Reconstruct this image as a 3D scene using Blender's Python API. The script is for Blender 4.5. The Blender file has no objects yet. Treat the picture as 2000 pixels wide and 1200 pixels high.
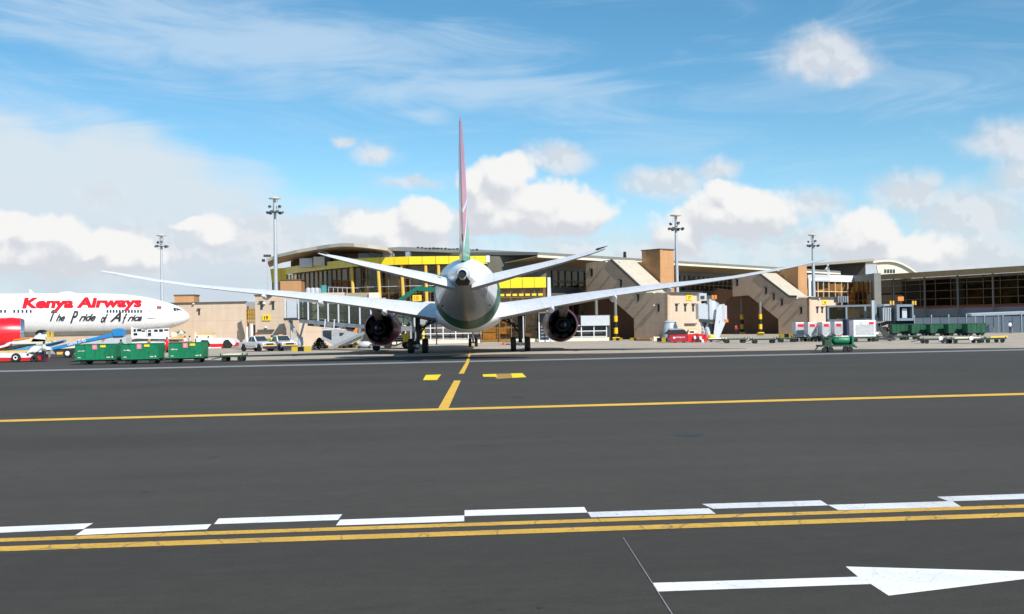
import bpy, bmesh, math, random
from mathutils import Vector, Matrix, Quaternion
random.seed(7)
rnd = random.Random(11)
S = bpy.context.scene
COL = S.collection
# ------------------------------------------------------------------ camera
FPX, CH = 2117.0, 2.68
PITCH, ROLL = math.atan(31/FPX), math.radians(1.0)
_f = Vector((0, math.cos(PITCH), math.sin(PITCH)))
_u0 = Vector((0, -math.sin(PITCH), math.cos(PITCH)))
_x = Vector((1, 0, 0))
_r = _x*math.cos(ROLL) - _u0*math.sin(ROLL)
_u = _u0*math.cos(ROLL) + _x*math.sin(ROLL)
CAMP = Vector((0, 0, CH))
cd = bpy.data.cameras.new('camera'); cam = bpy.data.objects.new('camera', cd); COL.objects.link(cam)
cd.lens = 36*FPX/2000; cd.sensor_width = 36; cd.clip_start = .1; cd.clip_end = 20000
cam.matrix_world = Matrix(((_r.x, _u.x, -_f.x, 0), (_r.y, _u.y, -_f.y, 0), (_r.z, _u.z, -_f.z, CH), (0, 0, 0, 1)))
S.camera = cam
def ray(px, py): return _f*FPX + _r*(px-1000) + _u*(600-py)
def at(px, py, Y):
    d = ray(px, py); return CAMP + d*(Y/d.y)
def gnd(px, py, z=0.0):
    d = ray(px, py); return CAMP + d*((z-CH)/d.z)
def xat(px, Y): return at(px, 631-(px-1000)*.01745, Y).x        # the x on the ground line of sight of a bearing
# ------------------------------------------------------------------ world, sun, exposure
TOSUN = Vector((.44, -.63, .64)).normalized()
S.view_settings.view_transform = 'Standard'; S.view_settings.look = 'None'
S.view_settings.exposure = 0.5; S.view_settings.gamma = 1; S.view_settings.use_curve_mapping = False
sl = bpy.data.lights.new('sun', 'SUN'); sl.energy = 4.3; sl.angle = math.radians(.5); sl.color = (1, .955, .89)
so = bpy.data.objects.new('sun', sl); COL.objects.link(so)
so.rotation_euler = TOSUN.to_track_quat('Z', 'Y').to_euler(); so.location = (40, -60, 60)
W = bpy.data.worlds.new('World'); S.world = W; W.use_nodes = True
NT = W.node_tree; NT.nodes.clear()
def N(tree, t, **k):
    n = tree.nodes.new(t)
    for a, b in k.items(): setattr(n, a, b)
    return n
def build_world():
    t = NT; L = t.links.new
    def math_(op, a, b=None, c=None, clamp=False):
        n = N(t, 'ShaderNodeMath', operation=op, use_clamp=clamp)
        for i, v in enumerate((a, b, c)):
            if v is None: continue
            if isinstance(v, (int, float)): n.inputs[i].default_value = v
            else: L(v, n.inputs[i])
        return n.outputs[0]
    def vm(op, a, b=None):
        n = N(t, 'ShaderNodeVectorMath', operation=op)
        for i, v in enumerate((a, b)):
            if v is None: continue
            if isinstance(v, tuple): n.inputs[i].default_value = v
            else: L(v, n.inputs[i])
        return n.outputs['Value'] if op == 'LENGTH' else n.outputs[0]
    def ramp(v, a, b, c=0., d=1., smooth=True):
        n = N(t, 'ShaderNodeMapRange', interpolation_type='SMOOTHSTEP' if smooth else 'LINEAR'); L(v, n.inputs[0])
        for i, q in enumerate((a, b, c, d)): n.inputs[i+1].default_value = q
        return n.outputs[0]
    def noise(vec, sc, det=6, rough=.55, dist=0.):
        n = N(t, 'ShaderNodeTexNoise', noise_dimensions='2D'); L(vec, n.inputs['Vector'])
        n.inputs['Scale'].default_value = sc; n.inputs['Detail'].default_value = det
        n.inputs['Roughness'].default_value = rough; n.inputs['Distortion'].default_value = dist
        return n
    def mixc(f, a, b):
        n = N(t, 'ShaderNodeMix', data_type='RGBA')
        if isinstance(f, (int, float)): n.inputs[0].default_value = f
        else: L(f, n.inputs[0])
        for i, v in ((6, a), (7, b)):
            if isinstance(v, tuple): n.inputs[i].default_value = (*v, 1)
            else: L(v, n.inputs[i])
        return n.outputs[2]
    sky = N(t, 'ShaderNodeTexSky', sky_type='NISHITA', sun_disc=False)
    sky.sun_elevation = math.asin(TOSUN.z); sky.sun_rotation = math.atan2(TOSUN.x, TOSUN.y)
    sky.altitude = 1600; sky.air_density = 1.0; sky.dust_density = .6; sky.ozone_density = 1.6
    tc = N(t, 'ShaderNodeTexCoord'); sp = N(t, 'ShaderNodeSeparateXYZ'); L(tc.outputs['Generated'], sp.inputs[0])
    X, Y, Z = sp.outputs
    az = math_('ARCTAN2', X, Y)
    el = math_('ARCTAN2', Z, math_('SQRT', math_('ADD', math_('MULTIPLY', X, X), math_('MULTIPLY', Y, Y))))
    cm = N(t, 'ShaderNodeCombineXYZ'); L(az, cm.inputs[0]); L(el, cm.inputs[1]); P0 = cm.outputs[0]
    # billowing warp: big lobes plus fine edges
    def warp(P, sc, amp, det):
        c = noise(P, sc, det, .6).outputs['Color']
        return vm('ADD', P, vm('MULTIPLY', vm('SUBTRACT', c, (.5, .5, .5)), (amp, amp*.8, 0)))
    P = warp(warp(P0, 11, .034, 4), 45, .010, 5)
    def blob_center(px, py):
        d = ray(px, py); return math.atan2(d.x, d.y), math.atan2(d.z, math.hypot(d.x, d.y))
    def field(P, blobs, grow=1.0):
        out = None
        for (px, py, rx, ry, k) in blobs:
            a, e = blob_center(px, py)
            v = vm('MULTIPLY', vm('SUBTRACT', P, (a, e, 0)), (FPX/(rx*grow), FPX/(ry*grow), 0))
            q = math_('MULTIPLY', math_('SUBTRACT', 1.0, vm('LENGTH', v)), k)
            if out is None: out = q
            else:
                n = N(t, 'ShaderNodeMath', operation='SMOOTH_MAX'); L(out, n.inputs[0]); L(q, n.inputs[1]); n.inputs[2].default_value = .18
                out = n.outputs[0]
        return out
    bright = [(985,350,48,46,1),(955,400,56,52,1),(1045,400,85,46,1),(1120,415,80,38,1),(925,360,38,36,.9),(1010,430,150,30,1),
              (835,440,62,44,1),(750,452,66,34,1),(790,478,120,34,.9),(1455,425,92,50,1),(1415,380,26,22,.9),(1395,430,48,40,.9),(1330,462,55,40,.8),
              (1700,455,55,46,1),(1665,470,50,40,.9),(1760,485,100,36,.9),(75,462,46,34,1),(130,466,52,34,1),(190,480,60,34,1),(5,452,44,38,1),(60,500,120,34,1),(365,438,24,12,.7),(255,500,80,30,.9),(420,455,40,26,.6),
              (-320,430,120,50,1),(2350,450,140,55,1),(2700,470,120,40,1),(-700,460,160,50,1)]
    grey = [(1085,308,78,36,1),(1310,362,105,38,1),(1410,332,46,28,1),(1770,372,78,46,1),(1900,420,110,60,.9),(1590,410,60,40,.8),
            (1590,112,95,46,1),(1660,128,60,30,.8),(1975,290,80,46,.9),(1985,350,60,40,.7),(740,298,52,28,.8),(672,274,30,16,.8),(800,362,60,14,.6),
            (690,440,110,44,.8),(480,460,110,60,.7),(300,490,150,60,.7),(1300,500,200,50,.7),(1850,500,220,50,.7),(1560,480,120,40,.7),(600,500,150,50,.7),
            (190,380,60,24,.5),(1100,480,180,40,.6)]
    fb = field(P, bright, 1.24)
    P2 = vm('ADD', P, (.008, .016, 0))
    fb2 = field(P2, bright, 1.24)
    fg = field(P, grey, 1.15)
    def puff(Q):
        Q = warp(Q, 60, .006, 3)
        v = N(t, 'ShaderNodeTexVoronoi', feature='F1', voronoi_dimensions='2D'); L(Q, v.inputs['Vector']); v.inputs['Scale'].default_value = 24; v.inputs['Detail'].default_value = 2.5; v.inputs['Roughness'].default_value = .48; v.inputs['Lacunarity'].default_value = 2.3; v.normalize = True
        return math_('SUBTRACT', .92, math_('MULTIPLY', v.outputs['Distance'], 1.15))
    lump = puff(P0); lump2 = puff(vm('ADD', P0, (.0035, .007, 0)))
    lb = math_('ADD', fb, math_('MULTIPLY', math_('SUBTRACT', lump, .5), .85))
    lb2 = math_('ADD', fb2, math_('MULTIPLY', math_('SUBTRACT', lump2, .5), .85))
    ab = ramp(lb, .02, .36)
    shade = ramp(math_('SUBTRACT', lb, lb2), -.22, .40)
    soft = noise(P0, 26, 4, .5).outputs['Fac']
    lg = math_('ADD', fg, math_('MULTIPLY', math_('SUBTRACT', math_('MULTIPLY', math_('ADD', lump, soft), .5), .5), .8))
    ag = math_('MULTIPLY', ramp(lg, -.1, .7), .85)
    # cirrus and veil
    st = N(t, 'ShaderNodeMapping'); st.inputs['Rotation'].default_value = (0, 0, .16); st.inputs['Scale'].default_value = (1.0, 5.5, 1); L(P0, st.inputs[0])
    ci = noise(st.outputs[0], 5.0, 9, .62, .6).outputs['Fac']
    cfield = field(warp(P0, 4, .12, 3), [(560,110,560,95,1),(150,60,520,90,.7),(900,170,500,60,.8),(700,30,400,40,.0),(-700,100,900,200,.8),(1900,40,250,60,.0),(850,232,90,14,.7),(220,262,150,18,.8),(2700,120,700,150,.5)])
    ac = math_('MULTIPLY', ramp(math_('ADD', math_('MULTIPLY', cfield, .55), math_('SUBTRACT', ci, .5)), -.05, .5), .66)
    veil = field(warp(P0, 3, .16, 4), [(60,390,560,135,1),(300,460,480,120,1),(-800,380,900,180,1)])
    av = math_('MULTIPLY', ramp(math_('ADD', veil, math_('MULTIPLY', math_('SUBTRACT', ci, .5), .7)), -.10, .45), .95)
    hz = math_('MULTIPLY', ramp(el, .13, .0), .80)
    hz2 = math_('MULTIPLY', ramp(el, .24, .02), .14)
    # graded clear sky
    hs = N(t, 'ShaderNodeHueSaturation'); hs.inputs['Saturation'].default_value = 1.26; hs.inputs['Hue'].default_value = .484; hs.inputs['Value'].default_value = .98
    L(sky.outputs[0], hs.inputs['Color'])
    K = 10.0     # colours below are for strength .1
    c = hs.outputs[0]
    def C(r, g, b): return (r*K, g*K, b*K)
    c = mixc(hz2, c, C(.33, .52, .64))
    c = mixc(ac, c, C(.42, .53, .64))
    c = mixc(av, c, C(.50, .56, .605))
    c = mixc(hz, c, C(.41, .475, .545))
    gcol = mixc(ramp(math_('SUBTRACT', lump, lump2), -.06, .06), C(.49, .515, .55), C(.56, .575, .60))
    c = mixc(ag, c, gcol)
    bcol = mixc(shade, C(.475, .495, .535), C(.655, .655, .65))
    c = mixc(ab, c, bcol)
    low = ramp(el, .0, -.02)
    c = mixc(low, c, C(.25, .25, .25))
    bg = N(t, 'ShaderNodeBackground'); bg.inputs['Strength'].default_value = .1; L(c, bg.inputs['Color'])
    o = N(t, 'ShaderNodeOutputWorld'); L(bg.outputs[0], o.inputs[0])
build_world()
# ------------------------------------------------------------------ materials
MATS = {}
def mat(name, col, rough=.5, metal=0., var=.06, scale=3., spec=.5, coat=0., bump=0., bscale=40., dirt=0., seam=None):
    if name in MATS: return MATS[name]
    m = bpy.data.materials.new(name); m.use_nodes = True; t = m.node_tree; L = t.links.new
    b = t.nodes['Principled BSDF']
    b.inputs['Roughness'].default_value = rough; b.inputs['Metallic'].default_value = metal
    b.inputs['Specular IOR Level'].default_value = spec; b.inputs['Coat Weight'].default_value = coat
    if len(col) == 3: col = (*col, 1)
    tc = N(t, 'ShaderNodeTexCoord'); oi = N(t, 'ShaderNodeObjectInfo')
    n = N(t, 'ShaderNodeTexNoise'); n.inputs['Scale'].default_value = scale; n.inputs['Detail'].default_value = 6; n.inputs['Roughness'].default_value = .6
    L(tc.outputs['Object'], n.inputs['Vector'])
    ad = N(t, 'ShaderNodeMath', operation='ADD'); L(n.outputs['Fac'], ad.inputs[0])
    ml = N(t, 'ShaderNodeMath', operation='MULTIPLY_ADD'); L(oi.outputs['Random'], ml.inputs[0]); ml.inputs[1].default_value = .25; ml.inputs[2].default_value = -.125
    L(ml.outputs[0], ad.inputs[1])
    mr = N(t, 'ShaderNodeMapRange'); L(ad.outputs[0], mr.inputs[0]); mr.inputs[1].default_value = .25; mr.inputs[2].default_value = .75
    mr.inputs[3].default_value = 1-var*1.6-dirt; mr.inputs[4].default_value = 1+var
    mx = N(t, 'ShaderNodeVectorMath', operation='SCALE'); mx.inputs[0].default_value = col[:3]; L(mr.outputs[0], mx.inputs['Scale'])
    out_ = mx.outputs[0]
    if seam:                      # fine panel joints every so many metres, and streaks running along y
        sp = N(t, 'ShaderNodeSeparateXYZ'); L(tc.outputs['Object'], sp.inputs[0])
        for k in (0, 1):
            pp = N(t, 'ShaderNodeMath', operation='PINGPONG'); L(sp.outputs[k], pp.inputs[0]); pp.inputs[1].default_value = seam[k]/2
            r = N(t, 'ShaderNodeMapRange'); L(pp.outputs[0], r.inputs[0]); r.inputs[1].default_value = .02; r.inputs[2].default_value = .05; r.inputs[3].default_value = .87; r.inputs[4].default_value = 1
            s2 = N(t, 'ShaderNodeVectorMath', operation='SCALE'); L(out_, s2.inputs[0]); L(r.outputs[0], s2.inputs['Scale']); out_ = s2.outputs[0]
        mp = N(t, 'ShaderNodeMapping'); mp.inputs['Scale'].default_value = (2.5, .18, 2.5); L(tc.outputs['Object'], mp.inputs[0]); n3 = N(t, 'ShaderNodeTexNoise'); n3.inputs['Scale'].default_value = 1.5; n3.inputs['Detail'].default_value = 5; L(mp.outputs[0], n3.inputs['Vector'])
        r = N(t, 'ShaderNodeMapRange'); L(n3.outputs['Fac'], r.inputs[0]); r.inputs[1].default_value = .35; r.inputs[2].default_value = .7; r.inputs[3].default_value = 1.02; r.inputs[4].default_value = .91
        s2 = N(t, 'ShaderNodeVectorMath', operation='SCALE'); L(out_, s2.inputs[0]); L(r.outputs[0], s2.inputs['Scale']); out_ = s2.outputs[0]
    L(out_, b.inputs['Base Color'])
    if bump:
        n2 = N(t, 'ShaderNodeTexNoise'); n2.inputs['Scale'].default_value = bscale; n2.inputs['Detail'].default_value = 8; L(tc.outputs['Object'], n2.inputs['Vector'])
        bp = N(t, 'ShaderNodeBump'); bp.inputs['Strength'].default_value = bump; bp.inputs['Distance'].default_value = .02
        L(n2.outputs['Fac'], bp.inputs['Height']); L(bp.outputs[0], b.inputs['Normal'])
    MATS[name] = m; return m
def glass(name, tint, trans=.4, rough=.03, refl=.07, gl=(.85,.8,.7)):
    if name in MATS: return MATS[name]
    m = bpy.data.materials.new(name); m.use_nodes = True; t = m.node_tree; L = t.links.new; t.nodes.clear()
    tr = N(t, 'ShaderNodeBsdfTransparent'); tr.inputs[0].default_value = (*tint, 1)
    oi = N(t, 'ShaderNodeObjectInfo'); d = N(t, 'ShaderNodeBsdfDiffuse'); d.inputs[0].default_value = (tint[0]*.06, tint[1]*.06, tint[2]*.06, 1)
    m1 = N(t, 'ShaderNodeMixShader')
    mr = N(t, 'ShaderNodeMapRange'); L(oi.outputs['Random'], mr.inputs[0]); mr.inputs[3].default_value = 1-trans-.12; mr.inputs[4].default_value = 1-trans+.12
    L(mr.outputs[0], m1.inputs[0]); L(tr.outputs[0], m1.inputs[1]); L(d.outputs[0], m1.inputs[2])
    g = N(t, 'ShaderNodeBsdfGlossy'); g.inputs['Roughness'].default_value = rough; g.inputs[0].default_value = (*gl, 1)
    tc = N(t, 'ShaderNodeTexCoord'); nn = N(t, 'ShaderNodeTexNoise'); nn.inputs['Scale'].default_value = .8; L(tc.outputs['Object'], nn.inputs['Vector'])
    bp = N(t, 'ShaderNodeBump'); bp.inputs['Strength'].default_value = .06; bp.inputs['Distance'].default_value = .3; L(nn.outputs['Fac'], bp.inputs['Height']); L(bp.outputs[0], g.inputs['Normal'])
    lw = N(t, 'ShaderNodeLayerWeight'); lw.inputs[0].default_value = .5
    pw = N(t, 'ShaderNodeMath', operation='POWER'); L(lw.outputs['Facing'], pw.inputs[0]); pw.inputs[1].default_value = 4.
    fr = N(t, 'ShaderNodeMath', operation='MULTIPLY_ADD', use_clamp=True); L(pw.outputs[0], fr.inputs[0]); fr.inputs[1].default_value = .8; fr.inputs[2].default_value = refl
    m2 = N(t, 'ShaderNodeMixShader'); L(fr.outputs[0], m2.inputs[0]); L(m1.outputs[0], m2.inputs[1]); L(g.outputs[0], m2.inputs[2])
    o = N(t, 'ShaderNodeOutputMaterial'); L(m2.outputs[0], o.inputs[0])
    MATS[name] = m; return m
def custom(name, fn):
    if name in MATS: return MATS[name]
    m = bpy.data.materials.new(name); m.use_nodes = True; t = m.node_tree; fn(t, t.nodes['Principled BSDF']); MATS[name] = m; return m
# ------------------------------------------------------------------ mesh builder and object helpers
class MB:
    def __init__(s): s.v = []; s.f = []; s.m = []; s.k = 0
    def mi(s, k): s.k = k; return s
    def add(s, vs, fs):
        b = len(s.v); s.v += [Vector(v) for v in vs]; s.f += [tuple(i+b for i in f) for f in fs]; s.m += [s.k]*len(fs); return s
    def box(s, c, d, rz=0, rx=0, ry=0):
        q = Matrix.Rotation(rz, 3, 'Z') @ Matrix.Rotation(ry, 3, 'Y') @ Matrix.Rotation(rx, 3, 'X'); c = Vector(c); x, y, z = d[0]/2, d[1]/2, d[2]/2
        vs = [c + q @ Vector(p) for p in ((-x,-y,-z),(x,-y,-z),(x,y,-z),(-x,y,-z),(-x,-y,z),(x,-y,z),(x,y,z),(-x,y,z))]
        return s.add(vs, [(0,3,2,1),(4,5,6,7),(0,1,5,4),(1,2,6,5),(2,3,7,6),(3,0,4,7)])
    def b2(s, x0, x1, y0, y1, z0, z1): return s.box(((x0+x1)/2, (y0+y1)/2, (z0+z1)/2), (abs(x1-x0), abs(y1-y0), abs(z1-z0)))
    def tube(s, a, b, r0, r1=None, n=10, caps=True):
        a, b = Vector(a), Vector(b); r1 = r0 if r1 is None else r1; d = (b-a).normalized()
        u = d.orthogonal().normalized(); w = d.cross(u)
        vs = [c + (u*math.cos(2*math.pi*i/n)+w*math.sin(2*math.pi*i/n))*r for c, r in ((a, r0), (b, r1)) for i in range(n)]
        fs = [(i, (i+1) % n, n+(i+1) % n, n+i) for i in range(n)]
        if caps: fs += [tuple(range(n-1, -1, -1)), tuple(range(n, 2*n))]
        return s.add(vs, fs)
    def bar(s, a, b, w, h=None):
        a, b = Vector(a), Vector(b); h = w if h is None else h; d = (b-a).normalized()
        u = d.cross(Vector((0, 0, 1))); u = u.normalized() if u.length > 1e-4 else Vector((1, 0, 0)); v = u.cross(d).normalized()
        vs = [c + u*i*w/2 + v*j*h/2 for c in (a, b) for i, j in ((-1,-1),(1,-1),(1,1),(-1,1))]
        return s.add(vs, [(0,1,2,3),(7,6,5,4),(0,4,5,1),(1,5,6,2),(2,6,7,3),(3,7,4,0)])
    def prism(s, pts, ext):
        n = len(pts); e = Vector(ext); pts = [Vector(p) for p in pts]
        fs = [tuple(range(n)), tuple(range(2*n-1, n-1, -1))] + [(i, n+i, n+(i+1) % n, (i+1) % n) for i in range(n)]
        return s.add(pts+[p+e for p in pts], fs)
    def loft(s, rings, closed=True, caps=True):
        n = len(rings[0]); vs = [p for r in rings for p in r]; fs = []
        for k in range(len(rings)-1):
            for i in range(n if closed else n-1):
                j = (i+1) % n; fs.append((k*n+i, k*n+j, (k+1)*n+j, (k+1)*n+i))
        if caps and closed: fs += [tuple(range(n-1, -1, -1)), tuple(range((len(rings)-1)*n, len(rings)*n))]
        return s.add(vs, fs)
    def lathe(s, prof, c=(0,0,0), axis='Z', n=16):
        rings = []
        for r, h in prof:
            rg = []
            for i in range(n):
                a = 2*math.pi*i/n; p = {'Z': (r*math.cos(a), r*math.sin(a), h), 'Y': (r*math.cos(a), h, r*math.sin(a)), 'X': (h, r*math.cos(a), r*math.sin(a))}[axis]
                rg.append(Vector(c)+Vector(p))
            rings.append(rg)
        return s.loft(rings)
    def obj(s, name, mats, parent=None, world=False, smooth=False, bevel=0, auto=None):
        me = bpy.data.meshes.new(name); vs = s.v
        if world and parent is not None:
            inv = parent_matrix(parent).inverted(); vs = [inv @ v for v in vs]
        me.from_pydata(vs, [], s.f)
        if not isinstance(mats, (list, tuple)): mats = [mats]
        for m in mats: me.materials.append(m)
        if len(mats) > 1: me.polygons.foreach_set('material_index', s.m)
        bm = bmesh.new(); bm.from_mesh(me); bmesh.ops.recalc_face_normals(bm, faces=bm.faces)
        if auto is not None:
            for e in bm.edges:
                e.smooth = not (len(e.link_faces) == 2 and e.calc_face_angle(0) > math.radians(auto))
            for f in bm.faces: f.smooth = True
        elif smooth:
            for f in bm.faces: f.smooth = True
        bm.to_mesh(me); bm.free(); me.update()
        o = bpy.data.objects.new(name, me); COL.objects.link(o)
        if parent is not None: o.parent = parent
        if bevel:
            b = o.modifiers.new('bevel', 'BEVEL'); b.width = bevel; b.segments = 2; b.limit_method = 'ANGLE'
        return o
def parent_matrix(p):
    m = Matrix.Translation(p.location) @ p.rotation_euler.to_matrix().to_4x4()
    return parent_matrix(p.parent) @ m if p.parent else m
def tag(o, label=None, cat=None, group=None, kind=None):
    for k, v in (('label', label), ('category', cat), ('group', group), ('kind', kind)):
        if v: o[k] = v
    return o
def thing(name, label, cat, loc=(0,0,0), rz=0, group=None):
    o = bpy.data.objects.new(name, None); COL.objects.link(o); o.location = loc; o.rotation_euler = (0, 0, rz); o.empty_display_size = .3
    return tag(o, label, cat, group)
def kids(o): return [c for c in bpy.data.objects if c.parent == o]
def dup(root, loc, rz, label=None, group=None):
    def cp(o, par):
        c = o.copy(); COL.objects.link(c); c.parent = par
        for ch in kids(o): cp(ch, c)
        return c
    r = cp(root, None); r.location = loc; r.rotation_euler = (0, 0, rz)
    return tag(r, label, None, group)
def inst(src, parent, loc=(0,0,0), rot=(0,0,0), name=None, scale=(1,1,1)):
    o = bpy.data.objects.new(name or src.name.split('.')[0], src.data); COL.objects.link(o); o.parent = parent; o.location = loc; o.rotation_euler = rot; o.scale = scale; return o
def text_geo(body, width=None, height=None, shear=0., offset=0., spacing=1.):
    c = bpy.data.curves.new('text_source', 'FONT'); c.body = body; c.shear = shear; c.offset = offset; c.space_character = spacing; c.resolution_u = 3
    o = bpy.data.objects.new('text_source', c); COL.objects.link(o)
    dg = bpy.context.evaluated_depsgraph_get(); me = o.evaluated_get(dg).to_mesh()
    vs = [v.co.copy() for v in me.vertices]; fs = [tuple(p.vertices) for p in me.polygons]
    o.evaluated_get(dg).to_mesh_clear(); bpy.data.objects.remove(o); bpy.data.curves.remove(c)
    x0 = min(v.x for v in vs); x1 = max(v.x for v in vs); y0 = min(v.y for v in vs); y1 = max(v.y for v in vs)
    sx = width/(x1-x0) if width else None; sy = height/(y1-y0) if height else None; sx = sx or sy; sy = sy or sx
    return [Vector(((v.x-x0)*sx, (v.y-y0)*sy, 0)) for v in vs], fs
def text_on(body, org, xd, zd, out, m, parent, world=False, thick=.01, name='lettering', **k):
    vs, fs = text_geo(body, **k); org, xd, zd, out = map(Vector, (org, xd, zd, out))
    b = MB(); b.add([org + xd*v.x + zd*v.y + out*thick for v in vs], fs)
    return b.obj(name, m, parent, world=world)
# ------------------------------------------------------------------ palette
M_white = mat('white_paint', (.74,.75,.76), .35, var=.05, coat=.3, dirt=.05)
M_body = mat('aircraft_white', (.80,.81,.82), .38, var=.02, scale=.6, coat=.22, seam=(90,2.9))
M_belly = mat('aircraft_grey', (.42,.43,.43), .4, var=.08, scale=.8, coat=.2, dirt=.1, seam=(1.5,2.3))
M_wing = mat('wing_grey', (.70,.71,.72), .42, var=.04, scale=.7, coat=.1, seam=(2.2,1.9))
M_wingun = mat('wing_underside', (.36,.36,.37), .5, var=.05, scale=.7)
M_red = mat('red_paint', (.62,.012,.016), .35, var=.06, coat=.4)
M_fin = mat('fin_red', (.66,.09,.19), .3, var=.04, coat=.5)
M_teal = mat('fin_green', (.10,.42,.33), .3, var=.04, coat=.4)
M_dgreen = mat('livery_green', (.0,.13,.055), .5, var=.03, coat=.08, spec=.3)
M_engred = mat('engine_maroon', (.36,.008,.045), .45, var=.15, scale=1.5, coat=.15, spec=.35)
M_purple = mat('engine_purple', (.16,.09,.42), .4, var=.2, scale=2, coat=.2)
def _salmon(t, b):
    L = t.links.new; tc = N(t, 'ShaderNodeTexCoord'); n = N(t, 'ShaderNodeTexNoise'); n.inputs['Scale'].default_value = 1.1; n.inputs['Detail'].default_value = 4; L(tc.outputs['Object'], n.inputs['Vector'])
    r = N(t, 'ShaderNodeValToRGB'); L(n.outputs['Fac'], r.inputs[0]); e = r.color_ramp.elements; e[0].position = .38; e[0].color = (.20,.008,.03,1); e[1].position = .66; e[1].color = (.16,.09,.36,1); x = r.color_ramp.elements.new(.52); x.color = (.52,.17,.15,1)
    L(r.outputs[0], b.inputs['Base Color']); b.inputs['Roughness'].default_value = .4; b.inputs['Coat Weight'].default_value = .2
M_salmon = custom('engine_graphic', _salmon)
M_777red = mat('bright_red', (.74,.01,.02), .3, var=.03, coat=.5)
M_black = mat('black', (.012,.012,.013), .5, var=.1)
M_rubber = mat('rubber', (.016,.016,.017), .85, var=.15, scale=8)
M_steel = mat('steel', (.42,.45,.48), .38, .6, var=.08)
M_galv = mat('galvanised', (.50,.54,.58), .45, .35, var=.12, scale=5)
M_lsteel = mat('light_steel', (.60,.63,.66), .4, .2, var=.07)
M_bluegrey = mat('blue_grey', (.18,.23,.28), .5, var=.08)
M_dark = mat('dark_metal', (.05,.052,.055), .5, .3, var=.12)
M_cgreen = mat('cart_green', (.006,.20,.085), .48, var=.16, scale=4, coat=.1, dirt=.12)
M_dolly = mat('dolly_green', (.012,.055,.03), .6, var=.2, scale=5, dirt=.2)
M_yel = mat('yellow_paint', (.78,.50,.02), .5, var=.08)
M_ysign = mat('sign_yellow', (.85,.60,.03), .4, var=.03)
M_cream = mat('cream', (.72,.66,.52), .55, var=.05, scale=1.5)
M_blue = mat('boom_blue', (.02,.24,.56), .35, var=.08, coat=.3)
M_pink = mat('sticker_pink', (.78,.22,.32), .5, var=.05)
M_glassd = mat('dark_glass', (.03,.04,.05), .06, var=.1, spec=.8)
M_foil = mat('foil_grey', (.52,.56,.60), .35, .2, var=.1, scale=6)
M_skin = mat('skin', (.13,.06,.035), .6); M_hivis = mat('hi_vis', (.62,.80,.08), .6, var=.1); M_navy = mat('navy', (.012,.02,.06), .7)
M_shirt = mat('pale_shirt', (.66,.68,.70), .8, var=.1); M_khaki = mat('khaki', (.2,.17,.11), .8, var=.1)
M_orange = mat('orange_paint', (.75,.22,.02), .5, var=.06)
M_lamp = mat('lamp_glass', (.25,.3,.33), .15, var=.1, spec=.8)
# clad walls: flat panels with fine horizontal seams
def clad(name, col, seam=1.15, var=.05, rough=.6, dark=.72, vert=0.):
    def fn(t, b):
        L = t.links.new
        tc = N(t, 'ShaderNodeNewGeometry'); sp = N(t, 'ShaderNodeSeparateXYZ'); L(tc.outputs['Position'], sp.inputs[0])
        n = N(t, 'ShaderNodeTexNoise'); n.inputs['Scale'].default_value = .6; n.inputs['Detail'].default_value = 7; L(tc.outputs['Position'], n.inputs['Vector'])
        fr = N(t, 'ShaderNodeMath', operation='PINGPONG'); L(sp.outputs[2], fr.inputs[0]); fr.inputs[1].default_value = seam/2
        mr = N(t, 'ShaderNodeMapRange'); L(fr.outputs[0], mr.inputs[0]); mr.inputs[1].default_value = .0; mr.inputs[2].default_value = .035; mr.inputs[3].default_value = dark; mr.inputs[4].default_value = 1
        # weather streaks running down
        mp = N(t, 'ShaderNodeMapping'); mp.inputs['Scale'].default_value = (1.6, 1.6, .16); L(tc.outputs['Position'], mp.inputs[0])
        n2 = N(t, 'ShaderNodeTexNoise'); n2.inputs['Scale'].default_value = 1.1; n2.inputs['Detail'].default_value = 5; L(mp.outputs[0], n2.inputs['Vector'])
        a = N(t, 'ShaderNodeMapRange'); L(n.outputs['Fac'], a.inputs[0]); a.inputs[1].default_value=.3; a.inputs[2].default_value=.7; a.inputs[3].default_value = 1-var; a.inputs[4].default_value = 1+var
        a2 = N(t, 'ShaderNodeMapRange'); L(n2.outputs['Fac'], a2.inputs[0]); a2.inputs[1].default_value=.35; a2.inputs[2].default_value=.7; a2.inputs[3].default_value = 1-var*1.4; a2.inputs[4].default_value = 1.02
        m1 = N(t, 'ShaderNodeMath', operation='MULTIPLY'); L(a.outputs[0], m1.inputs[0]); L(mr.outputs[0], m1.inputs[1])
        m2 = N(t, 'ShaderNodeMath', operation='MULTIPLY'); L(m1.outputs[0], m2.inputs[0]); L(a2.outputs[0], m2.inputs[1])
        sc = N(t, 'ShaderNodeVectorMath', operation='SCALE'); sc.inputs[0].default_value = col; L(m2.outputs[0], sc.inputs['Scale'])
        L(sc.outputs[0], b.inputs['Base Color']); b.inputs['Roughness'].default_value = rough; b.inputs['Specular IOR Level'].default_value = .3
    return custom(name, fn)
M_tan = clad('tan_cladding', (.56,.41,.29)); M_tan2 = clad('tan_cladding_pale', (.60,.47,.35), 1.9)
M_orange_clad = clad('orange_brown_cladding', (.48,.26,.12), 1.3)
M_leaf = clad('leaf_soffit', (.62,.45,.26), 9., .05)
M_stairroof = mat('stair_roof', (.50,.45,.36), .6, var=.08, scale=1.)
M_olive = clad('olive_roof_sheet', (.135,.13,.10), 3.4, .06)
M_cgreen2 = mat('cart_green_dark', (.004,.085,.04), .55, var=.2, scale=4, dirt=.15)
M_gl_far = glass('far_dark_glass', (.22,.15,.10), .30, refl=.03, gl=(.28,.25,.22))
M_soffit = clad('ochre_soffit', (.36,.27,.15), 9., .05)
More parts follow.
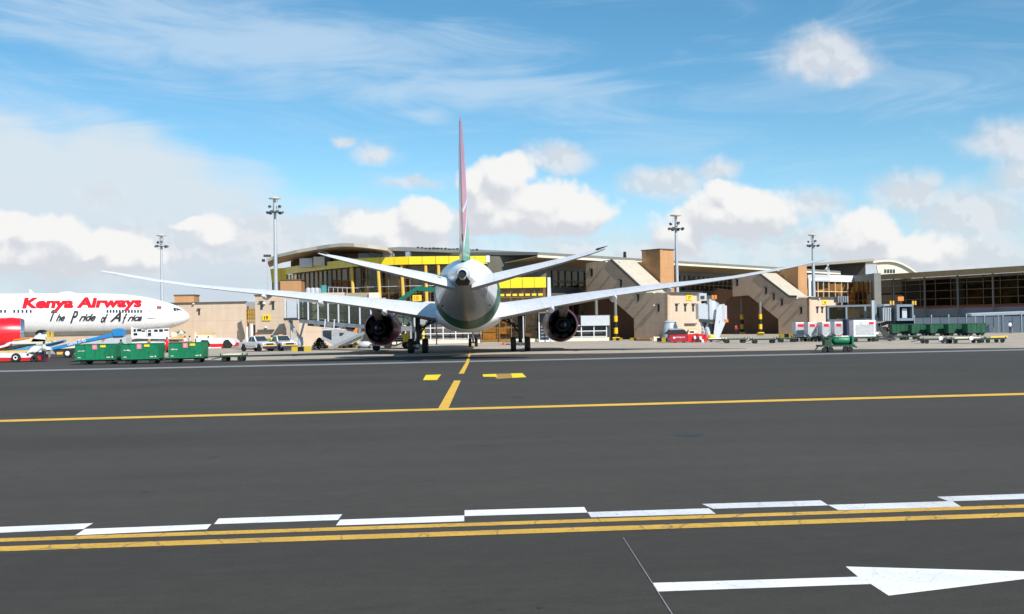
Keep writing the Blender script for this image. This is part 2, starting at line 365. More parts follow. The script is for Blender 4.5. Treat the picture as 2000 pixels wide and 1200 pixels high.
M_rooftop = clad('roof_metal', (.20,.20,.18), 9., .06, .5)
M_greyclad = clad('grey_cladding', (.20,.20,.185), 1.6, .05)
M_dgreyclad = clad('dark_grey_cladding', (.105,.10,.095), 1.2, .06)
M_yclad = mat('yellow_fascia', (.80,.60,.012), .35, var=.05, coat=.25)
M_gl_brown = glass('bronze_glass', (.80,.60,.34), .66)
M_gl_dark = glass('dark_bronze_glass', (.40,.30,.20), .30)
M_gl_green = glass('green_glass', (.40,.58,.44), .34)
M_ochre = mat('ochre_column', (.72,.42,.06), .5, var=.08)
M_mull = mat('mullion_brown', (.20,.13,.06), .45, .2, var=.1)
M_slab = mat('floor_slab', (.22,.19,.16), .7, var=.08)
M_inner = custom('interior_wall', lambda t, b: _inner(t, b))  if False else None
def _inner(t, b):
    L = t.links.new; g = N(t, 'ShaderNodeNewGeometry'); mp = N(t, 'ShaderNodeMapping'); mp.inputs['Scale'].default_value = (.55, .55, .22); L(g.outputs['Position'], mp.inputs[0])
    v = N(t, 'ShaderNodeTexVoronoi', distance='CHEBYCHEV'); v.inputs['Scale'].default_value = 1.; L(mp.outputs[0], v.inputs['Vector'])
    sp = N(t, 'ShaderNodeSeparateColor'); L(v.outputs['Color'], sp.inputs[0])
    r = N(t, 'ShaderNodeValToRGB'); L(sp.outputs[0], r.inputs[0]); e = r.color_ramp.elements
    e[0].color = (.05,.025,.012,1); e[1].color = (.95,.62,.16,1); e[0].position = .2; e[1].position = .95
    x = r.color_ramp.elements.new(.55); x.color = (.45,.22,.07,1)
    L(r.outputs[0], b.inputs['Base Color']); b.inputs['Roughness'].default_value = .7
M_inner = custom('interior_wall', _inner)

# ------------------------------------------------------------------ ground
LINE_A = math.atan2(*( (gnd(2000,769,0)-gnd(0,823,0)).y, (gnd(2000,769,0)-gnd(0,823,0)).x ))   # direction of the taxi lines
def road_fn(base, streak, concrete=False):
    def fn(t, b):
        L = t.links.new; g = N(t, 'ShaderNodeNewGeometry'); rot = N(t, 'ShaderNodeMapping'); rot.inputs['Rotation'].default_value = (0, 0, -LINE_A); L(g.outputs['Position'], rot.inputs[0])
        def nz(scale, sc3, det, rough=.6):
            m = N(t, 'ShaderNodeMapping'); m.inputs['Scale'].default_value = sc3; L(rot.outputs[0], m.inputs[0])
            n = N(t, 'ShaderNodeTexNoise'); n.inputs['Scale'].default_value = scale; n.inputs['Detail'].default_value = det; n.inputs['Roughness'].default_value = rough; L(m.outputs[0], n.inputs['Vector']); return n.outputs['Fac']
        def mr(v, a, c, d, e, cl=True):
            n = N(t, 'ShaderNodeMapRange'); n.clamp = cl; L(v, n.inputs[0])
            for i, q in enumerate((a, c, d, e)): n.inputs[i+1].default_value = q
            return n.outputs[0]
        def mul(a, c):
            n = N(t, 'ShaderNodeMath', operation='MULTIPLY'); L(a, n.inputs[0]); L(c, n.inputs[1]); return n.outputs[0]
        f = mr(nz(.05, (.25, 1.6, 1), 6), .3, .7, 1-streak, 1+streak)
        f = mul(f, mr(nz(.5, (.12, 1.4, 1), 5), .3, .7, 1-streak*.6, 1+streak*.6))
        f = mul(f, mr(nz(.16, (1, 1, 1), 8, .65), .3, .7, .93, 1.06))
        f = mul(f, mr(nz(60, (1, 1, 1), 3, .8), .25, .75, .72, 1.28))
        f = mul(f, mr(nz(22, (1, 1, 1), 4, .8), .3, .7, .88, 1.12))
        f = mul(f, mr(nz(3.2, (.6, 1.3, 1), 8, .75), .3, .7, .84, 1.13))
        f = mul(f, mr(nz(.21, (.3, 1.2, 1), 7, .62), .52, .72, 1, .86))
        # oil drips and rubber spots
        sp = mr(nz(.33, (.35, 1, 1), 4, .5), .66, .78, 1, .6); f = mul(f, sp)
        f = mul(f, mr(nz(1.1, (.6, 1.2, 1), 2, .5), .74, .78, 1, .6))
        # paving lane seams every 5 m
        s = N(t, 'ShaderNodeSeparateXYZ'); L(rot.outputs[0], s.inputs[0])
        pp = N(t, 'ShaderNodeMath', operation='PINGPONG'); L(s.outputs[1], pp.inputs[0]); pp.inputs[1].default_value = 2.6 if not concrete else 3.75
        f = mul(f, mr(pp.outputs[0], .0, .03, .90 if not concrete else .6, 1))
        if concrete:
            p2 = N(t, 'ShaderNodeMath', operation='PINGPONG'); L(s.outputs[0], p2.inputs[0]); p2.inputs[1].default_value = 3.75
            f = mul(f, mr(p2.outputs[0], .0, .03, .6, 1))
            br = N(t, 'ShaderNodeTexVoronoi', distance='CHEBYCHEV'); m = N(t, 'ShaderNodeMapping'); m.inputs['Scale'].default_value = (1/7.5, 1/7.5, 0); L(rot.outputs[0], m.inputs[0]); L(m.outputs[0], br.inputs['Vector']); br.inputs['Randomness'].default_value = 0
            sc_ = N(t, 'ShaderNodeSeparateColor'); L(br.outputs['Color'], sc_.inputs[0]); f = mul(f, mr(sc_.outputs[0], 0, 1, .9, 1.07))
        sc = N(t, 'ShaderNodeVectorMath', operation='SCALE'); sc.inputs[0].default_value = base; L(f, sc.inputs['Scale']); L(sc.outputs[0], b.inputs['Base Color'])
        b.inputs['Roughness'].default_value = .88; b.inputs['Specular IOR Level'].default_value = .22
        bp = N(t, 'ShaderNodeBump'); bp.inputs['Strength'].default_value = .5; bp.inputs['Distance'].default_value = .008; L(nz(90, (1, 1, 1), 4, .8), bp.inputs['Height']); L(bp.outputs[0], b.inputs['Normal'])
    return fn
M_conc = custom('apron_concrete', road_fn((.40,.345,.28), .08, True)); M_asph = custom('asphalt', road_fn((.060,.0545,.0465), .11))
def sheet(name, pts, z, m, label):
    b = MB(); b.add([Vector((p[0], p[1], z)) for p in pts], [tuple(range(len(pts)))]); o = b.obj(name, m); return tag(o, label, None, None, 'structure')
sheet('ground', [(-6000,-3000),(6000,-3000),(6000,9000),(-6000,9000)], 0, M_conc, 'pale concrete apron slabs under the aircraft and the terminal')
edge = [gnd(x, y) for x, y in ((-900,705),(60,692),(250,691),(360,703),(480,704.5),(960,692.5),(1180,690.5),(1660,682.5),(2000,680),(2900,671))]
edge = [(-600, edge[0].y)] + [(p.x, p.y) for p in edge] + [(600, edge[-1].y+30)]
nb_ = [gnd(x, 1074-x*.0335) for x in (-900,2900)]
M_asph2 = custom('asphalt_darker', road_fn((.049,.0445,.038), .09))  # asphalt in a darker base tone, for the near sheet
sheet('road', [(-600,-59),(600,-59),(600,nb_[1].y+(600-nb_[1].x)*math.tan(LINE_A)),(-600,nb_[0].y+(-600-nb_[0].x)*math.tan(LINE_A))], .004, M_asph2, 'darker asphalt service road with the white arrow, nearest the camera')
sheet('taxiway', [(-600,nb_[0].y+(-600-nb_[0].x)*math.tan(LINE_A)),(600,nb_[1].y+(600-nb_[1].x)*math.tan(LINE_A))] + edge[::-1], .004, M_asph, 'dark grey asphalt taxiway crossing the whole foreground')
def paint_fn(col, wear, crack):
    def fn(t, b):
        L = t.links.new; g = N(t, 'ShaderNodeNewGeometry')
        n = N(t, 'ShaderNodeTexNoise'); n.inputs['Scale'].default_value = 14; n.inputs['Detail'].default_value = 8; n.inputs['Roughness'].default_value = .75; L(g.outputs['Position'], n.inputs['Vector'])
        r = N(t, 'ShaderNodeMapRange'); L(n.outputs['Fac'], r.inputs[0]); r.inputs[1].default_value = .62-wear*.2; r.inputs[2].default_value = .72-wear*.1; r.inputs[3].default_value = 0; r.inputs[4].default_value = .75 if wear else .2
        v = N(t, 'ShaderNodeTexVoronoi', feature='DISTANCE_TO_EDGE'); v.inputs['Scale'].default_value = 1.5; n3 = N(t, 'ShaderNodeTexNoise'); n3.inputs['Scale'].default_value = 4; L(g.outputs['Position'], n3.inputs['Vector'])
        ad = N(t, 'ShaderNodeMix', data_type='VECTOR'); ad.inputs[0].default_value = .12; L(g.outputs['Position'], ad.inputs[4]); L(n3.outputs['Color'], ad.inputs[5]); L(ad.outputs[1], v.inputs['Vector'])
        c = N(t, 'ShaderNodeMapRange'); L(v.outputs['Distance'], c.inputs[0]); c.inputs[1].default_value = .008; c.inputs[2].default_value = .02; c.inputs[3].default_value = crack; c.inputs[4].default_value = 0
        mx = N(t, 'ShaderNodeMath', operation='MAXIMUM'); L(r.outputs[0], mx.inputs[0]); L(c.outputs[0], mx.inputs[1])
        n4 = N(t, 'ShaderNodeTexNoise'); n4.inputs['Scale'].default_value = 1.2; n4.inputs['Detail'].default_value = 5; L(g.outputs['Position'], n4.inputs['Vector'])
        sh = N(t, 'ShaderNodeMapRange'); L(n4.outputs['Fac'], sh.inputs[0]); sh.inputs[1].default_value=.3; sh.inputs[2].default_value=.7; sh.inputs[3].default_value = .86; sh.inputs[4].default_value = 1.06
        scn = N(t, 'ShaderNodeVectorMath', operation='SCALE'); scn.inputs[0].default_value = col; L(sh.outputs[0], scn.inputs['Scale'])
        mi = N(t, 'ShaderNodeMix', data_type='RGBA'); L(mx.outputs[0], mi.inputs[0]); L(scn.outputs[0], mi.inputs[6]); mi.inputs[7].default_value = (.09,.085,.078,1); L(mi.outputs[2], b.inputs['Base Color'])
        b.inputs['Roughness'].default_value = .75; b.inputs['Specular IOR Level'].default_value = .25
    return fn
M_pw = custom('road_white', paint_fn((.78,.785,.80), .22, .12)); M_pwold = custom('road_white_worn', paint_fn((.66,.67,.68), .35, .2))
M_py = custom('road_yellow', paint_fn((.62,.37,.06), .45, .55)); M_py2 = custom('road_yellow_smooth', paint_fn((.72,.44,.06), .15, .1)); M_pybright = custom('road_yellow_bright', paint_fn((.82,.62,.02), .05, 0))
M_pgrey = custom('road_faded', paint_fn((.26,.27,.28), .5, 0)); M_pybrown = custom('road_yellow_dirty', paint_fn((.42,.25,.05), .5, 0))
M_crack = mat('chalk_line', (.28,.28,.27), .9, var=.3, scale=20)
def mark(name, pix, m, label, z=.007):
    b = MB(); p = [gnd(x, y) for x, y in pix]; b.add([Vector((q.x, q.y, z)) for q in p], [tuple(range(len(p)))])
    return tag(b.obj(name, m), label, None, None, 'structure')
def ext(p, q, x):                                   # point of the line p-q at x (image bearing), for marks that run out of view
    return (x, p[1] + (q[1]-p[1])*(x-p[0])/(q[0]-p[0]))
def strip(name, t0, t1, b0, b1, m, label, xl=-2600, xr=5200, z=.007):
    return mark(name, [ext(t0, t1, xl), ext(t0, t1, xr), ext(b0, b1, xr), ext(b0, b1, xl)], m, label, z)
strip('yellow_line', (0,1053),(2000,987),(0,1060),(2000,993.3), M_py, 'upper of the two cracked yellow holding lines', z=.009)
strip('yellow_line', (0,1069),(2000,1002.5),(0,1078.6),(2000,1010.8), M_py, 'lower of the two cracked yellow holding lines', z=.009)
strip('yellow_line', (0,821),(2000,768.3),(0,825),(2000,772.2), M_py2, 'single thin yellow line across the middle of the taxiway', z=.009)
strip('white_line', (0,724.3),(2000,682.5),(0,727),(2000,684.6), M_pgrey, 'faded white line in front of the concrete apron')
far = [[(-70,1033.4),(182,1023),(163,1034.5),(-70,1045)],
       [(427,1014),(668.5,1005.8),(660,1017),(418,1025)],
       [(907.4,997.8),(1141,991.5),(1147.5,1002.3),(907.4,1009.3)],
       [(1371,985.5),(1602.8,978.5),(1618.5,988.3),(1392.8,995)],
       [(1830,971.5),(2065,963.3),(2092,973),(1853,980.3)]]
near = [[(166,1034.5),(413,1025),(404,1035),(147,1046.8)],
        [(664.5,1016.3),(906.7,1008),(906.7,1019.5),(656,1027.5)],
        [(1147.5,1001.5),(1384,994),(1398,1004.7),(1154.5,1011.7)],
        [(1617,987.3),(1860,980),(1877.5,990.8),(1637.8,997.8)]]
for i, p in enumerate(far): mark('white_dash', p, M_pw if i < 3 else M_pwold, 'white dash of the far zebra row')
for i, p in enumerate(near): mark('white_dash', p, M_pw if i < 2 else M_pwold, 'white dash of the near zebra row touching the yellow line')
vd_ = gnd(1371,985.5)-gnd(907.4,997.8)
for row, src_p, nn_ in (('far', far[4], (1,2)), ('far', far[1], (-2,-3)), ('near', near[3], (1,2)), ('near', near[0], (-1,-2))):      # the rows go on beyond the frame
    for k_ in nn_:
        b = MB(); b.add([Vector((q.x,q.y,.007))+Vector((vd_.x,vd_.y,0))*k_ for q in (gnd(*a) for a in src_p)], [(0,1,2,3)]); tag(b.obj('white_dash', M_pwold), 'white dash of the %s zebra row outside the frame' % row, None, None, 'structure')
mark('white_arrow', [(1275.3,1140),(1676,1128),(1651.8,1108),(2100,1120.3),(1735.8,1165),(1700.8,1142.3),(1284,1157)], M_pw, 'white painted arrow pointing right at the lower right')
mark_z = .013
mark('chalk_line', [(1216.5,1052),(1218,1052),(1315,1203),(1312,1203)], M_crack, 'thin pale chalk line crossing the arrow tail', .011)
mark('yellow_line', [(855,800.3),(875,800.3),(900,744),(886.8,744)], M_py2, 'near piece of the yellow lead-in line', .011)
mark('yellow_line', [(896,730.5),(906,730.5),(916,709.5),(918.3,696),(920.2,687),(924,670),(925.5,662),(924,662),(922,670),(917,687),(914.2,696),(909,709.5)], M_py2, 'yellow lead-in line running under the aircraft', .011)
mark('yellow_mark', [(831.7,733),(861.7,732),(853.5,742.8),(826,743)], M_pybright, 'short bright yellow stop mark left of the lead-in line')
mark('yellow_mark', [(942.7,731.7),(968,730.8),(972,736.6),(943.5,736.4)], M_pybright, 'bright yellow left end of the stop mark right of the lead-in line')
mark('yellow_mark', [(968,730.8),(998,729.9),(1001,738.6),(970.5,740.7),(966.7,736.8),(972,736.6)], M_pybrown, 'browned middle of the stop mark right of the lead-in line')
mark('yellow_mark', [(998,729.9),(1020,729.3),(1028,737.3),(1001,738.6)], M_pybright, 'bright yellow right end of the stop mark right of the lead-in line')

M_blindA = mat('blind_ochre', (.78,.50,.12), .7, var=.15); M_blindB = mat('blind_brown', (.34,.15,.06), .7, var=.2); M_blindC = mat('blind_cream', (.62,.50,.30), .7, var=.1)
M_stain = mat('oil_stain', (.030,.029,.027), .7, var=.2, scale=6)
for sx_, sy_, w_, h_, lab in ((1345,851,34,4,'broad faint oil stain in the middle of the taxiway'),(1012,776.5,16,1.2,'thin dark streak right of the lead-in line'),(285,962,6,1.6,'small dark spot above the left zebra dashes'),(980,1192,7,2,'small dark spot near the bottom edge, left one'),(1055,1188,8,2,'small dark spot near the bottom edge, right one'),(990,1152,3,1,'tiny dark fleck left of the arrow tail'),(845,752,10,1,'thin dark streak below the left stop mark')):
    b = MB(); k_ = 18; rs_ = random.Random(sx_); p_ = [gnd(sx_+w_*rs_.uniform(.6,1.1)*math.cos(2*math.pi*i/k_), sy_+h_*rs_.uniform(.6,1.1)*math.sin(2*math.pi*i/k_)) for i in range(k_)]
    b.add([Vector((q.x,q.y,.007)) for q in p_], [tuple(range(k_))]); tag(b.obj('oil_stain', M_stain), lab, None, None, 'structure')
# ------------------------------------------------------------------ facades
def wallpt(A, B, px, py):
    A, B = Vector(A), Vector(B); d = ray(px, py); n = Vector((-(B-A).y, (B-A).x, 0)); t = (A-CAMP).dot(n)/d.dot(n); return CAMP + d*t
def away(A, B):
    A, B = Vector(A), Vector(B); n = Vector((-(B-A).y, (B-A).x, 0)).normalized(); mid = (A+B)/2
    return n if n.dot(mid-CAMP) > 0 else -n
def slabwall(name, A, B, pix, m, parent, th=.5, off=0.):
    n = away(A, B); b = MB(); b.prism([wallpt(A, B, x, y)+n*off for x, y in pix], n*th); return b.obj(name, m, parent, world=True)
def vbox(name, A, B, z0, z1, m, parent, th=.3, off=0., obj=True, mb=None):
    n = away(A, B); A, B = Vector((A[0], A[1], 0)), Vector((B[0], B[1], 0)); b = mb or MB()
    p = [A+n*off+Vector((0,0,z0)), B+n*off+Vector((0,0,z0)), B+n*off+Vector((0,0,z1)), A+n*off+Vector((0,0,z1))]; b.prism(p, n*th)
    return b.obj(name, m, parent, world=True) if mb is None else b
def lerp(A, B, t): return Vector(A)*(1-t)+Vector(B)*t
def glazing(parent, path, z0, z1, cols, rows, mg, mm, mull=.12, depth=.2, off=0., blinds=0.):
    """path: ground points; one pane object per bay, real mullions and transoms"""
    for k in range(len(path)-1):
        A, B = Vector(path[k]), Vector(path[k+1]); A.z = B.z = 0; L_ = (B-A).length; n = away(A, B); ncol = max(1, round(L_/cols)); d = (B-A)/ncol
        ang = math.atan2(d.y, d.x)
        zs = [z0 + (z1-z0)*r/rows for r in range(rows+1)] if isinstance(rows, int) else rows
        pane = {}
        for r in range(len(zs)-1):
            h = zs[r+1]-zs[r]; key = round(h, 3)
            for c in range(ncol):
                P = A + d*(c+.5) + n*(off+.08); P.z = (zs[r]+zs[r+1])/2
                w = d.length-mull-.006; hh = h-mull-.006
                if key not in pane:
                    b = MB(); b.add([(-w/2,0,-hh/2),(w/2,0,-hh/2),(w/2,0,hh/2),(-w/2,0,hh/2)], [(0,1,2,3)]); o = b.obj('pane', mg, parent); pane[key] = o
                else: o = inst(pane[key], parent)
                if rnd.random() < blinds:
                    Pb = P + n*rnd.uniform(.4,.9) + Vector((0,0,rnd.uniform(-.1,.3)*hh)); bw = w*rnd.uniform(.3,.95); bb = MB(); bb.box((0,0,0), (bw,.04,hh*rnd.uniform(.5,.95))); bo = bb.obj('blind', rnd.choice((M_blindA, M_blindB, M_blindC)), parent)
                    q = parent_matrix(parent).inverted() @ (Matrix.Translation(Pb) @ Matrix.Rotation(ang, 4, 'Z')); bo.location = q.to_translation(); bo.rotation_euler = q.to_euler()
                q = parent_matrix(parent).inverted() @ (Matrix.Translation(P) @ Matrix.Rotation(ang+rnd.uniform(-.004,.004), 4, 'Z'))
                o.location = q.to_translation(); o.rotation_euler = q.to_euler()
        src = None
        for c in range(ncol+1):
            P = A + d*c + n*off; w = mull
            if src is None:
                b = MB(); b.box((0,0,(zs[0]+zs[-1])/2), (mull, depth, zs[-1]-zs[0])); o = src = b.obj('mullion', mm, parent)
            else: o = inst(src, parent)
            q = parent_matrix(parent).inverted() @ (Matrix.Translation(P) @ Matrix.Rotation(ang, 4, 'Z')); o.location = q.to_translation(); o.rotation_euler = q.to_euler()
        for z in zs:
            b = MB(); vbox('transom', A, B, z-mull/2, z+mull/2, mm, parent, th=depth*.6, off=off-depth*.3-.004, mb=b); b.obj('transom', mm, parent, world=True)
def path_px(pp): return [Vector((xat(px, D), D, 0)) for px, D in pp]

# ---- main terminal with the curved yellow band
T1 = thing('terminal_building', 'long terminal with curved yellow band, bronze glass and pale leaf-shaped roof behind the aircraft tail', 'terminal', (-8, 152, 0))
arc = path_px([(559,173),(584,168),(610,164),(636,160),(664,157),(690,154),(716,152),(800,150.5),(879,151),(955,152)])
back = Vector((0, 1, 0))
def band(parent, path, z0, z1, m, name, step, th=.3, lean=0.):
    for k in range(len(path)-1):
        A, B = path[k], path[k+1]; nn = max(1, round((B-A).length/step))
        for i in range(nn):
            a, c = lerp(A, B, i/nn), lerp(A, B, (i+1)/nn); g = (c-a).normalized()*.03; a, c = a+g, c-g; n = away(a, c); b = MB()
            b.prism([a+Vector((0,0,z0))+n*lean, c+Vector((0,0,z0))+n*lean, c+Vector((0,0,z1)), a+Vector((0,0,z1))], n*th); b.obj(name, m, parent, world=True)
glaz_path = [p+Vector((.0, 1.6, 0)) for p in arc]
fz = [12.45,12.4,12.3,12.25,12.2,12.15,12.1,12.1,12.1,12.1]
band(T1, arc, 11.05, 12.15, M_yclad, 'fascia_panel', 1.9)
cornerp = path_px([(529,175.5),(559,173)])
band(T1, cornerp, 9.9, 12.1, M_yclad, 'fascia_panel', 1.2, lean=.3)
glazing(T1, glaz_path, 3.6, 11.0, 1.55, [3.6, 5.6, 7.2, 9.2, 10.98], M_gl_brown, M_mull, .09, .14, blinds=.38)
glazing(T1, [p+Vector((.1,1.2,0)) for p in cornerp], 3.6, 9.9, 1.5, 3, M_gl_dark, M_mull, .09, .14)
# ochre columns in front of the glass, floor slabs, inner wall
for px, D in ((690,153.4),(742,151.2),(788,150.3),(832,150.2),(857,150.3),(905,150.8)):
    b = MB(); p = Vector((xat(px, D), D+.9, 0)); b.tube(p+Vector((-.25 if px < 800 else 0, 0, 11.0)), p+Vector((.1,0,3.2)), .22, .26, 8); b.obj('column', M_ochre, T1, world=True)
for z in (3.45, 7.1):
    b = MB(); pts = [Vector((p.x, p.y+.3, z)) for p in glaz_path] + [Vector((p.x*.97, p.y+14, z)) for p in glaz_path[::-1]]
    b.prism(pts, (0,0,-.35)); b.obj('floor_slab', M_slab, T1, world=True)
b = MB()
for k in range(len(glaz_path)-1):
    A, B = glaz_path[k]+Vector((0,7,0)), glaz_path[k+1]+Vector((0,7,0)); b.prism([A, B, B+Vector((0,0,11.2)), A+Vector((0,0,11.2))], (0,.2,0))
b.obj('inner_wall', M_inner, T1, world=True)
b = MB(); pts = [Vector((p.x, p.y+.32, 11.3)) for p in arc] + [Vector((p.x*.97, p.y+16, 11.3)) for p in arc[::-1]]; b.prism(pts, (0,0,.3)); b.obj('roof_deck', M_slab, T1, world=True)
# white handrail in front of upper floor
for z in (5.1, 8.1):
    b = MB()
    for k in range(len(arc)-1): b.bar(arc[k]+Vector((0,1.1,z)), arc[k+1]+Vector((0,1.1,z)), .07)
    b.obj('handrail', M_lsteel, T1, world=True)
# leaf roof
leaf = [(521,512,168),(532,507,167),(545,502,165),(580,494,161),(619,487,158),(645,483.3,155),(668,481,153),(692,481.6,151),(718,484,150),(740,486.8,149.5),(757,489.3,149)]
outer = [at(*q) for q in leaf]; inner = [p + Vector((p.x*.10+1.2, 13.5, -.1)) for p in outer]
b = MB(); b.loft([[o, i, i+Vector((0,0,.45)), o+Vector((0,0,.0))+Vector((0,.02,.3))] for o, i in zip(outer, inner)]); b.obj('roof', M_leaf, T1, world=True)
b = MB(); b.loft([[o+Vector((0,-.12,-.05)), o+Vector((0,.0,-.05)), o+Vector((0,.0,.42)), o+Vector((0,-.12,.42))] for o in outer]); b.obj('roof_edge', M_cream, T1, world=True)
# clerestory and plant on the deck under the leaf roof
for k in range(1, 9):
    a, c = outer[k]+Vector((1.,9,0)), outer[k+1]+Vector((1.,9,0))
    b = MB(); b.prism([Vector((a.x,a.y,11.6)), Vector((c.x,c.y,11.6)), c+Vector((0,0,.2)), a+Vector((0,0,.2))], (0,.3,0)); b.obj('clerestory', M_gl_dark if k % 2 else M_dgreyclad, T1, world=True)
for px0, px1, y0, y1, D, m in ((585,610,505,512,163,M_white),(612,634,502,510,160,M_cream),(634,645,501,510,159.5,M_dark),(700,742,495,504,160,M_galv),(722,788,490,501,166,M_galv),(748,765,493,503,156,M_steel),(792,800,492,500,158,M_steel)):
    A, B = at(px0, y1, D), at(px1, y1, D); C_ = at(px0, y0, D); b = MB(); b.b2(A.x, B.x, D, D+2.5, 11.6, C_.z); b.obj('roof_unit', m, T1, world=True)
# lower yellow canopy block to the right of the tail
lc = path_px([(940,149.5),(975,149.5),(1068,150)])
band(T1, lc, 7.5, 8.95, M_yclad, 'fascia_panel', 1.75)
lg = [p+Vector((0,.5,0)) for p in lc]
glazing(T1, lg, .1, 7.5, 1.7, [.1,2.0,3.6,4.6,6.2,7.45], M_gl_brown, M_mull, .1, .14, blinds=.4)
b = MB(); b.prism([lg[0]+Vector((0,4,0)), lg[-1]+Vector((0,4,0)), lg[-1]+Vector((0,4,8)), lg[0]+Vector((0,4,8))], (0,.2,0)); b.obj('inner_wall', M_inner, T1, world=True)
b = MB(); b.prism([lg[0]+Vector((0,.1,8.5)), lg[-1]+Vector((0,.1,8.5)), lg[-1]+Vector((0,5,8.5)), lg[0]+Vector((0,5,8.5))], (0,0,.3)); b.obj('canopy_deck', M_slab, T1, world=True)
for i in range(7):                 # row of yellow panels just in front of the glass
    p = lerp(lg[1], lg[2], (i+.5)/7.4) + Vector((0,-.15,6.55)); b = MB(); b.box(p, (.62,.06,.3)); b.obj('glass_panel', M_ysign, T1, world=True)
b = MB(); p = lc[-1]; b.prism([p+Vector((.05,0,0)), p+Vector((.75,0,0)), p+Vector((.62,0,8.9)), p+Vector((.2,0,8.9))], (0,.6,0)); b.obj('end_pier', M_lsteel, T1, world=True)
# white end frame of the upper band, grey clad wall and long roof slope
A, B = (arc[-1].x, 152, 0), (arc[-1].x+3, 152, 0)
slabwall('end_frame', A, B, [(949,499.5),(956.5,499.5),(956.5,512.5),(949,512.5)], M_white, T1, .5, -.15)
gw = path_px([(700,159),(955,157),(1135,158)])
slabwall('wall', gw[1], gw[2], [(925,499.5),(1067,504),(1067,592),(925,592)], M_olive, T1, .5)
rr = [at(757,490,163), at(850,492.5,163), at(955,497,163), at(1050,501.2,163), at(1072,502,163)]
b = MB(); b.loft([[p, p+Vector((.5,12,1.0)), p+Vector((.5,12,1.4)), p+Vector((0,0,.45))] for p in rr]); b.obj('roof', M_rooftop, T1, world=True)
b = MB(); b.loft([[Vector((p.x,p.y+1,11.6)), Vector((p.x,p.y+1.6,11.6)), Vector((p.x,p.y+1.6,p.z+.2)), Vector((p.x,p.y+1,p.z+.2))] for p in rr]); b.obj('upper_wall', M_olive, T1, world=True)
for i in range(16):
    p = lerp(rr[0], rr[2], .30+.62*i/16) + Vector((0,.2,.45)); b = MB(); b.box(p+Vector((0,0,.12+.1*rnd.random())), (.3+.3*rnd.random(), .5, .12+.12*rnd.random())); b.obj('roof_vent', M_dark, T1, world=True)
# ground floor behind the gear: cream upstand, white mesh fence
b = MB(); b.b2(-16.5,4.6,153.0,153.3,0,3.3); b.obj('base_wall', M_dgreyclad, T1, world=True)

# ---- right-hand wing facade, running away to the right
P0 = Vector((0,157,0)); GD = Vector((.64,.77,0)).normalized(); GN = Vector((GD.y,-GD.x,0))
T2 = thing('terminal_building', 'dark bronze glazed terminal wing running back to the right behind the stair towers', 'terminal', tuple(P0+GD*40))
gA, gB = P0+GD*8, P0+GD*103
def G(s, off=0., z=0.): return P0+GD*s+GN*off+Vector((0,0,z))
glazing(T2, [gA, gB], 7.95, 10.6, 1.7, [7.95, 9.0, 10.6], M_gl_dark, M_mull, .12, .18)
glazing(T2, [gA, gB], 3.7, 6.1, 1.7, [3.7, 6.1], M_gl_dark, M_mull, .12, .18)
vbox('spandrel', gA, gB, 6.1, 7.95, M_dgreyclad, T2, .4, -.25)
vbox('upper_band', gA, gB, 10.6, 11.5, M_greyclad, T2, .5, -.2)
vbox('inner_wall', gA, gB, 0, 11, M_inner, T2, .3, 5.)
for z in (3.5, 7.9):
    b = MB(); b.prism([G(8,-.1,z), G(103,-.1,z), G(103,-5,z), G(8,-5,z)], (0,0,-.3)); b.obj('floor_slab', M_slab, T2, world=True)
b = MB(); b.prism([G(-1,-.4,11.3), G(104,-.4,11.3), G(104,5.6,11.95), G(-1,5.6,11.95)], (0,0,.12)); b.obj('soffit', M_soffit, T2, world=True)
b = MB(); b.prism([G(-1,5.6,11.85), G(104,5.6,11.85), G(104,5.75,11.85), G(-1,5.75,11.85)], (0,0,.32)); b.obj('roof_edge', M_cream, T2, world=True)
b = MB(); b.prism([G(-1,5.72,12.18), G(104,5.72,12.18), G(104,-12,13.1), G(-1,-12,13.1)], (0,0,.42)); b.obj('roof', M_rooftop, T2, world=True)
for i in range(26):     # grey roller shutters and dark bays at apron level
    s0 = 8+i*3.6
    if rnd.random() < .5: vbox('shutter', G(s0+.1), G(s0+3.5), .1, 3.4, M_lsteel if rnd.random() < .5 else M_bluegrey, T2, .1, .3)
    b = MB(); b.box(tuple(G(s0, .1, 1.75)), (.35,.35,3.5), rz=math.atan2(GD.y, GD.x)); b.obj('pier', M_slab, T2, world=True)
vbox('ground_floor_wall', gA, gB, 0, 3.4, M_dark, T2, .2, 2.5)
b = MB()
for s in (60.5, 34): b.tube(G(s,-3,13), G(s,-3,14.5 if s < 40 else 13.2), .3, .25, 8)
b.obj('roof_vent', M_black, T2, world=True)
# ---- concave glass pavilion and arched roof
T3 = thing('glazed_pavilion', 'folded bronze glass pavilion with white parapet below the arched roof', 'pavilion', (70, 228, 0))
pv = path_px([(1577,222),(1620,228),(1669,235),(1713,224)])
glazing(T3, pv[:3], 2.5, 10.2, 2.3, [2.5,4.4,6.2,8.1,10.2], M_gl_brown, M_cream, .11, .16, blinds=.35)
glazing(T3, pv[2:], 2.5, 10.2, 2.3, [2.5,6.2,10.2], M_gl_dark, M_mull, .14, .2, blinds=.3)
for k, m in ((0, M_lsteel), (1, M_white), (2, M_greyclad)):
    vbox('parapet', pv[k], pv[k+1], 10.2, 11.6, m, T3, .6, -.3)
for k in range(3): vbox('inner_wall', pv[k]+Vector((0,6,0)), pv[k+1]+Vector((0,6,0)), 0, 10, M_inner, T3, .2)
for k in range(3): vbox('base_wall', pv[k], pv[k+1], 0, 2.45, M_bluegrey, T3, .3)
A_ = at(1577,540,222); b = MB(); b.b2(A_.x-.2, A_.x+.3, 220.5, 221.3, 2, 10.3); b.obj('white_frame', M_white, T3, world=True)
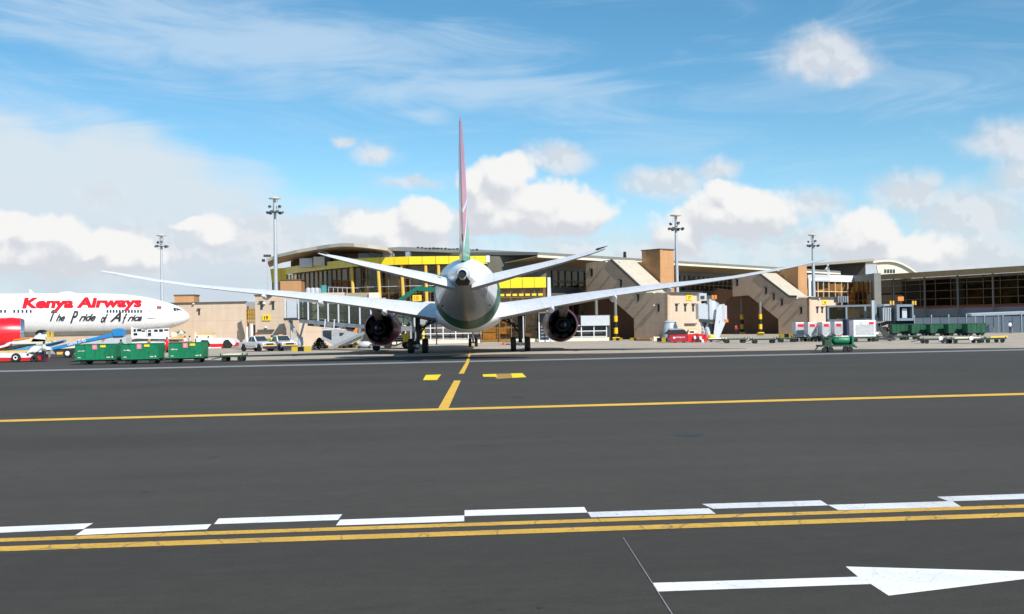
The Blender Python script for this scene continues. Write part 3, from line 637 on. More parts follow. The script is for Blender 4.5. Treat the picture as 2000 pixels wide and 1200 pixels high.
b = MB(); b.b2(A_.x-.2, A_.x+4.0, 220.5, 221.3, 10.3, 10.75); b.obj('white_frame', M_white, T3, world=True)
b = MB(); q = pv[3]; b.b2(q.x-.9, q.x+.5, 222.6, 223.6, 0, 11.6); b.obj('corner_pier', M_greyclad, T3, world=True)
T4 = thing('arched_hall', 'hall with cream curved roof end rising above the glass pavilion', 'hall', (82, 245, 0))
e0, e1 = at(1560,521.5,246), at(1707,510.5,236)
b = MB(); b.prism([e0, e1, e1+Vector((1,14,0)), e0+Vector((1,14,0))], (0,0,.3)); b.obj('soffit', M_soffit, T4, world=True)
b = MB(); b.prism([e0+Vector((0,-.2,0)), e1+Vector((0,-.2,0)), e1+Vector((0,0,0)), e0], (0,0,.55)); b.obj('roof_edge', M_cream, T4, world=True)
vbox('wall', (e0.x,e0.y+6,0), (e1.x,e1.y+6,0), 0, e1.z, M_dgreyclad, T4, .3)
ga, gb = Vector((xat(1707,262), 262, 0)), Vector((xat(1790,262), 262, 0))
slabwall('gable_wall', ga, gb, [(1712,520),(1722,514),(1738,510.5),(1752,512),(1768,519),(1786,531),(1786,545),(1718,545)], M_cream, T4, .5)
pts = [(1704,510.5),(1714,509),(1726,508),(1738,508),(1750,510),(1762,514.5),(1775,521.5),(1790,532)]
o_ = [wallpt(ga, gb, x, y) for x, y in pts]; i_ = [wallpt(ga, gb, x, y+4) for x, y in pts]; n = away(ga, gb)
b = MB(); b.loft([[o-n*.6, i-n*.6, i+n*10, o+n*10] for o, i in zip(o_, i_)]); b.obj('curved_roof', M_cream, T4, world=True)
for i in range(4):
    x = 1727+i*5.6; slabwall('window', ga, gb, [(x,526.5),(x+4.2,526.3),(x+4.2,533.5),(x,533.7)], M_glassd, T4, .2, -.06)
# crane-like struts on pavilion roof
b = MB()
for p, q in (((1604,539,228),(1617,520,228)),((1617,520,228),(1620,537,228)),((1596,533,228),(1617,526,228)),((1617,516,228),(1617,539,228))): b.bar(at(*p), at(*q), .25)
tag(b.obj('roof_derrick', M_lsteel), 'pale steel derrick standing on the pavilion roof', 'derrick')
# ---- far right terminal
R0, R1 = Vector((xat(1716,257), 257, 0)), Vector((xat(2000,222), 222, 0)); RD = (R1-R0).normalized(); RN = -away(R0, R1)
T5 = thing('terminal_building', 'low dark terminal with thin brown roof edge along the right side of the photo', 'terminal', tuple(R0))
R2 = R1 + RD*75
glazing(T5, [R0, R2], 4.8, 11.2, 4.2, [4.8,6.4,8.2,9.8,11.2], M_gl_far, M_mull, .11, .16)
vbox('inner_wall', R0, R2, 0, 11, mat('interior_shade_tone', (.05,.038,.028), .8), T5, .2, 8)  # inner wall colour darkened to stand in for shade behind the glass
for z in (4.7, 8.2): vbox('floor_slab', R0, R2, z-.4, z, M_slab, T5, 8, .2)
vbox('red_trim', R0, R2, 4.2, 4.42, M_red, T5, .2, -.3)
vbox('grey_band', R0, R2, 2.4, 4.2, M_bluegrey, T5, .5, -.5)
vbox('ground_floor_wall', R0, R2, 0, 2.4, M_navy, T5, .2, 3)
q0, q1 = R0+RN*3-RD*1, R2+RN*3
b = MB(); b.prism([q0+Vector((0,0,11.9)), q1+Vector((0,0,11.9)), q1-RN*14+Vector((0,0,11.9)), q0-RN*14+Vector((0,0,11.9))], (0,0,.45)); b.obj('roof', M_rooftop, T5, world=True)
b = MB(); b.prism([q0+Vector((0,0,11.2)), q1+Vector((0,0,11.2)), q1+RN*.2+Vector((0,0,12.42)), q0+RN*.2+Vector((0,0,12.42))], -RN*.15); b.obj('fascia', M_soffit, T5, world=True)
for i in range(7):
    p = R0+RD*(6+i*9)+RN*1.2; b = MB(); b.tube(p, p+Vector((0,0,11.9)), .22, .22, 8); b.obj('column', M_slab if i % 2 else M_greyclad, T5, world=True)
# ------------------------------------------------------------------ stair towers with gate blocks
def slot(parent, A, B, px, py, w, h, lintel=True):
    """a slot window: dark recess, frame and small lintel"""
    f = slabwall('window', A, B, [(px-w/2,py-h/2),(px+w/2,py-h/2),(px+w/2,py+h/2),(px-w/2,py+h/2)], M_glassd, parent, .12, -.03)
    if lintel: slabwall('lintel', A, B, [(px-w/2-1.3,py-h/2-1.2),(px+w/2+1.3,py-h/2-1.4),(px+w/2+1.3,py-h/2+.1),(px-w/2-1.3,py-h/2+.2)], M_dgreyclad, parent, .35, -.32)
    return f
def sconce(parent, A, B, px, py):
    p = wallpt(A, B, px, py) - away(A, B)*.25; b = MB(); b.lathe([(.05,.12),(.17,.08),(.2,-.02),(.1,-.12)], p, n=10); b.bar(p, p+away(A,B)*.3, .06); b.obj('wall_lamp', M_white, parent, world=True)
def gatesign(parent, A, B, x0, y0, x1, y1, txt, round_=False):
    n = away(A, B); s = slabwall('gate_sign', A, B, [(x0,y0),(x1,y0-.1),(x1,y1-.1),(x0,y1)], M_ysign, parent, .1, -.12)
    a, c = wallpt(A, B, x0, y1), wallpt(A, B, x1, y1); z = wallpt(A, B, x0, y0).z - a.z; xd = (c-a).normalized(); w = (c-a).length
    vs, fs = text_geo(txt, height=z*.66, offset=.02); tw = max(v.x for v in vs); b = MB(); b.add([a+xd*(w/2-tw/2+v.x)+Vector((0,0,z*.17+v.y))-n*.15 for v in vs], fs); b.obj('lettering', M_black, parent, world=True)
def block(name, label, cat, near, A_far, A_, B_, **k): pass
# tower 1 (behind the right wing)
C1 = gnd(1304, 663.5); C1.z = 0                      # near corner of the shaded stair wall
D1 = Vector((-.64,.77,0)).normalized(); E1 = Vector((.77,.64,0)).normalized()
F1 = C1 + D1*17.5; H1 = C1 + E1*7.2
ST = thing('stair_tower', 'large tan stair tower with cream stair roof and orange-brown shaft behind the right wing', 'stair tower', tuple(C1), 0, 'stair towers')
slabwall('side_wall', C1, F1, [(1144,517.5),(1194,510),(1249,561),(1261,572),(1304,572.8),(1304,663.6),(1239,663.6),(1238,623),(1193,583),(1179,570),(1145,570)], M_tan, ST, .5)
n1 = away(C1, F1)
front = [wallpt(C1, H1, x, y) for x, y in ((1304.5,573),(1363.5,572.6))]
zt = wallpt(C1, F1, 1304, 572.8).z
p = [C1+n1*.0+Vector((0,0,0)), H1.copy(), H1+Vector((0,0,zt)), C1+Vector((0,0,zt))]
nf = away(C1, H1)
b = MB(); b.prism([q-nf*.02 for q in p], nf*.5); b.obj('front_wall', M_tan2, ST, world=True)
b = MB(); b.prism([H1+nf*.5, H1+nf*9, H1+nf*9+Vector((0,0,zt)), H1+nf*.5+Vector((0,0,zt))], -E1*.4); b.obj('end_wall', M_tan2, ST, world=True)
b = MB(); b.prism([C1+nf*.5+E1*.5+Vector((0,0,zt-.3)), H1+nf*.5-E1*.4+Vector((0,0,zt-.3)), H1+nf*9-E1*.4+Vector((0,0,zt-.3)), C1+nf*9+E1*.5+Vector((0,0,zt-.3))], (0,0,.25)); b.obj('flat_roof', M_greyclad, ST, world=True)
def coping(parent, a, c, w=.18): 
    b = MB(); b.bar(a+Vector((0,0,.06)), c+Vector((0,0,.06)), .6, w); b.obj('coping', M_dgreyclad, parent, world=True)
coping(ST, p[3]-nf*.1, p[2]-nf*.1)
# sloping cream stair roof: from the side wall's top edge back by 4.5 m
tp = [wallpt(C1, F1, x, y) for x, y in ((1194,510),(1249,561),(1261,572))]; wd = E1*4.6
b = MB(); b.loft([[q+n1*.15+Vector((0,0,.02)), q+n1*4.9+Vector((0,0,.02)), q+n1*4.9+Vector((0,0,.22)), q+n1*.15+Vector((0,0,.22))] for q in tp]); b.obj('stair_roof', M_stairroof, ST, world=True)
b = MB(); b.loft([[q-n1*.12+Vector((0,0,-.02)), q+n1*.12+Vector((0,0,-.02)), q+n1*.12+Vector((0,0,.34)), q-n1*.12+Vector((0,0,.34))] for q in tp]); b.obj('stair_coping', M_dgreyclad, ST, world=True)
t0, t1 = wallpt(C1, F1, 1144, 517.5), tp[0]
b = MB(); b.prism([t0+Vector((0,0,.02)), t1+Vector((0,0,.02)), t1+n1*5+Vector((0,0,.02)), t0+n1*5+Vector((0,0,.02))], (0,0,.2)); b.obj('upper_roof', M_stairroof, ST, world=True)
# orange shaft
Q1 = C1 + n1*5.2
S1a, S1b = Q1 - D1*0.2, Q1 + D1*17.5
cr = wallpt(S1a, S1b, 1290, 560)
slabwall('shaft_side', S1a, S1b, [(1225,512.5),(1262,512),(1262,489.5),(1289.5,487.5),(1289.5,576),(1261,573)], M_orange_clad, ST, .5)
topz = wallpt(S1a, S1b, 1289.5, 487.5).z; K1 = Vector((cr.x, cr.y, 0))
b = MB(); kk = xat(1308, K1.y+2); w1 = 3.0
b.prism([K1+Vector((0,0,3)), K1+E1*w1+Vector((0,0,3)), K1+E1*w1+Vector((0,0,topz)), K1+Vector((0,0,topz))], nf*3.6); b.obj('shaft_front', M_orange_clad, ST, world=True)
b = MB(); b.prism([K1-nf*.15-E1*.1+Vector((0,0,topz)), K1+E1*(w1+.1)-nf*.15+Vector((0,0,topz)), K1+E1*(w1+.1)+nf*3.7+Vector((0,0,topz)), K1+nf*3.7-E1*.1+Vector((0,0,topz))], (0,0,.14)); b.obj('coping', M_dgreyclad, ST, world=True)
for x, y in ((1156,533),(1213,554),(1246.5,582),(1286.5,602)): slot(ST, C1, F1, x, y, 4, 14)
for x in (1321,1338,1353.5): slot(ST, C1, H1, x, 601.5, 4, 14.5)
for x, y in ((1186.5,511.5),(1213,512),(1280,597),): sconce(ST, C1, F1, x, y)
sconce(ST, C1, F1, 1279.5, 572.5)
gatesign(ST, C1, H1, 1339.5, 576.5, 1351, 587, '17')
slabwall('ledge', C1, H1, [(1336,632),(1358,631.6),(1358,633.8),(1336,634)], M_dgreyclad, ST, .4, -.35)
# shaded undercroft wall seen below the sloping stair
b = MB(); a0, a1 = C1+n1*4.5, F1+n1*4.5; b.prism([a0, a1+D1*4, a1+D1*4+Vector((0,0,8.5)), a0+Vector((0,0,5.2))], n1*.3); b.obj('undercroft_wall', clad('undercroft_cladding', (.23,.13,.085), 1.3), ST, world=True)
def striped_column(px, base_y, top, label):
    g_ = gnd(px, base_y); t = thing('striped_column', label, 'column', (g_.x, g_.y, 0), 0, 'columns with yellow and black bases')
    b = MB(); b.tube((0,0,3.45),(0,0,top),.24,.24,14); b.obj('shaft', M_greyclad, t)
    for k in range(4):
        b = MB(); b.tube((0,0,k*.86),(0,0,(k+1)*.86),.31,.31,16); b.obj('stripe', M_yel if k % 2 else M_black, t)
    b = MB(); b.box((0,0,.17),(1.0,1.0,.34)); b.obj('plinth', M_ysign, t)
striped_column(1165.5, 663.5, 6.9, 'striped column nearest the right engine, under the stair tower')
striped_column(1203, 663.5, 6.0, 'striped column below the sloping stair behind the right wing')
# tower 2, further along
C2 = gnd(1581, 652.5); C2.z = 0; F2 = C2 + D1*20; H2 = C2 + E1*7.5
S2 = thing('stair_tower', 'farther tan stair tower beside the silver cargo containers', 'stair tower', tuple(C2), 0, 'stair towers')
slabwall('side_wall', C2, F2, [(1430.5,543.5),(1482,535.5),(1541,581),(1581,582),(1581,652.6),(1521,652.6),(1520,624),(1462,577),(1431,579.5)], M_tan, S2, .5)
zt = wallpt(C2, F2, 1581, 582).z
p = [C2.copy(), H2.copy(), H2+Vector((0,0,zt)), C2+Vector((0,0,zt))]
b = MB(); b.prism([q-nf*.02 for q in p], nf*.5); b.obj('front_wall', M_tan2, S2, world=True)
b = MB(); b.prism([H2+nf*.5, H2+nf*9, H2+nf*9+Vector((0,0,zt)), H2+nf*.5+Vector((0,0,zt))], -E1*.4); b.obj('end_wall', M_tan2, S2, world=True)
b = MB(); b.prism([C2+nf*.5+E1*.5+Vector((0,0,zt-.3)), H2+nf*.5-E1*.4+Vector((0,0,zt-.3)), H2+nf*9-E1*.4+Vector((0,0,zt-.3)), C2+nf*9+E1*.5+Vector((0,0,zt-.3))], (0,0,.25)); b.obj('flat_roof', M_greyclad, S2, world=True)
coping(S2, p[3]-nf*.1, p[2]-nf*.1)
tp = [wallpt(C2, F2, x, y) for x, y in ((1482,535.5),(1541,581),(1556,581.4))]
b = MB(); b.loft([[q+n1*.15+Vector((0,0,.02)), q+n1*4.9+Vector((0,0,.02)), q+n1*4.9+Vector((0,0,.22)), q+n1*.15+Vector((0,0,.22))] for q in tp]); b.obj('stair_roof', M_stairroof, S2, world=True)
b = MB(); b.loft([[q-n1*.12+Vector((0,0,-.02)), q+n1*.12+Vector((0,0,-.02)), q+n1*.12+Vector((0,0,.34)), q-n1*.12+Vector((0,0,.34))] for q in tp]); b.obj('stair_coping', M_dgreyclad, S2, world=True)
t0, t1 = wallpt(C2, F2, 1430.5, 543.5), tp[0]
b = MB(); b.prism([t0+Vector((0,0,.02)), t1+Vector((0,0,.02)), t1+n1*5+Vector((0,0,.02)), t0+n1*5+Vector((0,0,.02))], (0,0,.2)); b.obj('upper_roof', M_stairroof, S2, world=True)
S2a, S2b = C2+n1*5.2-D1*.2, C2+n1*5.2+D1*20
slabwall('shaft_side', S2a, S2b, [(1500,536),(1533,533),(1533,521.5),(1559,519.5),(1559,583),(1553,581)], M_orange_clad, S2, .5)
cr = wallpt(S2a, S2b, 1559, 560); K2 = Vector((cr.x, cr.y, 0)); topz = wallpt(S2a, S2b, 1559, 519.5).z; w2 = 2.6
b = MB(); b.prism([K2+Vector((0,0,3)), K2+E1*w2+Vector((0,0,3)), K2+E1*w2+Vector((0,0,topz)), K2+Vector((0,0,topz))], nf*3.6); b.obj('shaft_front', M_orange_clad, S2, world=True)
for x, y in ((1440,552.5),(1496.5,568.5),(1511.5,580),(1527.5,591),(1565,607)): slot(S2, C2, F2, x, y, 3.8, 12.5)
for x in (1596,1605.5,1616): slot(S2, C2, H2, x, 606, 3.2, 12)
sconce(S2, C2, F2, 1558.5, 583); sconce(S2, C2, H2, 1597.5, 584)
gatesign(S2, C2, H2, 1605.5, 586.5, 1614.5, 595, '16')
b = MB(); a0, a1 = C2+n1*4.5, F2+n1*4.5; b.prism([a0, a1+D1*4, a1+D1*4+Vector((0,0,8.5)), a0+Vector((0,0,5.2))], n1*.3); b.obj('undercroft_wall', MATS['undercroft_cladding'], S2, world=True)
striped_column(1449.5, 652.5, 6.8, 'striped column in front of the pale roller door right of the grey boarding bridge')
striped_column(1485.5, 653, 5.6, 'striped column below the farther sloping stair')
for k in range(3):
    b = MB(); b2_ = gnd(1424+k*14, 651.5); b.box((b2_.x, b2_.y+1.5, 1.7), (1.22, .12, 3.4)); tag(b.obj('roller_door', mat('pale_blue_door', (.36,.43,.50), .5)), 'pale blue roller door leaf, %s of three beside the striped column' % ('first','second','third')[k], 'door', 'pale blue roller door leaves')

# ---- left pier: beige wall, gate block 19
T6 = thing('gate_building', 'long plain beige wall with orange rooftop box behind the red and white aircraft nose', 'building', (-60, 168, 0))
wA, wB = Vector((xat(482.5,165),165,0)), Vector((xat(379,165.8),165.8,0)); wd_ = (wB-wA).normalized()
wC = wA + wd_*90
b = MB(); b.prism([wA, wC, wC+Vector((0,0,6.55)), wA+Vector((0,0,6.55))], away(wA, wB)*6); b.obj('wall', M_tan2, T6, world=True)
b = MB(); b.bar(wA+Vector((0,0,6.62)), wC+Vector((0,0,6.62)), .5, .14); b.obj('coping', M_dgreyclad, T6, world=True)
a_ = at(340.5,596,172); c_ = at(378.5,577.3,172); b = MB(); b.b2(a_.x, c_.x, 172, 175, 6.4, c_.z); b.obj('rooftop_box', M_orange_clad, T6, world=True)
b = MB(); b.b2(a_.x-.1, c_.x+.1, 171.9, 175.1, c_.z, c_.z+.16); b.obj('rooftop_box_cap', M_dgreyclad, T6, world=True)
slot(T6, wA, wB, 389, 610, 3.4, 12); sconce(T6, wA, wB, 379, 594)
pA, pB = Vector((xat(482,162),162,0)), Vector((xat(500,160),160,0))
slabwall('white_frame', pA, pB, [(481,590),(500,589.5),(500,598.5),(481,598.5)], M_white, T6, .5)
glazing(T6, [pA, pB], 3.4, 5.4, .5, 3, M_gl_brown, M_ochre, .07, .12)
slabwall('white_frame', pA, pB, [(481,624.5),(500,624.5),(500,628),(481,628)], M_white, T6, .5)
vbox('dark_doorway', pA, pB, 0, 3.1, M_dark, T6, .2, 1.)
b = MB(); q = wallpt(pA, pB, 493, 640); b.box((q.x,q.y-.3,1.6),(.35,.3,3.2)); b.box((q.x-.7,q.y-.3,1.4),(.25,.3,2.8)); b.obj('white_pier', M_white, T6, world=True)
B19 = thing('gate_block', 'beige gate block with two slot windows and yellow sign 19', 'building', tuple(gnd(528,684)), 0)
gA_, gB_ = gnd(499.5,683.8), gnd(556,683.0)
for v in (gA_, gB_): v.z = 0
b = MB(); nb = away(gA_, gB_); ztop = wallpt(gA_, gB_, 528, 577.5).z
b.prism([gA_, gB_, gB_+Vector((0,0,ztop)), gA_+Vector((0,0,ztop))], nb*5); b.obj('wall', M_tan2, B19, world=True)
b = MB(); b.prism([gA_-nb*.1+Vector((-.1,0,ztop)), gB_-nb*.1+Vector((.1,0,ztop)), gB_+nb*5+Vector((.1,0,ztop)), gA_+nb*5+Vector((-.1,0,ztop))], (0,0,.14)); b.obj('coping', M_dgreyclad, B19, world=True)
for x in (510.8, 533.5): slot(B19, gA_, gB_, x, 597.5, 4.6, 16)
sconce(B19, gA_, gB_, 517, 593); sconce(B19, gA_, gB_, 520.5, 640)
gatesign(B19, gA_, gB_, 513, 615.5, 528.5, 626.5, '19')
slabwall('ledge', gA_, gB_, [(505,644.3),(536,643.6),(536,645.6),(505,646.4)], M_dgreyclad, B19, .4, -.4)
P19 = thing('gate_building', 'beige connecting building with orange box behind the sign 19 block and the boarding bridge', 'building', (-30, 147, 0))
a_ = at(548,596,159); c_ = at(588,547.5,159); b = MB(); b.b2(a_.x, c_.x, 159, 162, 5.0, c_.z); b.obj('rooftop_box', M_orange_clad, P19, world=True)
b = MB(); b.b2(a_.x-.1, c_.x+.1, 158.9, 162.1, c_.z, c_.z+.14); b.obj('rooftop_box_cap', M_dgreyclad, P19, world=True)
a_ = at(552,600,147); c_ = at(672,571.5,147); b = MB(); b.b2(a_.x, c_.x, 147, 149.5, 0, c_.z); b.obj('wall', M_tan2, P19, world=True)
a_ = at(672,600,148); c_ = at(741,571.5,148); b = MB(); b.b2(a_.x+.05, c_.x, 148, 148.4, 5.55, c_.z); b.obj('parapet', mat('olive_grey_panel', (.30,.27,.19), .6), P19, world=True)
b = MB(); b.b2(a_.x+.05, c_.x-.5, 149, 149.4, 0, 5.5); b.obj('recess_wall', M_dark, P19, world=True)
b = MB(); b.b2(c_.x-1.4, c_.x+.1, 147.6, 147.95, 5.5, c_.z-.02); b.obj('cream_panel', M_cream, P19, world=True)
for i in range(7):
    b = MB(); x = a_.x+.4+i*.52; b.b2(x, x+.2, 148.6, 148.8, 4.2, 5.5); b.obj('louvre_post', M_ochre, P19, world=True)
for px in (722, 741, 750):
    q = at(px, 588, 146); b = MB(); b.box((q.x, 146, q.z-.3), (.85 if px < 750 else .5, .5, 1.4)); b.obj('duct', M_foil, P19, world=True)
b = MB()      # rooftop chiller units: galvanised curved tops
for i in range(4):
    q = at(602+i*8.5, 569, 148.5); b.lathe([(.34,-.55),(.36,.3),(.22,.5),(.02,.55)], (q.x, 148.5, 0), n=10); 
    for v in b.v[-40:]: v.z += q.z - .05
b.obj('air_unit', M_foil, P19, world=True)
q0, q1 = at(590,577,148), at(638,578,148); b = MB(); b.b2(q0.x, q1.x, 147.2, 149, q0.z-.1, q0.z+.15); b.obj('unit_base', M_galv, P19, world=True)
q0 = at(634,567,148.5); b = MB(); b.box((q0.x, 148.3, q0.z), (.6,.8,1.3)); b.obj('teal_unit', mat('teal_unit', (.05,.30,.30), .5), P19, world=True)
b = MB()
for i in range(5):
    q = at(642+i*9, 568, 147.6); b.bar((q.x,147.6,q.z-.6),(q.x,147.6,q.z+.5),.06)
q0, q1 = at(642,561,147.6), at(700,563,147.6); b.bar(q0, q1, .06); b.obj('handrail', M_lsteel, P19, world=True)

# green stair canopy and yellow sign 18, upper floor left of the tail
GC = thing('stair_canopy', 'dark green bent canopy of an outside stair left of the tail cone', 'canopy', tuple(at(800,600,140)))
pts = [(772,593),(814,564.2),(850,567)]; b = MB(); w3 = [at(x,y,140) for x,y in pts]
b.loft([[q+Vector((0,0,.32)), q+Vector((0,2,.32)), q+Vector((0,2,-.24)), q+Vector((0,0,-.24))] for q in w3]); b.obj('canopy_beam', M_dgreen if False else mat('canopy_green', (.0,.13,.085), .45), GC, world=True)
b = MB()
for q in w3: b.tube((q.x, q.y+1, 0), (q.x, q.y+1, q.z-.2), .09, n=6)
b.obj('post', M_dark, GC, world=True)
a_ = at(806,588.5,139); c_ = at(823,576.5,139); sg = thing('gate_sign', 'yellow gate number sign on post left of the aircraft tail', 'sign', (a_.x+.5, 139, 0))
b = MB(); b.b2(a_.x, c_.x, 139, 139.25, a_.z, c_.z); b.obj('sign_board', M_ysign, sg, world=True)
b = MB(); b.box(((a_.x+c_.x)/2, 139.1, a_.z/2), (.16,.16,a_.z)); b.obj('post', M_dark, sg, world=True)
text_on('18', ((a_.x+.2), 138.99, a_.z+.13), (1,0,0), (0,0,1), (0,-1,0), M_orange, sg, world=True, height=.55, offset=.03)

# white mesh fence in front of the ground floor
FE = thing('mesh_fence', 'white metal frame fence with square openings behind the landing gear', 'fence', (-6, 151.8, 0))
f0, f1 = -18.5, 13.2
for z in (.55, 1.35, 2.15):
    b = MB(); b.bar((f0,151.8,z),(f1,151.8,z),.11); b.obj('rail', M_white, FE, world=True)
pst = None; i = 0; x = f0
while x <= f1:
    if pst is None: b = MB(); b.box((0,0,1.35),(.12,.12,2.7)); pst = b.obj('post', M_white, FE); pst.location = (x+6, 0, 0)
    else: inst(pst, FE, (x+6, 0, 0))
    x += 1.76
for x in (-12.5, -1.8, 3.0):      # taller yellow posts behind
    b = MB(); b.tube((x,152.2,0),(x,152.2,3.0),.17,.17,8); tag(b.obj('yellow_post', M_ysign), 'yellow bollard post behind the white mesh fence, %s' % {-12.5:'left of the belly',-1.8:'just right of the nose wheel',3.0:'right of the right landing gear'}[x], 'bollard', 'yellow posts behind the fence')
b = MB()
for i in range(3):
    for k in range(5): b.box((1.7+i*.6, 152.3, .5+k*.62), (.5,.1,.4))
tag(b.obj('yellow_panel_rack', M_ysign), 'yellow slatted panels standing behind the right landing gear', 'rack')
t = tag((lambda b: b.b2(9.6,13.6,151.5,152.1,2.1,3.5).obj('grey_container', M_lsteel))(MB()), 'pale grey box panel above the mesh fence right of the right engine', 'container')
b = MB(); b.b2(9.4,13.8,152.3,155,0,3.6); tag(b.obj('dark_bay', M_dark), 'dark open bay behind the mesh fence right of the right engine', 'bay')
b = MB(); b.b2(-19,13.4,150.2,151.0,.0,.45); tag(b.obj('white_kerb', M_cream), 'low cream kerb wall along the foot of the mesh fence', 'kerb')
b = MB(); b.b2(3.9,5.0,149.6,151.6,.2,3.9); 
t = thing('dark_cabin', 'dark cabin with white frame standing between the right gear and the right engine', 'cabin', (4.4,150.4,0))
for v in b.v: pass
b.obj('cabin_body', M_dark, t, world=True)
b = MB()
for x in (3.7, 5.2): b.box((x,149.55,2.0),(.16,.2,4.0))
b.box((4.45,149.55,4.05),(1.7,.3,.2)); b.box((4.45,149.55,.12),(1.7,.25,.24)); b.obj('white_frame', M_white, t, world=True)
for k in range(4):
    b = MB(); b.box((4.45,149.5,.7+k*.45),(1.1,.05,.18)); b.obj('slat', M_bluegrey, t, world=True)
t = thing('pale_canopy', 'pale flat canopy above the fence between the right gear and right engine', 'canopy', (7,149,0))
b = MB(); b.b2(1.4,5.3,148,151.5,4.2,4.6); b.obj('canopy_slab', M_lsteel, t, world=True)
b = MB()
for x in (1.5, 5.2): b.tube((x,148.4,0),(x,148.4,4.2),.08,n=6)
b.obj('post', M_lsteel, t, world=True)
# right-hand fence of grey panels in front of the far terminal
FR = thing('panel_fence', 'dark grey panel fence along the foot of the far right terminal', 'fence', (70, 165, 0))
ra, rb = Vector((xat(1786,163),163,0)), Vector((xat(2080,150),150,0)); L_ = (rb-ra).length; dd = (rb-ra).normalized(); nn = int(L_/1.25); src = None
for i in range(nn):
    P = ra+dd*(i+.5)*1.25; 
    if src is None: b = MB(); b.box((0,0,1.25),(1.17,.08,2.3)); src = b.obj('fence_panel', M_bluegrey, FR); o = src
    else: o = inst(src, FR)
    q = parent_matrix(FR).inverted() @ (Matrix.Translation(P) @ Matrix.Rotation(math.atan2(dd.y,dd.x)+rnd.uniform(-.05,.05), 4, 'Z')); o.location = q.to_translation(); o.rotation_euler = q.to_euler()
src = None
for i in range(nn//2+1):
    P = ra+dd*i*2.5
    if src is None: b = MB(); b.box((0,0,1.4),(.12,.14,2.8)); src = b.obj('post', M_steel, FR); o = src
    else: o = inst(src, FR)
    q = parent_matrix(FR).inverted() @ Matrix.Translation(P); o.location = q.to_translation()
b = MB(); a_ = at(1898,618,158); c_ = at(2060,612,152); b.prism([a_, c_, c_+Vector((0,2,.1)), a_+Vector((0,2,.1))], (0,0,.35)); t = tag(b.obj('white_awning', M_lsteel), 'thin white awning edge above the grey fence at the far right', 'awning')
for x_ in (1,): 
    b = MB()
    for px in (1905,1950,1995,2040):
        q = at(px, 616, 155); b.tube((q.x, 155, 0), (q.x, 155, q.z), .07, n=6)
    tag(b.obj('awning_post', M_steel), 'thin steel posts holding the white awning', 'posts')

# ------------------------------------------------------------------ flood light masts
def mast(px, topy, D, r, label, heads=8):
    x = xat(px+ (topy-600)*-.0175*0, D); tp_ = at(px, topy, D); base = Vector((tp_.x, D, 0)); H = tp_.z
    t = thing('floodlight_mast', label, 'light mast', tuple(base), rnd.random(), 'flood light masts')
    b = MB(); b.tube((0,0,0),(0,0,H-.4), r*1.25, r*.62, 12); b.obj('pole', M_galv, t, auto=40)
    b = MB(); b.lathe([(.05,H-.45),(.85,H-.4),(.9,H-.28),(.2,H-.1)], n=14); b.obj('top_disc', M_cream, t)
    b = MB(); b.lathe([(.86,H-2.3),(.94,H-2.3),(.94,H-2.2),(.86,H-2.2),(.86,H-2.3)], n=16)
    for k in range(4): a = k*math.pi/2; b.bar((0,0,H-2.25),(.9*math.cos(a),.9*math.sin(a),H-2.25),.08)
    for k in range(3): a = k*2.1; b.bar((.35*math.cos(a),.35*math.sin(a),H-.4),(.55*math.cos(a),.55*math.sin(a),H-2.25),.05)
    b.obj('head_frame', M_galv, t)
    for k in range(heads):
        a = k*2*math.pi/heads+.2; rr_ = 1.08; z = H-2.35 + (.8 if k % 3 == 2 else 0); rr_ = .8 if k % 3 == 2 else rr_
        b = MB(); b.box((rr_*math.cos(a), rr_*math.sin(a), z), (.24,.42,.34), rz=a, ry=.75); l = b.obj('floodlight', M_dark, t)
        b = MB(); b.box(((rr_+.12)*math.cos(a), (rr_+.12)*math.sin(a), z-.12), (.05,.34,.26), rz=a, ry=.75); b.obj('lamp_glass', M_lamp, l)
mast(315, 457, 200, .30, 'flood light mast rising behind the red and white aircraft nose')
mast(536.5, 383.5, 156.5, .30, 'tallest flood light mast, in front of the yellow corner of the terminal', 9)
mast(1319.5, 417, 163, .30, 'flood light mast behind the nearer tan stair tower')
mast(1587, 456, 205, .34, 'flood light mast behind the farther tan stair tower')
t = thing('small_floodlight', 'small white flood light on thin pole at the left tip of the curved roof', 'light', (xat(524,165),165,0))
b = MB(); tp_ = at(523,500,165); b.tube((0,0,0),(0,0,tp_.z-.3),.09,.07,8); b.obj('pole', M_galv, t)
b = MB(); b.box((0,0,tp_.z),(1.1,.6,.35),rz=.3); b.box((-.6,0,tp_.z-.7),(.4,.5,.4)); b.obj('lamp_head', M_dark, t)

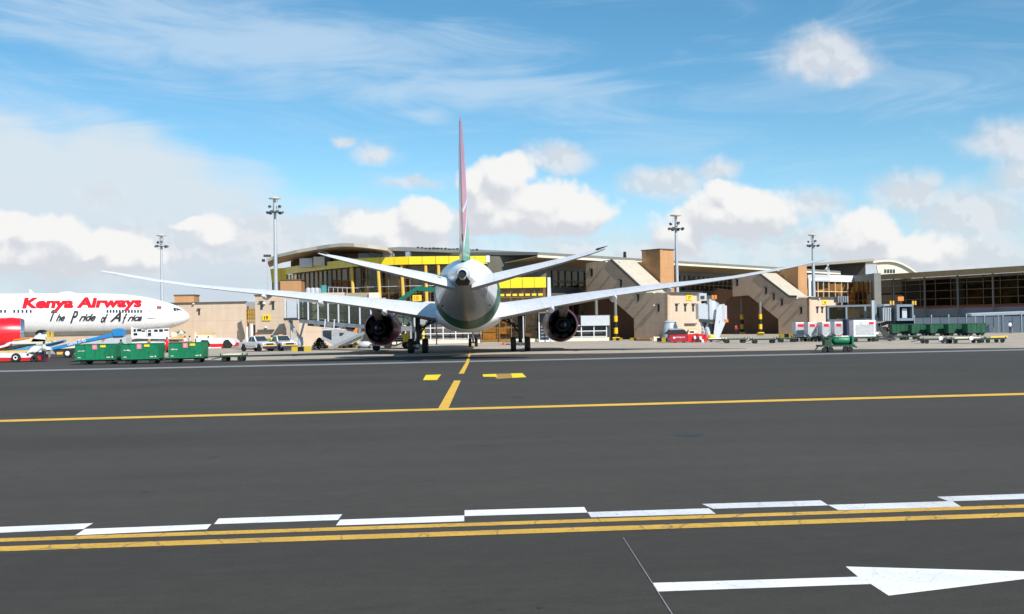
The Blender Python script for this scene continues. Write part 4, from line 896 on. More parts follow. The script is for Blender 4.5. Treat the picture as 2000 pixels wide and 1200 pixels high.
# ------------------------------------------------------------------ boarding bridges
M_stripeB = M_black
def truss_tunnel(parent, A, B, w, h, mg, seg, frame=M_lsteel, thick=.16):
    """A, B: centre of the floor at each end (world)"""
    A, B = Vector(A), Vector(B); d = (B-A).normalized(); sd = Vector((d.y,-d.x,0)).normalized(); up = Vector((0,0,1)); n = max(2, round((B-A).length/seg))
    if (sd.dot(CAMP-A)) < 0: sd = -sd
    for s_, nm in ((-1,'floor_beam'),(1,'roof_beam')):
        o = up*(h if s_ > 0 else 0); b = MB(); b.prism([A+sd*w/2+o, B+sd*w/2+o, B-sd*w/2+o, A-sd*w/2+o], up*(.28 if s_ > 0 else -.42)); b.obj(nm, M_galv if s_ > 0 else M_steel, parent, world=True)
    for side in (1, -1):
        for i in range(n):
            a, c = lerp(A,B,i/n)+sd*side*w/2, lerp(A,B,(i+1)/n)+sd*side*w/2; g_ = (c-a).normalized()*.1
            b = MB(); b.add([a+g_+up*.1, c-g_+up*.1, c-g_+up*(h-.1), a+g_+up*(h-.1)], [(0,1,2,3)]); b.obj('pane', mg, parent, world=True)
        for i in range(n+1):
            a = lerp(A,B,i/n)+sd*side*(w/2+.04); b = MB(); b.bar(a, a+up*h, thick, thick); b.obj('tunnel_post', frame, parent, world=True)
        b = MB()
        for i in range(n):
            a, c = lerp(A,B,i/n)+sd*side*(w/2-.25), lerp(A,B,(i+1)/n)+sd*side*(w/2-.25)
            if i % 2: b.bar(a+up*.1, c+up*(h-.1), .08)
            else: b.bar(a+up*(h-.1), c+up*.1, .08)
        m_ = lerp(A,B,0)+sd*side*(w/2-.25)+up*h*.48; b.bar(m_, lerp(A,B,1)+sd*side*(w/2-.25)+up*h*.48, .12)
        b.obj('diagonal_brace', M_bluegrey, parent, world=True)
def rotunda(parent, c, r, z0, z1, m=M_foil, n=12):
    c = Vector((c[0], c[1], 0)); 
    for i in range(n):
        a0, a1 = 2*math.pi*i/n, 2*math.pi*(i+1)/n; p, q = c+Vector((math.cos(a0),math.sin(a0),0))*r, c+Vector((math.cos(a1),math.sin(a1),0))*r; g_ = (q-p)*.03
        b = MB(); o_ = Vector((math.cos((a0+a1)/2),math.sin((a0+a1)/2),0))*.08
        b.prism([p+g_+Vector((0,0,z0)), q-g_+Vector((0,0,z0)), q-g_+Vector((0,0,z1)), p+g_+Vector((0,0,z1))], -o_); b.obj('rotunda_panel', m, parent, world=True)
    b = MB(); b.lathe([(r+.15,z0-.3),(r+.15,z0)], c, n=18); b.lathe([(r+.15,z1),(r+.1,z1+.22),(.1,z1+.3)], c, n=18); b.obj('rotunda_rim', M_steel, parent, world=True)
AB1 = thing('boarding_bridge', 'grey boarding bridge with green glass walls left of the left engine', 'boarding bridge', tuple(gnd(577,686)), 0, 'boarding bridges')
rc = gnd(577,684); D_ = rc.y; zb = at(577,621,D_).z; ztp = at(577,585.5,D_).z
b = MB(); a_, c_ = at(560.5,600,D_-.8), at(579.5,600,D_-.8); b.b2(a_.x, c_.x, D_-.8, D_+1.2, zb, ztp); b.obj('lift_housing', M_foil, AB1, world=True)
b = MB()
for px in (557.5, 582.5, 588, 594): q = at(px,600,D_-.6); b.box((q.x, D_-.5, (zb+ztp)/2-.1), (.2,.3,ztp-zb+.4))
b.obj('housing_post', M_lsteel, AB1, world=True)
b = MB(); a_, c_ = at(597,600,D_-.2), at(606,600,D_-.2); b.b2(a_.x, c_.x, D_-.3, D_+1.2, zb-.1, ztp); b.obj('bellows', M_foil, AB1, world=True)
b = MB(); a_, c_ = at(557,600,D_), at(604,600,D_); b.b2(a_.x, c_.x, D_-1, D_+1.2, zb-.28, zb-.02); b.obj('housing_floor', M_dark, AB1, world=True)
b = MB(); cx = xat(580, D_); b.tube((cx-.9,D_,zb-.3),(cx+.35,D_,1.3),.13,.13); b.tube((cx+.9,D_,zb-.3),(cx+.35,D_,1.5),.12,.12); b.tube((cx+.35,D_,1.5),(cx+.35,D_,.6),.3,.36); b.tube((cx-.7,D_+.3,zb-.3),(cx-.7,D_+.3,0.1),.16,.16); b.obj('support_leg', M_foil, AB1, world=True)
b = MB(); b.lathe([(.5,-.16),(.62,-.1),(.62,.1),(.5,.16)], (cx+.1,D_-.1,.78), 'Y', 16); b.lathe([(.4,-.16),(.5,-.1),(.5,.1),(.4,.16)], (cx-.75,D_-.1,.7), 'Y', 16); b.obj('drive_wheel', M_foil, AB1, world=True)
tA, tB = Vector((at(603,623.5,D_).x, D_, at(603,623.5,D_).z)), at(790,639,112)
truss_tunnel(AB1, tA, tB, 2.6, ztp-zb-.1, M_gl_green, 2.0)
for i in range(7):                                # striped hazard beam slung under the tunnel
    p, q = lerp(tA, tB, .02+i*.07)+Vector((0,-.9,-.62)), lerp(tA, tB, .02+(i+1)*.07-.004)+Vector((0,-.9,-.62)); b = MB(); b.bar(p, q, .4, .26); b.obj('hazard_beam', M_cream if i % 2 else M_black, AB1, world=True)
b = MB()
for px in (634, 652, 671): q = at(px, 640, 118); b.bar((q.x,118,q.z-.1),(q.x+.1,118,q.z+.9),.12); 
b.bar(at(628,645,118), at(680,640,118), .12); b.obj('service_rail', M_lsteel, AB1, world=True)
# service stair cabin under the tunnel
SC = thing('service_cabin', 'angular grey service stair cabin with dark window under the boarding bridge', 'cabin', tuple(gnd(655,682)))
Dc = gnd(655,681).y
pr = [at(x,y,Dc) for x,y in ((628,642),(648,642.5),(688,649),(706,654),(704,665),(672,676),(650,674),(628,662))]
b = MB(); b.prism(pr, (0,1.6,0)); b.obj('cabin_shell', M_galv, SC, world=True)
pr = [at(x,y,Dc-.03) for x,y in ((630,645),(647.5,646),(647.5,665),(631,657))]; b = MB(); b.prism(pr, (0,.08,0)); b.obj('window', M_glassd, SC, world=True)
pr = [at(x,y,Dc-.03) for x,y in ((663,650),(673,650.5),(668,656),(663,657))]; b = MB(); b.prism(pr, (0,.08,0)); b.obj('dark_vent', M_dark, SC, world=True)
b = MB(); p, q = at(644,681,Dc-.4), at(712,650,Dc-.4); b.bar(p, q, .12, .34); p, q = at(644,681,Dc+.9), at(712,650,Dc+.9); b.bar(p, q, .12, .34); b.obj('stair_stringer', M_steel, SC, world=True)
for i in range(12): b = MB(); p = lerp(at(646,681,Dc+.25), at(711,651,Dc+.25), i/11); b.box(p, (.34,1.2,.06)); b.obj('stair_tread', M_galv, SC, world=True)
b = MB()
for px, y0 in ((632,662),(668,675)): q = at(px,y0,Dc+.8); b.bar((q.x,q.y,0),(q.x,q.y,q.z),.12)
b.obj('leg', M_steel, SC, world=True)
# bridge 2 next to the nearer stair tower
AB2 = thing('boarding_bridge', 'retracted grey boarding bridge with tall ribbed panels beside the nearer stair tower', 'boarding bridge', tuple(gnd(1392,664)), 0, 'boarding bridges')
D2 = gnd(1390,664).y
def pbox(parent, nm, x0, y0, x1, y1, D, dep, m, tilt=0):
    a, c = at(x0,y1,D), at(x1,y0,D); b = MB(); b.prism([a, Vector((c.x,D,a.z)), Vector((c.x+tilt,D,c.z)), Vector((a.x+tilt,D,c.z))], (0,dep,0)); return b.obj(nm, m, parent, world=True)
pbox(AB2,'lift_housing',1364.5,593,1379,624,D2,2.2,M_foil); pbox(AB2,'bellows',1379.5,595,1385,627,D2+.2,2,M_galv)
for i, (x0,x1,y0,y1,m) in enumerate(((1386,1391,585,628,M_foil),(1391.5,1397,583,632,M_lsteel),(1397.4,1401,590,628,M_foil),(1401.4,1404.5,592,640,M_steel),(1405,1411,595,628,M_lsteel),(1412,1415.5,594,630,M_foil),(1416,1419.5,597,628,mat('pale_mauve', (.58,.52,.56), .5)))):
    pbox(AB2,'ribbed_panel',x0,y0,x1,y1,D2+.1*i,1.8,m)
b = MB(); b.bar(at(1404,600,D2-.3), at(1413,660,D2-.3)-Vector((1.1,0,0)), .22, .5); b.bar(at(1412,628,D2-.2), at(1398,662,D2-.2), .2, .7); b.obj('stair_stringer', M_lsteel, AB2, world=True)
b = MB(); b.bar(at(1365,626,D2), at(1400,628,D2), .3, .4); b.obj('floor_beam', M_dark, AB2, world=True)
b = MB(); b.tube(at(1368,628,D2+.5), at(1376,650,D2+.5), .13); b.tube(at(1384,628,D2+.5), at(1374,655,D2+.5), .13); b.tube(at(1374,645,D2+.4), gnd(1374,664), .28, .36); b.tube(at(1380,640,D2+.4), at(1384,655,D2+.4), .3, .34); b.obj('support_leg', M_foil, AB2, world=True)
pbox(AB2,'roof_unit',1366,573,1380,588,D2+1,2,M_foil); pbox(AB2,'roof_unit',1369,578,1376,584,D2+.9,.1,M_dark)
b = MB()
for x in (1392, 1397.5): b.box(at(x,580.5,D2), (.28,.3,.5))
b.obj('beacon', M_orange, AB2, world=True)
b = MB(); b.box(at(1419,627,D2), (.4,.4,.4)); b.obj('warning_lamp', M_orange, AB2, world=True)
# the mesh box / chiller behind the red tug
t = thing('ground_unit', 'silver domed air unit behind the red tug', 'air unit', tuple(gnd(1311,663)))
q = gnd(1311,664); b = MB(); b.lathe([(1.05,0),(1.05,1.7),(.85,2.4),(.3,2.75),(.02,2.8)], (q.x,q.y+1,0), n=14); b.obj('drum', M_foil, t, world=True, auto=40)
b = MB(); b.lathe([(1.1,.9),(1.1,1.02)], (q.x,q.y+1,0), n=14); b.lathe([(.9,2.3),(.92,2.42)], (q.x,q.y+1,0), n=14); b.obj('hoop', M_steel, t, world=True)
# bridge 3, far right with square cab
AB3 = thing('boarding_bridge', 'blue-grey glazed boarding bridge with square cab and orange sign at the right', 'boarding bridge', tuple(gnd(1700,656)), 0, 'boarding bridges')
D3 = 168
u0_, u1_ = at(1625,625,D3), at(1735,625,D3-6); u0_.z = u1_.z = at(1625,624,D3).z
truss_tunnel(AB3, u0_, u1_, 2.6, at(1660,600,D3).z-u0_.z, glass('olive_glass', (.62,.60,.34), .5), 2.6, M_bluegrey, .26)
pbox(AB3,'rotunda_panel',1622,597,1632,629,D3,2.5,M_bluegrey); pbox(AB3,'lift_column',1703.5,587,1708,628,D3-7,.5,M_galv); pbox(AB3,'lift_column',1709.5,589,1712,628,D3-7,.5,M_bluegrey)
pbox(AB3,'ribbed_panel',1724,601,1741,628,D3-8,2.3,M_bluegrey)
for i in range(5): pbox(AB3,'rib',1725+i*3.4,601.5,1726+i*3.4,627,D3-8.2,.2,M_galv)
cab0, cab1 = at(1752,627,D3-9), at(1784,594.5,D3-9)
b = MB(); b.b2(cab0.x, cab1.x, D3-9, D3-6, cab0.z, cab0.z+.35); b.b2(cab0.x, cab1.x, D3-9, D3-6, cab1.z-.35, cab1.z); b.b2(cab0.x, cab0.x+.4, D3-9, D3-6, cab0.z+.36, cab1.z-.36); b.b2(cab1.x-.2, cab1.x, D3-9, D3-6, cab0.z+.36, cab1.z-.36); b.obj('cab_shell', M_bluegrey, AB3, world=True)
b = MB(); b.b2(cab0.x+.4, cab1.x-.2, D3-6.3, D3-6, cab0.z+.36, cab1.z-.36); b.obj('cab_back', M_dark, AB3, world=True)
b = MB(); b.b2(cab0.x+1.0, cab0.x+1.7, D3-8.4, D3-8.2, cab0.z+.4, cab1.z-.6); b.obj('cab_door', M_galv, AB3, world=True)
pbox(AB3,'sign_board',1754,579.5,1765,588,D3-8,.2,M_orange); pbox(AB3,'sign_post',1759,588,1760.5,595,D3-8,.15,M_dark)
for x in (1738.5,1744,1782,1787): pbox(AB3,'beacon',x,588,x+2.6,596,D3-8,.3,M_ochre)
b = MB(); p_ = at(1738,629,D3-7); g0 = gnd(1722,656); b.tube(p_, (g0.x+.5, p_.y, .6), .25, .3); b.tube(p_, (p_.x+1.8, p_.y, .6), .2, .25); b.tube(p_+Vector((-4,0,0)), (p_.x-1, p_.y, .6), .14); b.obj('support_leg', M_dark, AB3, world=True)
b = MB()
for dx in (-.9, .4, 1.9): b.lathe([(.5,-.2),(.6,-.1),(.6,.1),(.5,.2)], (p_.x+dx, p_.y-.3, .6), 'Y', 14)
b.obj('drive_wheel', M_rubber, AB3, world=True)
pbox(AB3,'roof_canopy',1636,579,1657,591,D3+2,2,M_bluegrey)
for i in range(6): pbox(AB3,'canopy_rib',1637+i*3.4,579.3,1638+i*3.4,591,D3+1.8,.15,M_steel)

# ------------------------------------------------------------------ yellow and black kerbs
def kerb(px0, px1, y, n, label, h=.75, start=1):
    a, c = gnd(px0, y), gnd(px1, y); t = thing('kerb_barrier', label, 'barrier', tuple((a+c)/2), 0, 'yellow and black kerb barriers')
    for i in range(n):
        p, q = lerp(a,c,i/n), lerp(a,c,(i+1)/n-.003); b = MB(); b.prism([p, q, q+Vector((0,0,h)), p+Vector((0,0,h))], (0,.55,0)); b.obj('kerb_block', M_ysign if (i+start) % 2 else M_black, t, world=True)
kerb(569.5,606,686.5,3,'yellow and black kerb around the foot of the boarding bridge',.5)
kerb(632,640,680.5,1,'single yellow block beside the grey service cabin',.4)
kerb(660,696,680,5,'yellow and black kerb in front of the left engine',.35)
kerb(1160,1216,665.5,9,'yellow and black kerb joining the two striped columns',.36)
kerb(1231,1253,665.5,3,'short yellow and black kerb at the foot of the tan stair tower',.36)
kerb(1284,1309,668,3,'yellow and black kerb left of the red tug',.5,0)
kerb(1480,1492,655.5,1,'yellow plinth block under the farther striped column',.4)
kerb(1523,1550,659.5,3,'yellow and black kerb left of the silver cargo containers',.5)
t = thing('plank_stack', 'stack of bare timber planks at the foot of the tan stair tower', 'timber stack', tuple(gnd(1262,666)))
for i in range(9):
    a, c = gnd(1247,666), gnd(1276,666); b = MB(); z = .1+(i//3)*.2; b.bar(a+Vector((rnd.uniform(-.3,.3),(i%3)*.4,z)), c+Vector((rnd.uniform(-.3,.3),(i%3)*.4,z)), .34,.15); b.obj('plank', mat('timber', (.48,.30,.17), .8, var=.2), t, world=True)
pbox(t,'timber_panel',1277,658,1288,666.4,gnd(1280,666.4).y,.5,M_cream)
# ------------------------------------------------------------------ wide-body aircraft seen from behind
AL = Vector((-4.02, 102, 0)); YAW = math.radians(1.34)
PL = thing('aircraft', 'twin-engine wide-body aircraft seen from behind, with red and green tail fin and maroon engines', 'aircraft', tuple(AL), YAW)
def st(s): return 29.5-s
fus = [(0.0,4.25,.02,.02),(.5,4.3,.75,.7),(1.6,4.45,1.45,1.35),(3.2,4.72,2.1,2.0),(5.5,4.95,2.6,2.6),(8.5,5.08,2.85,2.93),(12,5.1,2.89,2.98),(20,5.1,2.89,2.98),(30,5.1,2.89,2.98),(36,5.1,2.89,2.98),
       (38.5,5.14,2.86,2.93),(41,5.27,2.72,2.76),(43.5,5.48,2.47,2.49),(46,5.68,2.12,2.14),(48.5,5.86,1.72,1.75),(51,6.0,1.3,1.34),(53,6.07,.97,.99),(54.8,6.09,.70,.71),(56.0,6.09,.54,.55)]
def fus_at(s):
    for a, b_ in zip(fus, fus[1:]):
        if a[0] <= s <= b_[0]:
            t = (s-a[0])/(b_[0]-a[0]); return tuple(a[i]*(1-t)+b_[i]*t for i in (1,2,3))
    return fus[-1][1:]
NF = 40
def fring(s, zc, rx, rz, k=0): return [Vector((rx*math.sin(2*math.pi*i/NF), st(s), zc+rz*math.cos(2*math.pi*i/NF))) for i in range(NF)]
ss = sorted(set([f[0] for f in fus] + [37+.5*i for i in range(38)]))
b = MB(); b.loft([fring(s, *fus_at(s)) for s in ss])
# livery: material index per face (0 white, 1 green sweep, 2 grey belly, 3 red line)
b.m = []
for k in range(len(ss)-1):
    s = (ss[k]+ss[k+1])/2
    for i in range(NF):
        a = 2*math.pi*(i+.5)/NF; up = math.cos(a)
        lim = 43.2 - 1.2*max(0, up+.3)
        m = 0
        if up < .82 and lim-5.2 < s < lim: m = 1 if up < .4 or lim-1.6 < s else 0
        elif -.1 < up < .6 and lim-6.4 < s <= lim-5.4: m = 3
        elif up < -.25 and s > lim: m = 2
        b.m.append(m)
b.m += [0, 0]
fz_ = b.obj('fuselage', [M_body, M_dgreen, M_belly, M_777red], PL, smooth=True)
# belly fairing
b = MB(); prof = [(16.5,.2,.1,3.2),(19,2.3,1.1,3.2),(22,3.05,1.55,3.45),(27,3.12,1.6,3.45),(32,3.1,1.6,3.45),(34.5,3.02,1.52,3.45),(36.5,2.75,1.2,3.4),(38.0,1.6,.6,3.1)]
b.loft([[Vector((rx*math.sin(2*math.pi*i/24), st(s), zc+rz*math.cos(2*math.pi*i/24))) for i in range(24)] for s, rx, rz, zc in prof]); b.obj('belly_fairing', M_body, fz_, smooth=True)
# tail cone details
b = MB(); b.lathe([(.54,st(56.0)),(.50,st(56.4)),(.40,st(56.75)),(.29,st(56.95)),(.28,st(56.9)),(.28,st(55.4)),(.02,st(55.3))], (0,0,6.11), 'Y', 24); cone_ = b.obj('tail_cone', M_lsteel, PL, smooth=True)
b = MB(); b.lathe([(.29,st(56.93)),(.27,st(57.02)),(.25,st(57.02)),(.25,st(55.6)),(.01,st(55.5))], (0,0,6.11), 'Y', 20); b.obj('exhaust_outlet', M_black, PL)
b = MB(); b.prism([(-.26,st(56.95),5.95),(.26,st(56.95),5.95),(.54,st(56.6),5.6),(.38,st(56.2),5.34),(-.38,st(56.2),5.34),(-.54,st(56.6),5.6)], (0,.35,0)); b.obj('exhaust_scoop', mat('burnt_metal', (.06,.045,.03), .5, .4), PL)
b = MB(); b.box((0,st(39.5),2.5),(.05,6,.05)); b.obj('keel_line', M_ochre, PL)
for sx in (-1,1):
    for s, a in ((50.5,1.9),(44.5,2.2)):
        zc, rx, rz = fus_at(s); b = MB(); b.tube((sx*rx*math.sin(a)*.98, st(s), zc+rz*math.cos(a)), (sx*(rx*math.sin(a)+.12), st(s)-.2, zc+rz*math.cos(a)-.1), .07, .04, 8); b.obj('drain_mast', M_dark, PL)
# passenger doors and windows on the sides (seen from a step aside)
for sx in (-1,1):
    b = MB(); 
    for k in range(58):
        s = 8.6+k*.62
        if s > 44: break
        zc, rx, rz = fus_at(s); z = zc+.55; x = rx*math.sqrt(max(0,1-((z-zc)/rz)**2))+.012
        b.add([(sx*x,st(s)-.14,z-.23),(sx*x,st(s)+.14,z-.23),(sx*(x-.02),st(s)+.14,z+.23),(sx*(x-.02),st(s)-.14,z+.23)], [(0,1,2,3)])
    b.obj('window_row', M_glassd, PL)
# aerofoil surfaces
def foil(n=9, tc=.12, camber=.015):
    up, lo = [], []
    for i in range(n):
        x = (1-math.cos(math.pi*i/(n-1)))/2; y = 5*tc*(.2969*math.sqrt(x)-.126*x-.3516*x*x+.2843*x**3-.1015*x**4); c = camber*4*x*(1-x); up.append((x, c+y)); lo.append((x, c-y))
    return up[::-1]+lo[1:]
def surf(name, secs, parent, tc, mats, camber=.015, axis='w'):
    """secs: (lateral, sLE, sTE, zTE, tc scale, incidence rad)"""
    rings = []
    for w, sl_, st_, z, k, inc in secs:
        ch = st_-sl_; ring = []
        for x, y in foil(11, tc*k, camber):
            s = sl_+ch*x; zz = z + (1-x)*ch*math.tan(inc) + y*ch; ring.append(Vector((w, st(s), zz)))
        rings.append(ring)
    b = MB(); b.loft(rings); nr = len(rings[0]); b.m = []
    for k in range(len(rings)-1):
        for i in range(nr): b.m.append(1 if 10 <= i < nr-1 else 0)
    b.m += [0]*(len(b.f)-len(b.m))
    return b.obj(name, mats, parent, auto=60)
I = math.radians
for sx in (-1,1):
    wing = [(2.0,19.6,36.6,3.15,1.05,I(1.2)),(3.2,20.6,36.2,3.28,1,I(1.2)),(5.5,22.6,35.9,3.72,.98,I(1.2)),(8.4,24.9,35.6,4.25,.95,I(1.4)),(12.2,28.0,36.3,4.85,.86,I(1.4)),(16,30.7,37.2,5.35,.86,I(1.5)),(20,33.0,37.7,5.83,.74,I(1.3)),
            (23.4,35.3,38.6,6.25,.74,I(1.3)),(26.3,37.2,39.7,6.72,.8,I(1.5)),(28.3,38.8,40.8,7.12,.95,I(1.6)),(29.4,39.7,41.4,7.36,1.0,I(1)),(30.1,40.6,41.7,7.52,1.0,0)]
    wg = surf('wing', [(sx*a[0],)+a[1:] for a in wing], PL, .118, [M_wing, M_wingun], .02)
    def wz(w):
        for a, c in zip(wing, wing[1:]):
            if a[0] <= w <= c[0]: t = (w-a[0])/(c[0]-a[0]); return a[3]*(1-t)+c[3]*t, a[2]*(1-t)+c[2]*t, a[1]*(1-t)+c[1]*t
    for w in (7.4, 12.9, 17.6):          # flap track fairings
        z, te, le = wz(w); L0 = 3.6 if w < 20 else 2.6; b = MB(); R = .30 if w < 17 else .24
        b.loft([[Vector((sx*w+r*math.cos(2*math.pi*i/12), st(s), zz+1.25*r*math.sin(2*math.pi*i/12))) for i in range(12)] for s, r, zz in ((te-L0,.05,z+.2),(te-L0+.8,R*.8,z-.0),(te-1.2,R,z-.2),(te-.2,R*.85,z-.22),(te+.5,R*.45,z-.18),(te+.9,.04,z-.14))])
        b.obj('flap_fairing', M_wing, wg, smooth=True)
    # flap and aileron gaps: thin dark lines on the upper rear surface
    stab = [(.6,47.6,55.0,5.22,1.25,I(4.6)),(1.6,48.3,55.1,5.48,1.25,I(4.6)),(4,50.0,55.4,6.10,1.2,I(4.6)),(7,52.2,55.9,6.86,1.15,I(4.4)),(9.0,53.8,56.2,7.42,1.1,I(4)),(9.6,54.6,56.4,7.60,1.0,I(3)),(9.95,55.5,56.6,7.72,.8,I(1))]
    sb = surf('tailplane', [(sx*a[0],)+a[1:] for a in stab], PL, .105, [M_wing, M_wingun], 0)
    b = MB(); b.loft([[Vector((sx*w,st(s),z+h)) for s,z,h in ((s0,z0,0),(s0+.55*q,z0,.06*q),(s0+1.1*q,z0,0),(s0+.55*q,z0,-.06*q))] for w,s0,z0,q in ((9.45,54.6,7.78,1.),(9.9,55.3,7.87,.8),(10.15,56.1,7.93,.2))]); b.obj('tip_cap', M_dark, sb)
# seals at the tail root
# fin
fin = [(7.3,43.6,53.0),(8.2,44.8,53.6),(9.0,46.2,54.0),(10.5,47.6,54.55),(12.5,49.3,55.3),(14.5,51.1,56.0),(16.0,52.5,56.5),(16.7,53.5,56.7),(17.0,54.6,56.8)]
zz_ = sorted(set([f[0] for f in fin]+[7.3+.24*i for i in range(40)]))
def fin_at(z):
    for a, c in zip(fin, fin[1:]):
        if a[0] <= z <= c[0]+1e-6: t = (z-a[0])/(c[0]-a[0]); return a[1]*(1-t)+c[1]*t, a[2]*(1-t)+c[2]*t
    return fin[-1][1:]
NX = 15; rings = []
for z in zz_:
    z = min(z, 17.0); le, te = fin_at(z); ch = te-le; f_ = foil(NX, .095*(1 if z < 15.5 else .8), 0); rings.append([Vector((y*ch, st(le+ch*x), z)) for x, y in f_])
b = MB(); b.loft(rings); nr = len(rings[0]); b.m = []
for k in range(len(rings)-1):
    z = (zz_[k]+zz_[min(k+1,len(zz_)-1)])/2
    for i in range(nr):
        x = (rings[k][i].y+rings[k][(i+1) % nr].y)/2; le, te = fin_at(z); u = (st(le)-x)/(te-le)   # 0 at leading edge, 1 trailing
        line = 7.9+ (1-u)*5.0            # white slash climbing forward over green
        m = 0
        if z < line-.35: m = 1
        elif z < line+.35: m = 2
        elif 10.3 < z < 10.9 and u > .45: m = 2
        b.m.append(m)
b.m += [0, 0]
b.m = [0]*len(b.f)
def _fin(t, bs):
    L = t.links.new; tc = N(t, 'ShaderNodeTexCoord'); sp = N(t, 'ShaderNodeSeparateXYZ'); L(tc.outputs['Object'], sp.inputs[0])
    def mt(op, a, c, d=None):
        n = N(t, 'ShaderNodeMath', operation=op)
        for i, v in enumerate((a, c, d)):
            if v is None: continue
            if isinstance(v, (int, float)): n.inputs[i].default_value = v
            else: L(v, n.inputs[i])
        return n.outputs[0]
    d = mt('SUBTRACT', sp.outputs[2], mt('MULTIPLY_ADD', sp.outputs[1], 1.28, 7.9+1.28*24))   # height over the white slash
    def mx(f, a, c):
        n = N(t, 'ShaderNodeMix', data_type='RGBA'); L(f, n.inputs[0]); 
        for i, v in ((6, a), (7, c)):
            if isinstance(v, tuple): n.inputs[i].default_value = (*v, 1)
            else: L(v, n.inputs[i])
        return n.outputs[2]
    c = mx(mt('GREATER_THAN', d, .42), (.80,.81,.82), (.66,.10,.20)); c = mx(mt('LESS_THAN', d, -.42), c, (.10,.42,.33))
    wv = mt('GREATER_THAN', mt('ABSOLUTE', mt('SUBTRACT', sp.outputs[2], mt('MULTIPLY_ADD', sp.outputs[1], .35, 19.4)), 0), .16); c = mx(wv, (.80,.80,.82), c)
    L(c, bs.inputs['Base Color']); bs.inputs['Roughness'].default_value = .33; bs.inputs['Coat Weight'].default_value = .4
fn_ = b.obj('tail_fin', custom('fin_livery', _fin), PL, auto=50)
b = MB(); b.loft([[Vector((x, st(fin_at(z)[1])-.02+dy, z)) for x, dy in ((-.05,.03),(0,-.06),(.05,.03))] for z in (7.6,9,11,13,15,16.7)]); b.obj('rudder_edge', M_steel, fn_)
b = MB(); b.box((.0,st(55.0),8.75),(.1,.35,.45)); b.obj('tail_light_box', M_dark, fn_)
# engines
for sx in (-1,1):
    w = 8.95 if sx > 0 else 8.75; zc = 2.42; c = (sx*w, 0, zc)
    b = MB(); pr = [(1.30,st(20.6)),(1.48,st(20.35)),(1.62,st(20.7)),(1.70,st(21.6)),(1.72,st(22.6)),(1.71,st(24.0)),(1.66,st(25.0)),(1.52,st(26.1)),(1.36,st(26.9)),(1.33,st(26.95)),(1.30,st(26.6)),(1.32,st(24.5)),(1.32,st(22.5)),(1.28,st(20.6))]
    NE = 48; b.lathe(pr, c, 'Y', NE); b.m = []
    for k in range(len(pr)-1):
        for i in range(NE):
            a = 2*math.pi*(i+.5)/NE; m = 0
            if k >= 8: m = 1
            elif sx > 0 and 1.9 < a < 2.75 and k >= 2: m = 2
            elif sx > 0 and 2.75 <= a < 4.3 and k >= 2: m = 3
            elif sx < 0 and -.1 < a < 1.25 and k >= 2: m = 3
            elif sx < 0 and .3 < a <= .75 and k >= 4: m = 4
            b.m.append(m)
    b.m += [0]*(len(b.f)-len(b.m))
    en = b.obj('engine', [M_engred, M_black, M_purple, M_salmon, M_777red], PL, auto=55)
    b = MB(); b.lathe([(1.315,st(22.6)),(.3,st(22.55)),(.02,st(22.5))], c, 'Y', 24); b.obj('fan', M_black, en)
    b = MB(); b.lathe([(.85,st(22.8)),(.92,st(24.5)),(.80,st(26.5)),(.66,st(27.7)),(.62,st(27.72)),(.62,st(26.5))], c, 'Y', 28); b.obj('core_cowl', mat('core_metal', (.045,.045,.055), .35, .8), en, auto=50)
    b = MB(); b.lathe([(.52,st(26.4)),(.40,st(27.7)),(.2,st(28.4)),(.03,st(28.7))], c, 'Y', 20); b.obj('exhaust_plug', mat('plug_metal', (.10,.12,.16), .3, .9), en, smooth=True)
    for k in range(8):
        a = k*math.pi/4+.3; b = MB(); b.bar((c[0]+1.0*math.cos(a), st(25), zc+1.0*math.sin(a)), (c[0]+1.3*math.cos(a), st(25), zc+1.3*math.sin(a)), .05, .5); b.obj('outlet_vane', M_dark, en)
    z, te, le = wz(w); b = MB(); b.loft([[Vector((c[0]+x, st(s), zz)) for x, s, zz in ((-.26,22.0,3.9),(.26,22.0,3.9),(.30,le+1,z+.25),(-.30,le+1,z+.25))], [Vector((c[0]+x, st(s), zz)) for x, s, zz in ((-.34,26.6,3.05),(.34,26.6,3.05),(.36,29,z+.1),(-.36,29,z+.1))], [Vector((c[0]+x, st(s), zz)) for x, s, zz in ((-.22,29.6,3.55),(.22,29.6,3.55),(.3,32.5,z+.05),(-.3,32.5,z+.05))]]); b.obj('pylon', mat('pylon_grey', (.24,.22,.20), .45, var=.1), en)
    b = MB(); b.prism([(c[0]-sx*1.25,st(22.5),3.6),(c[0]-sx*1.25,st(24),3.6),(c[0]-sx*1.75,st(23.9),4.0)], (0,0,.05)); b.obj('strake', M_engred, en)
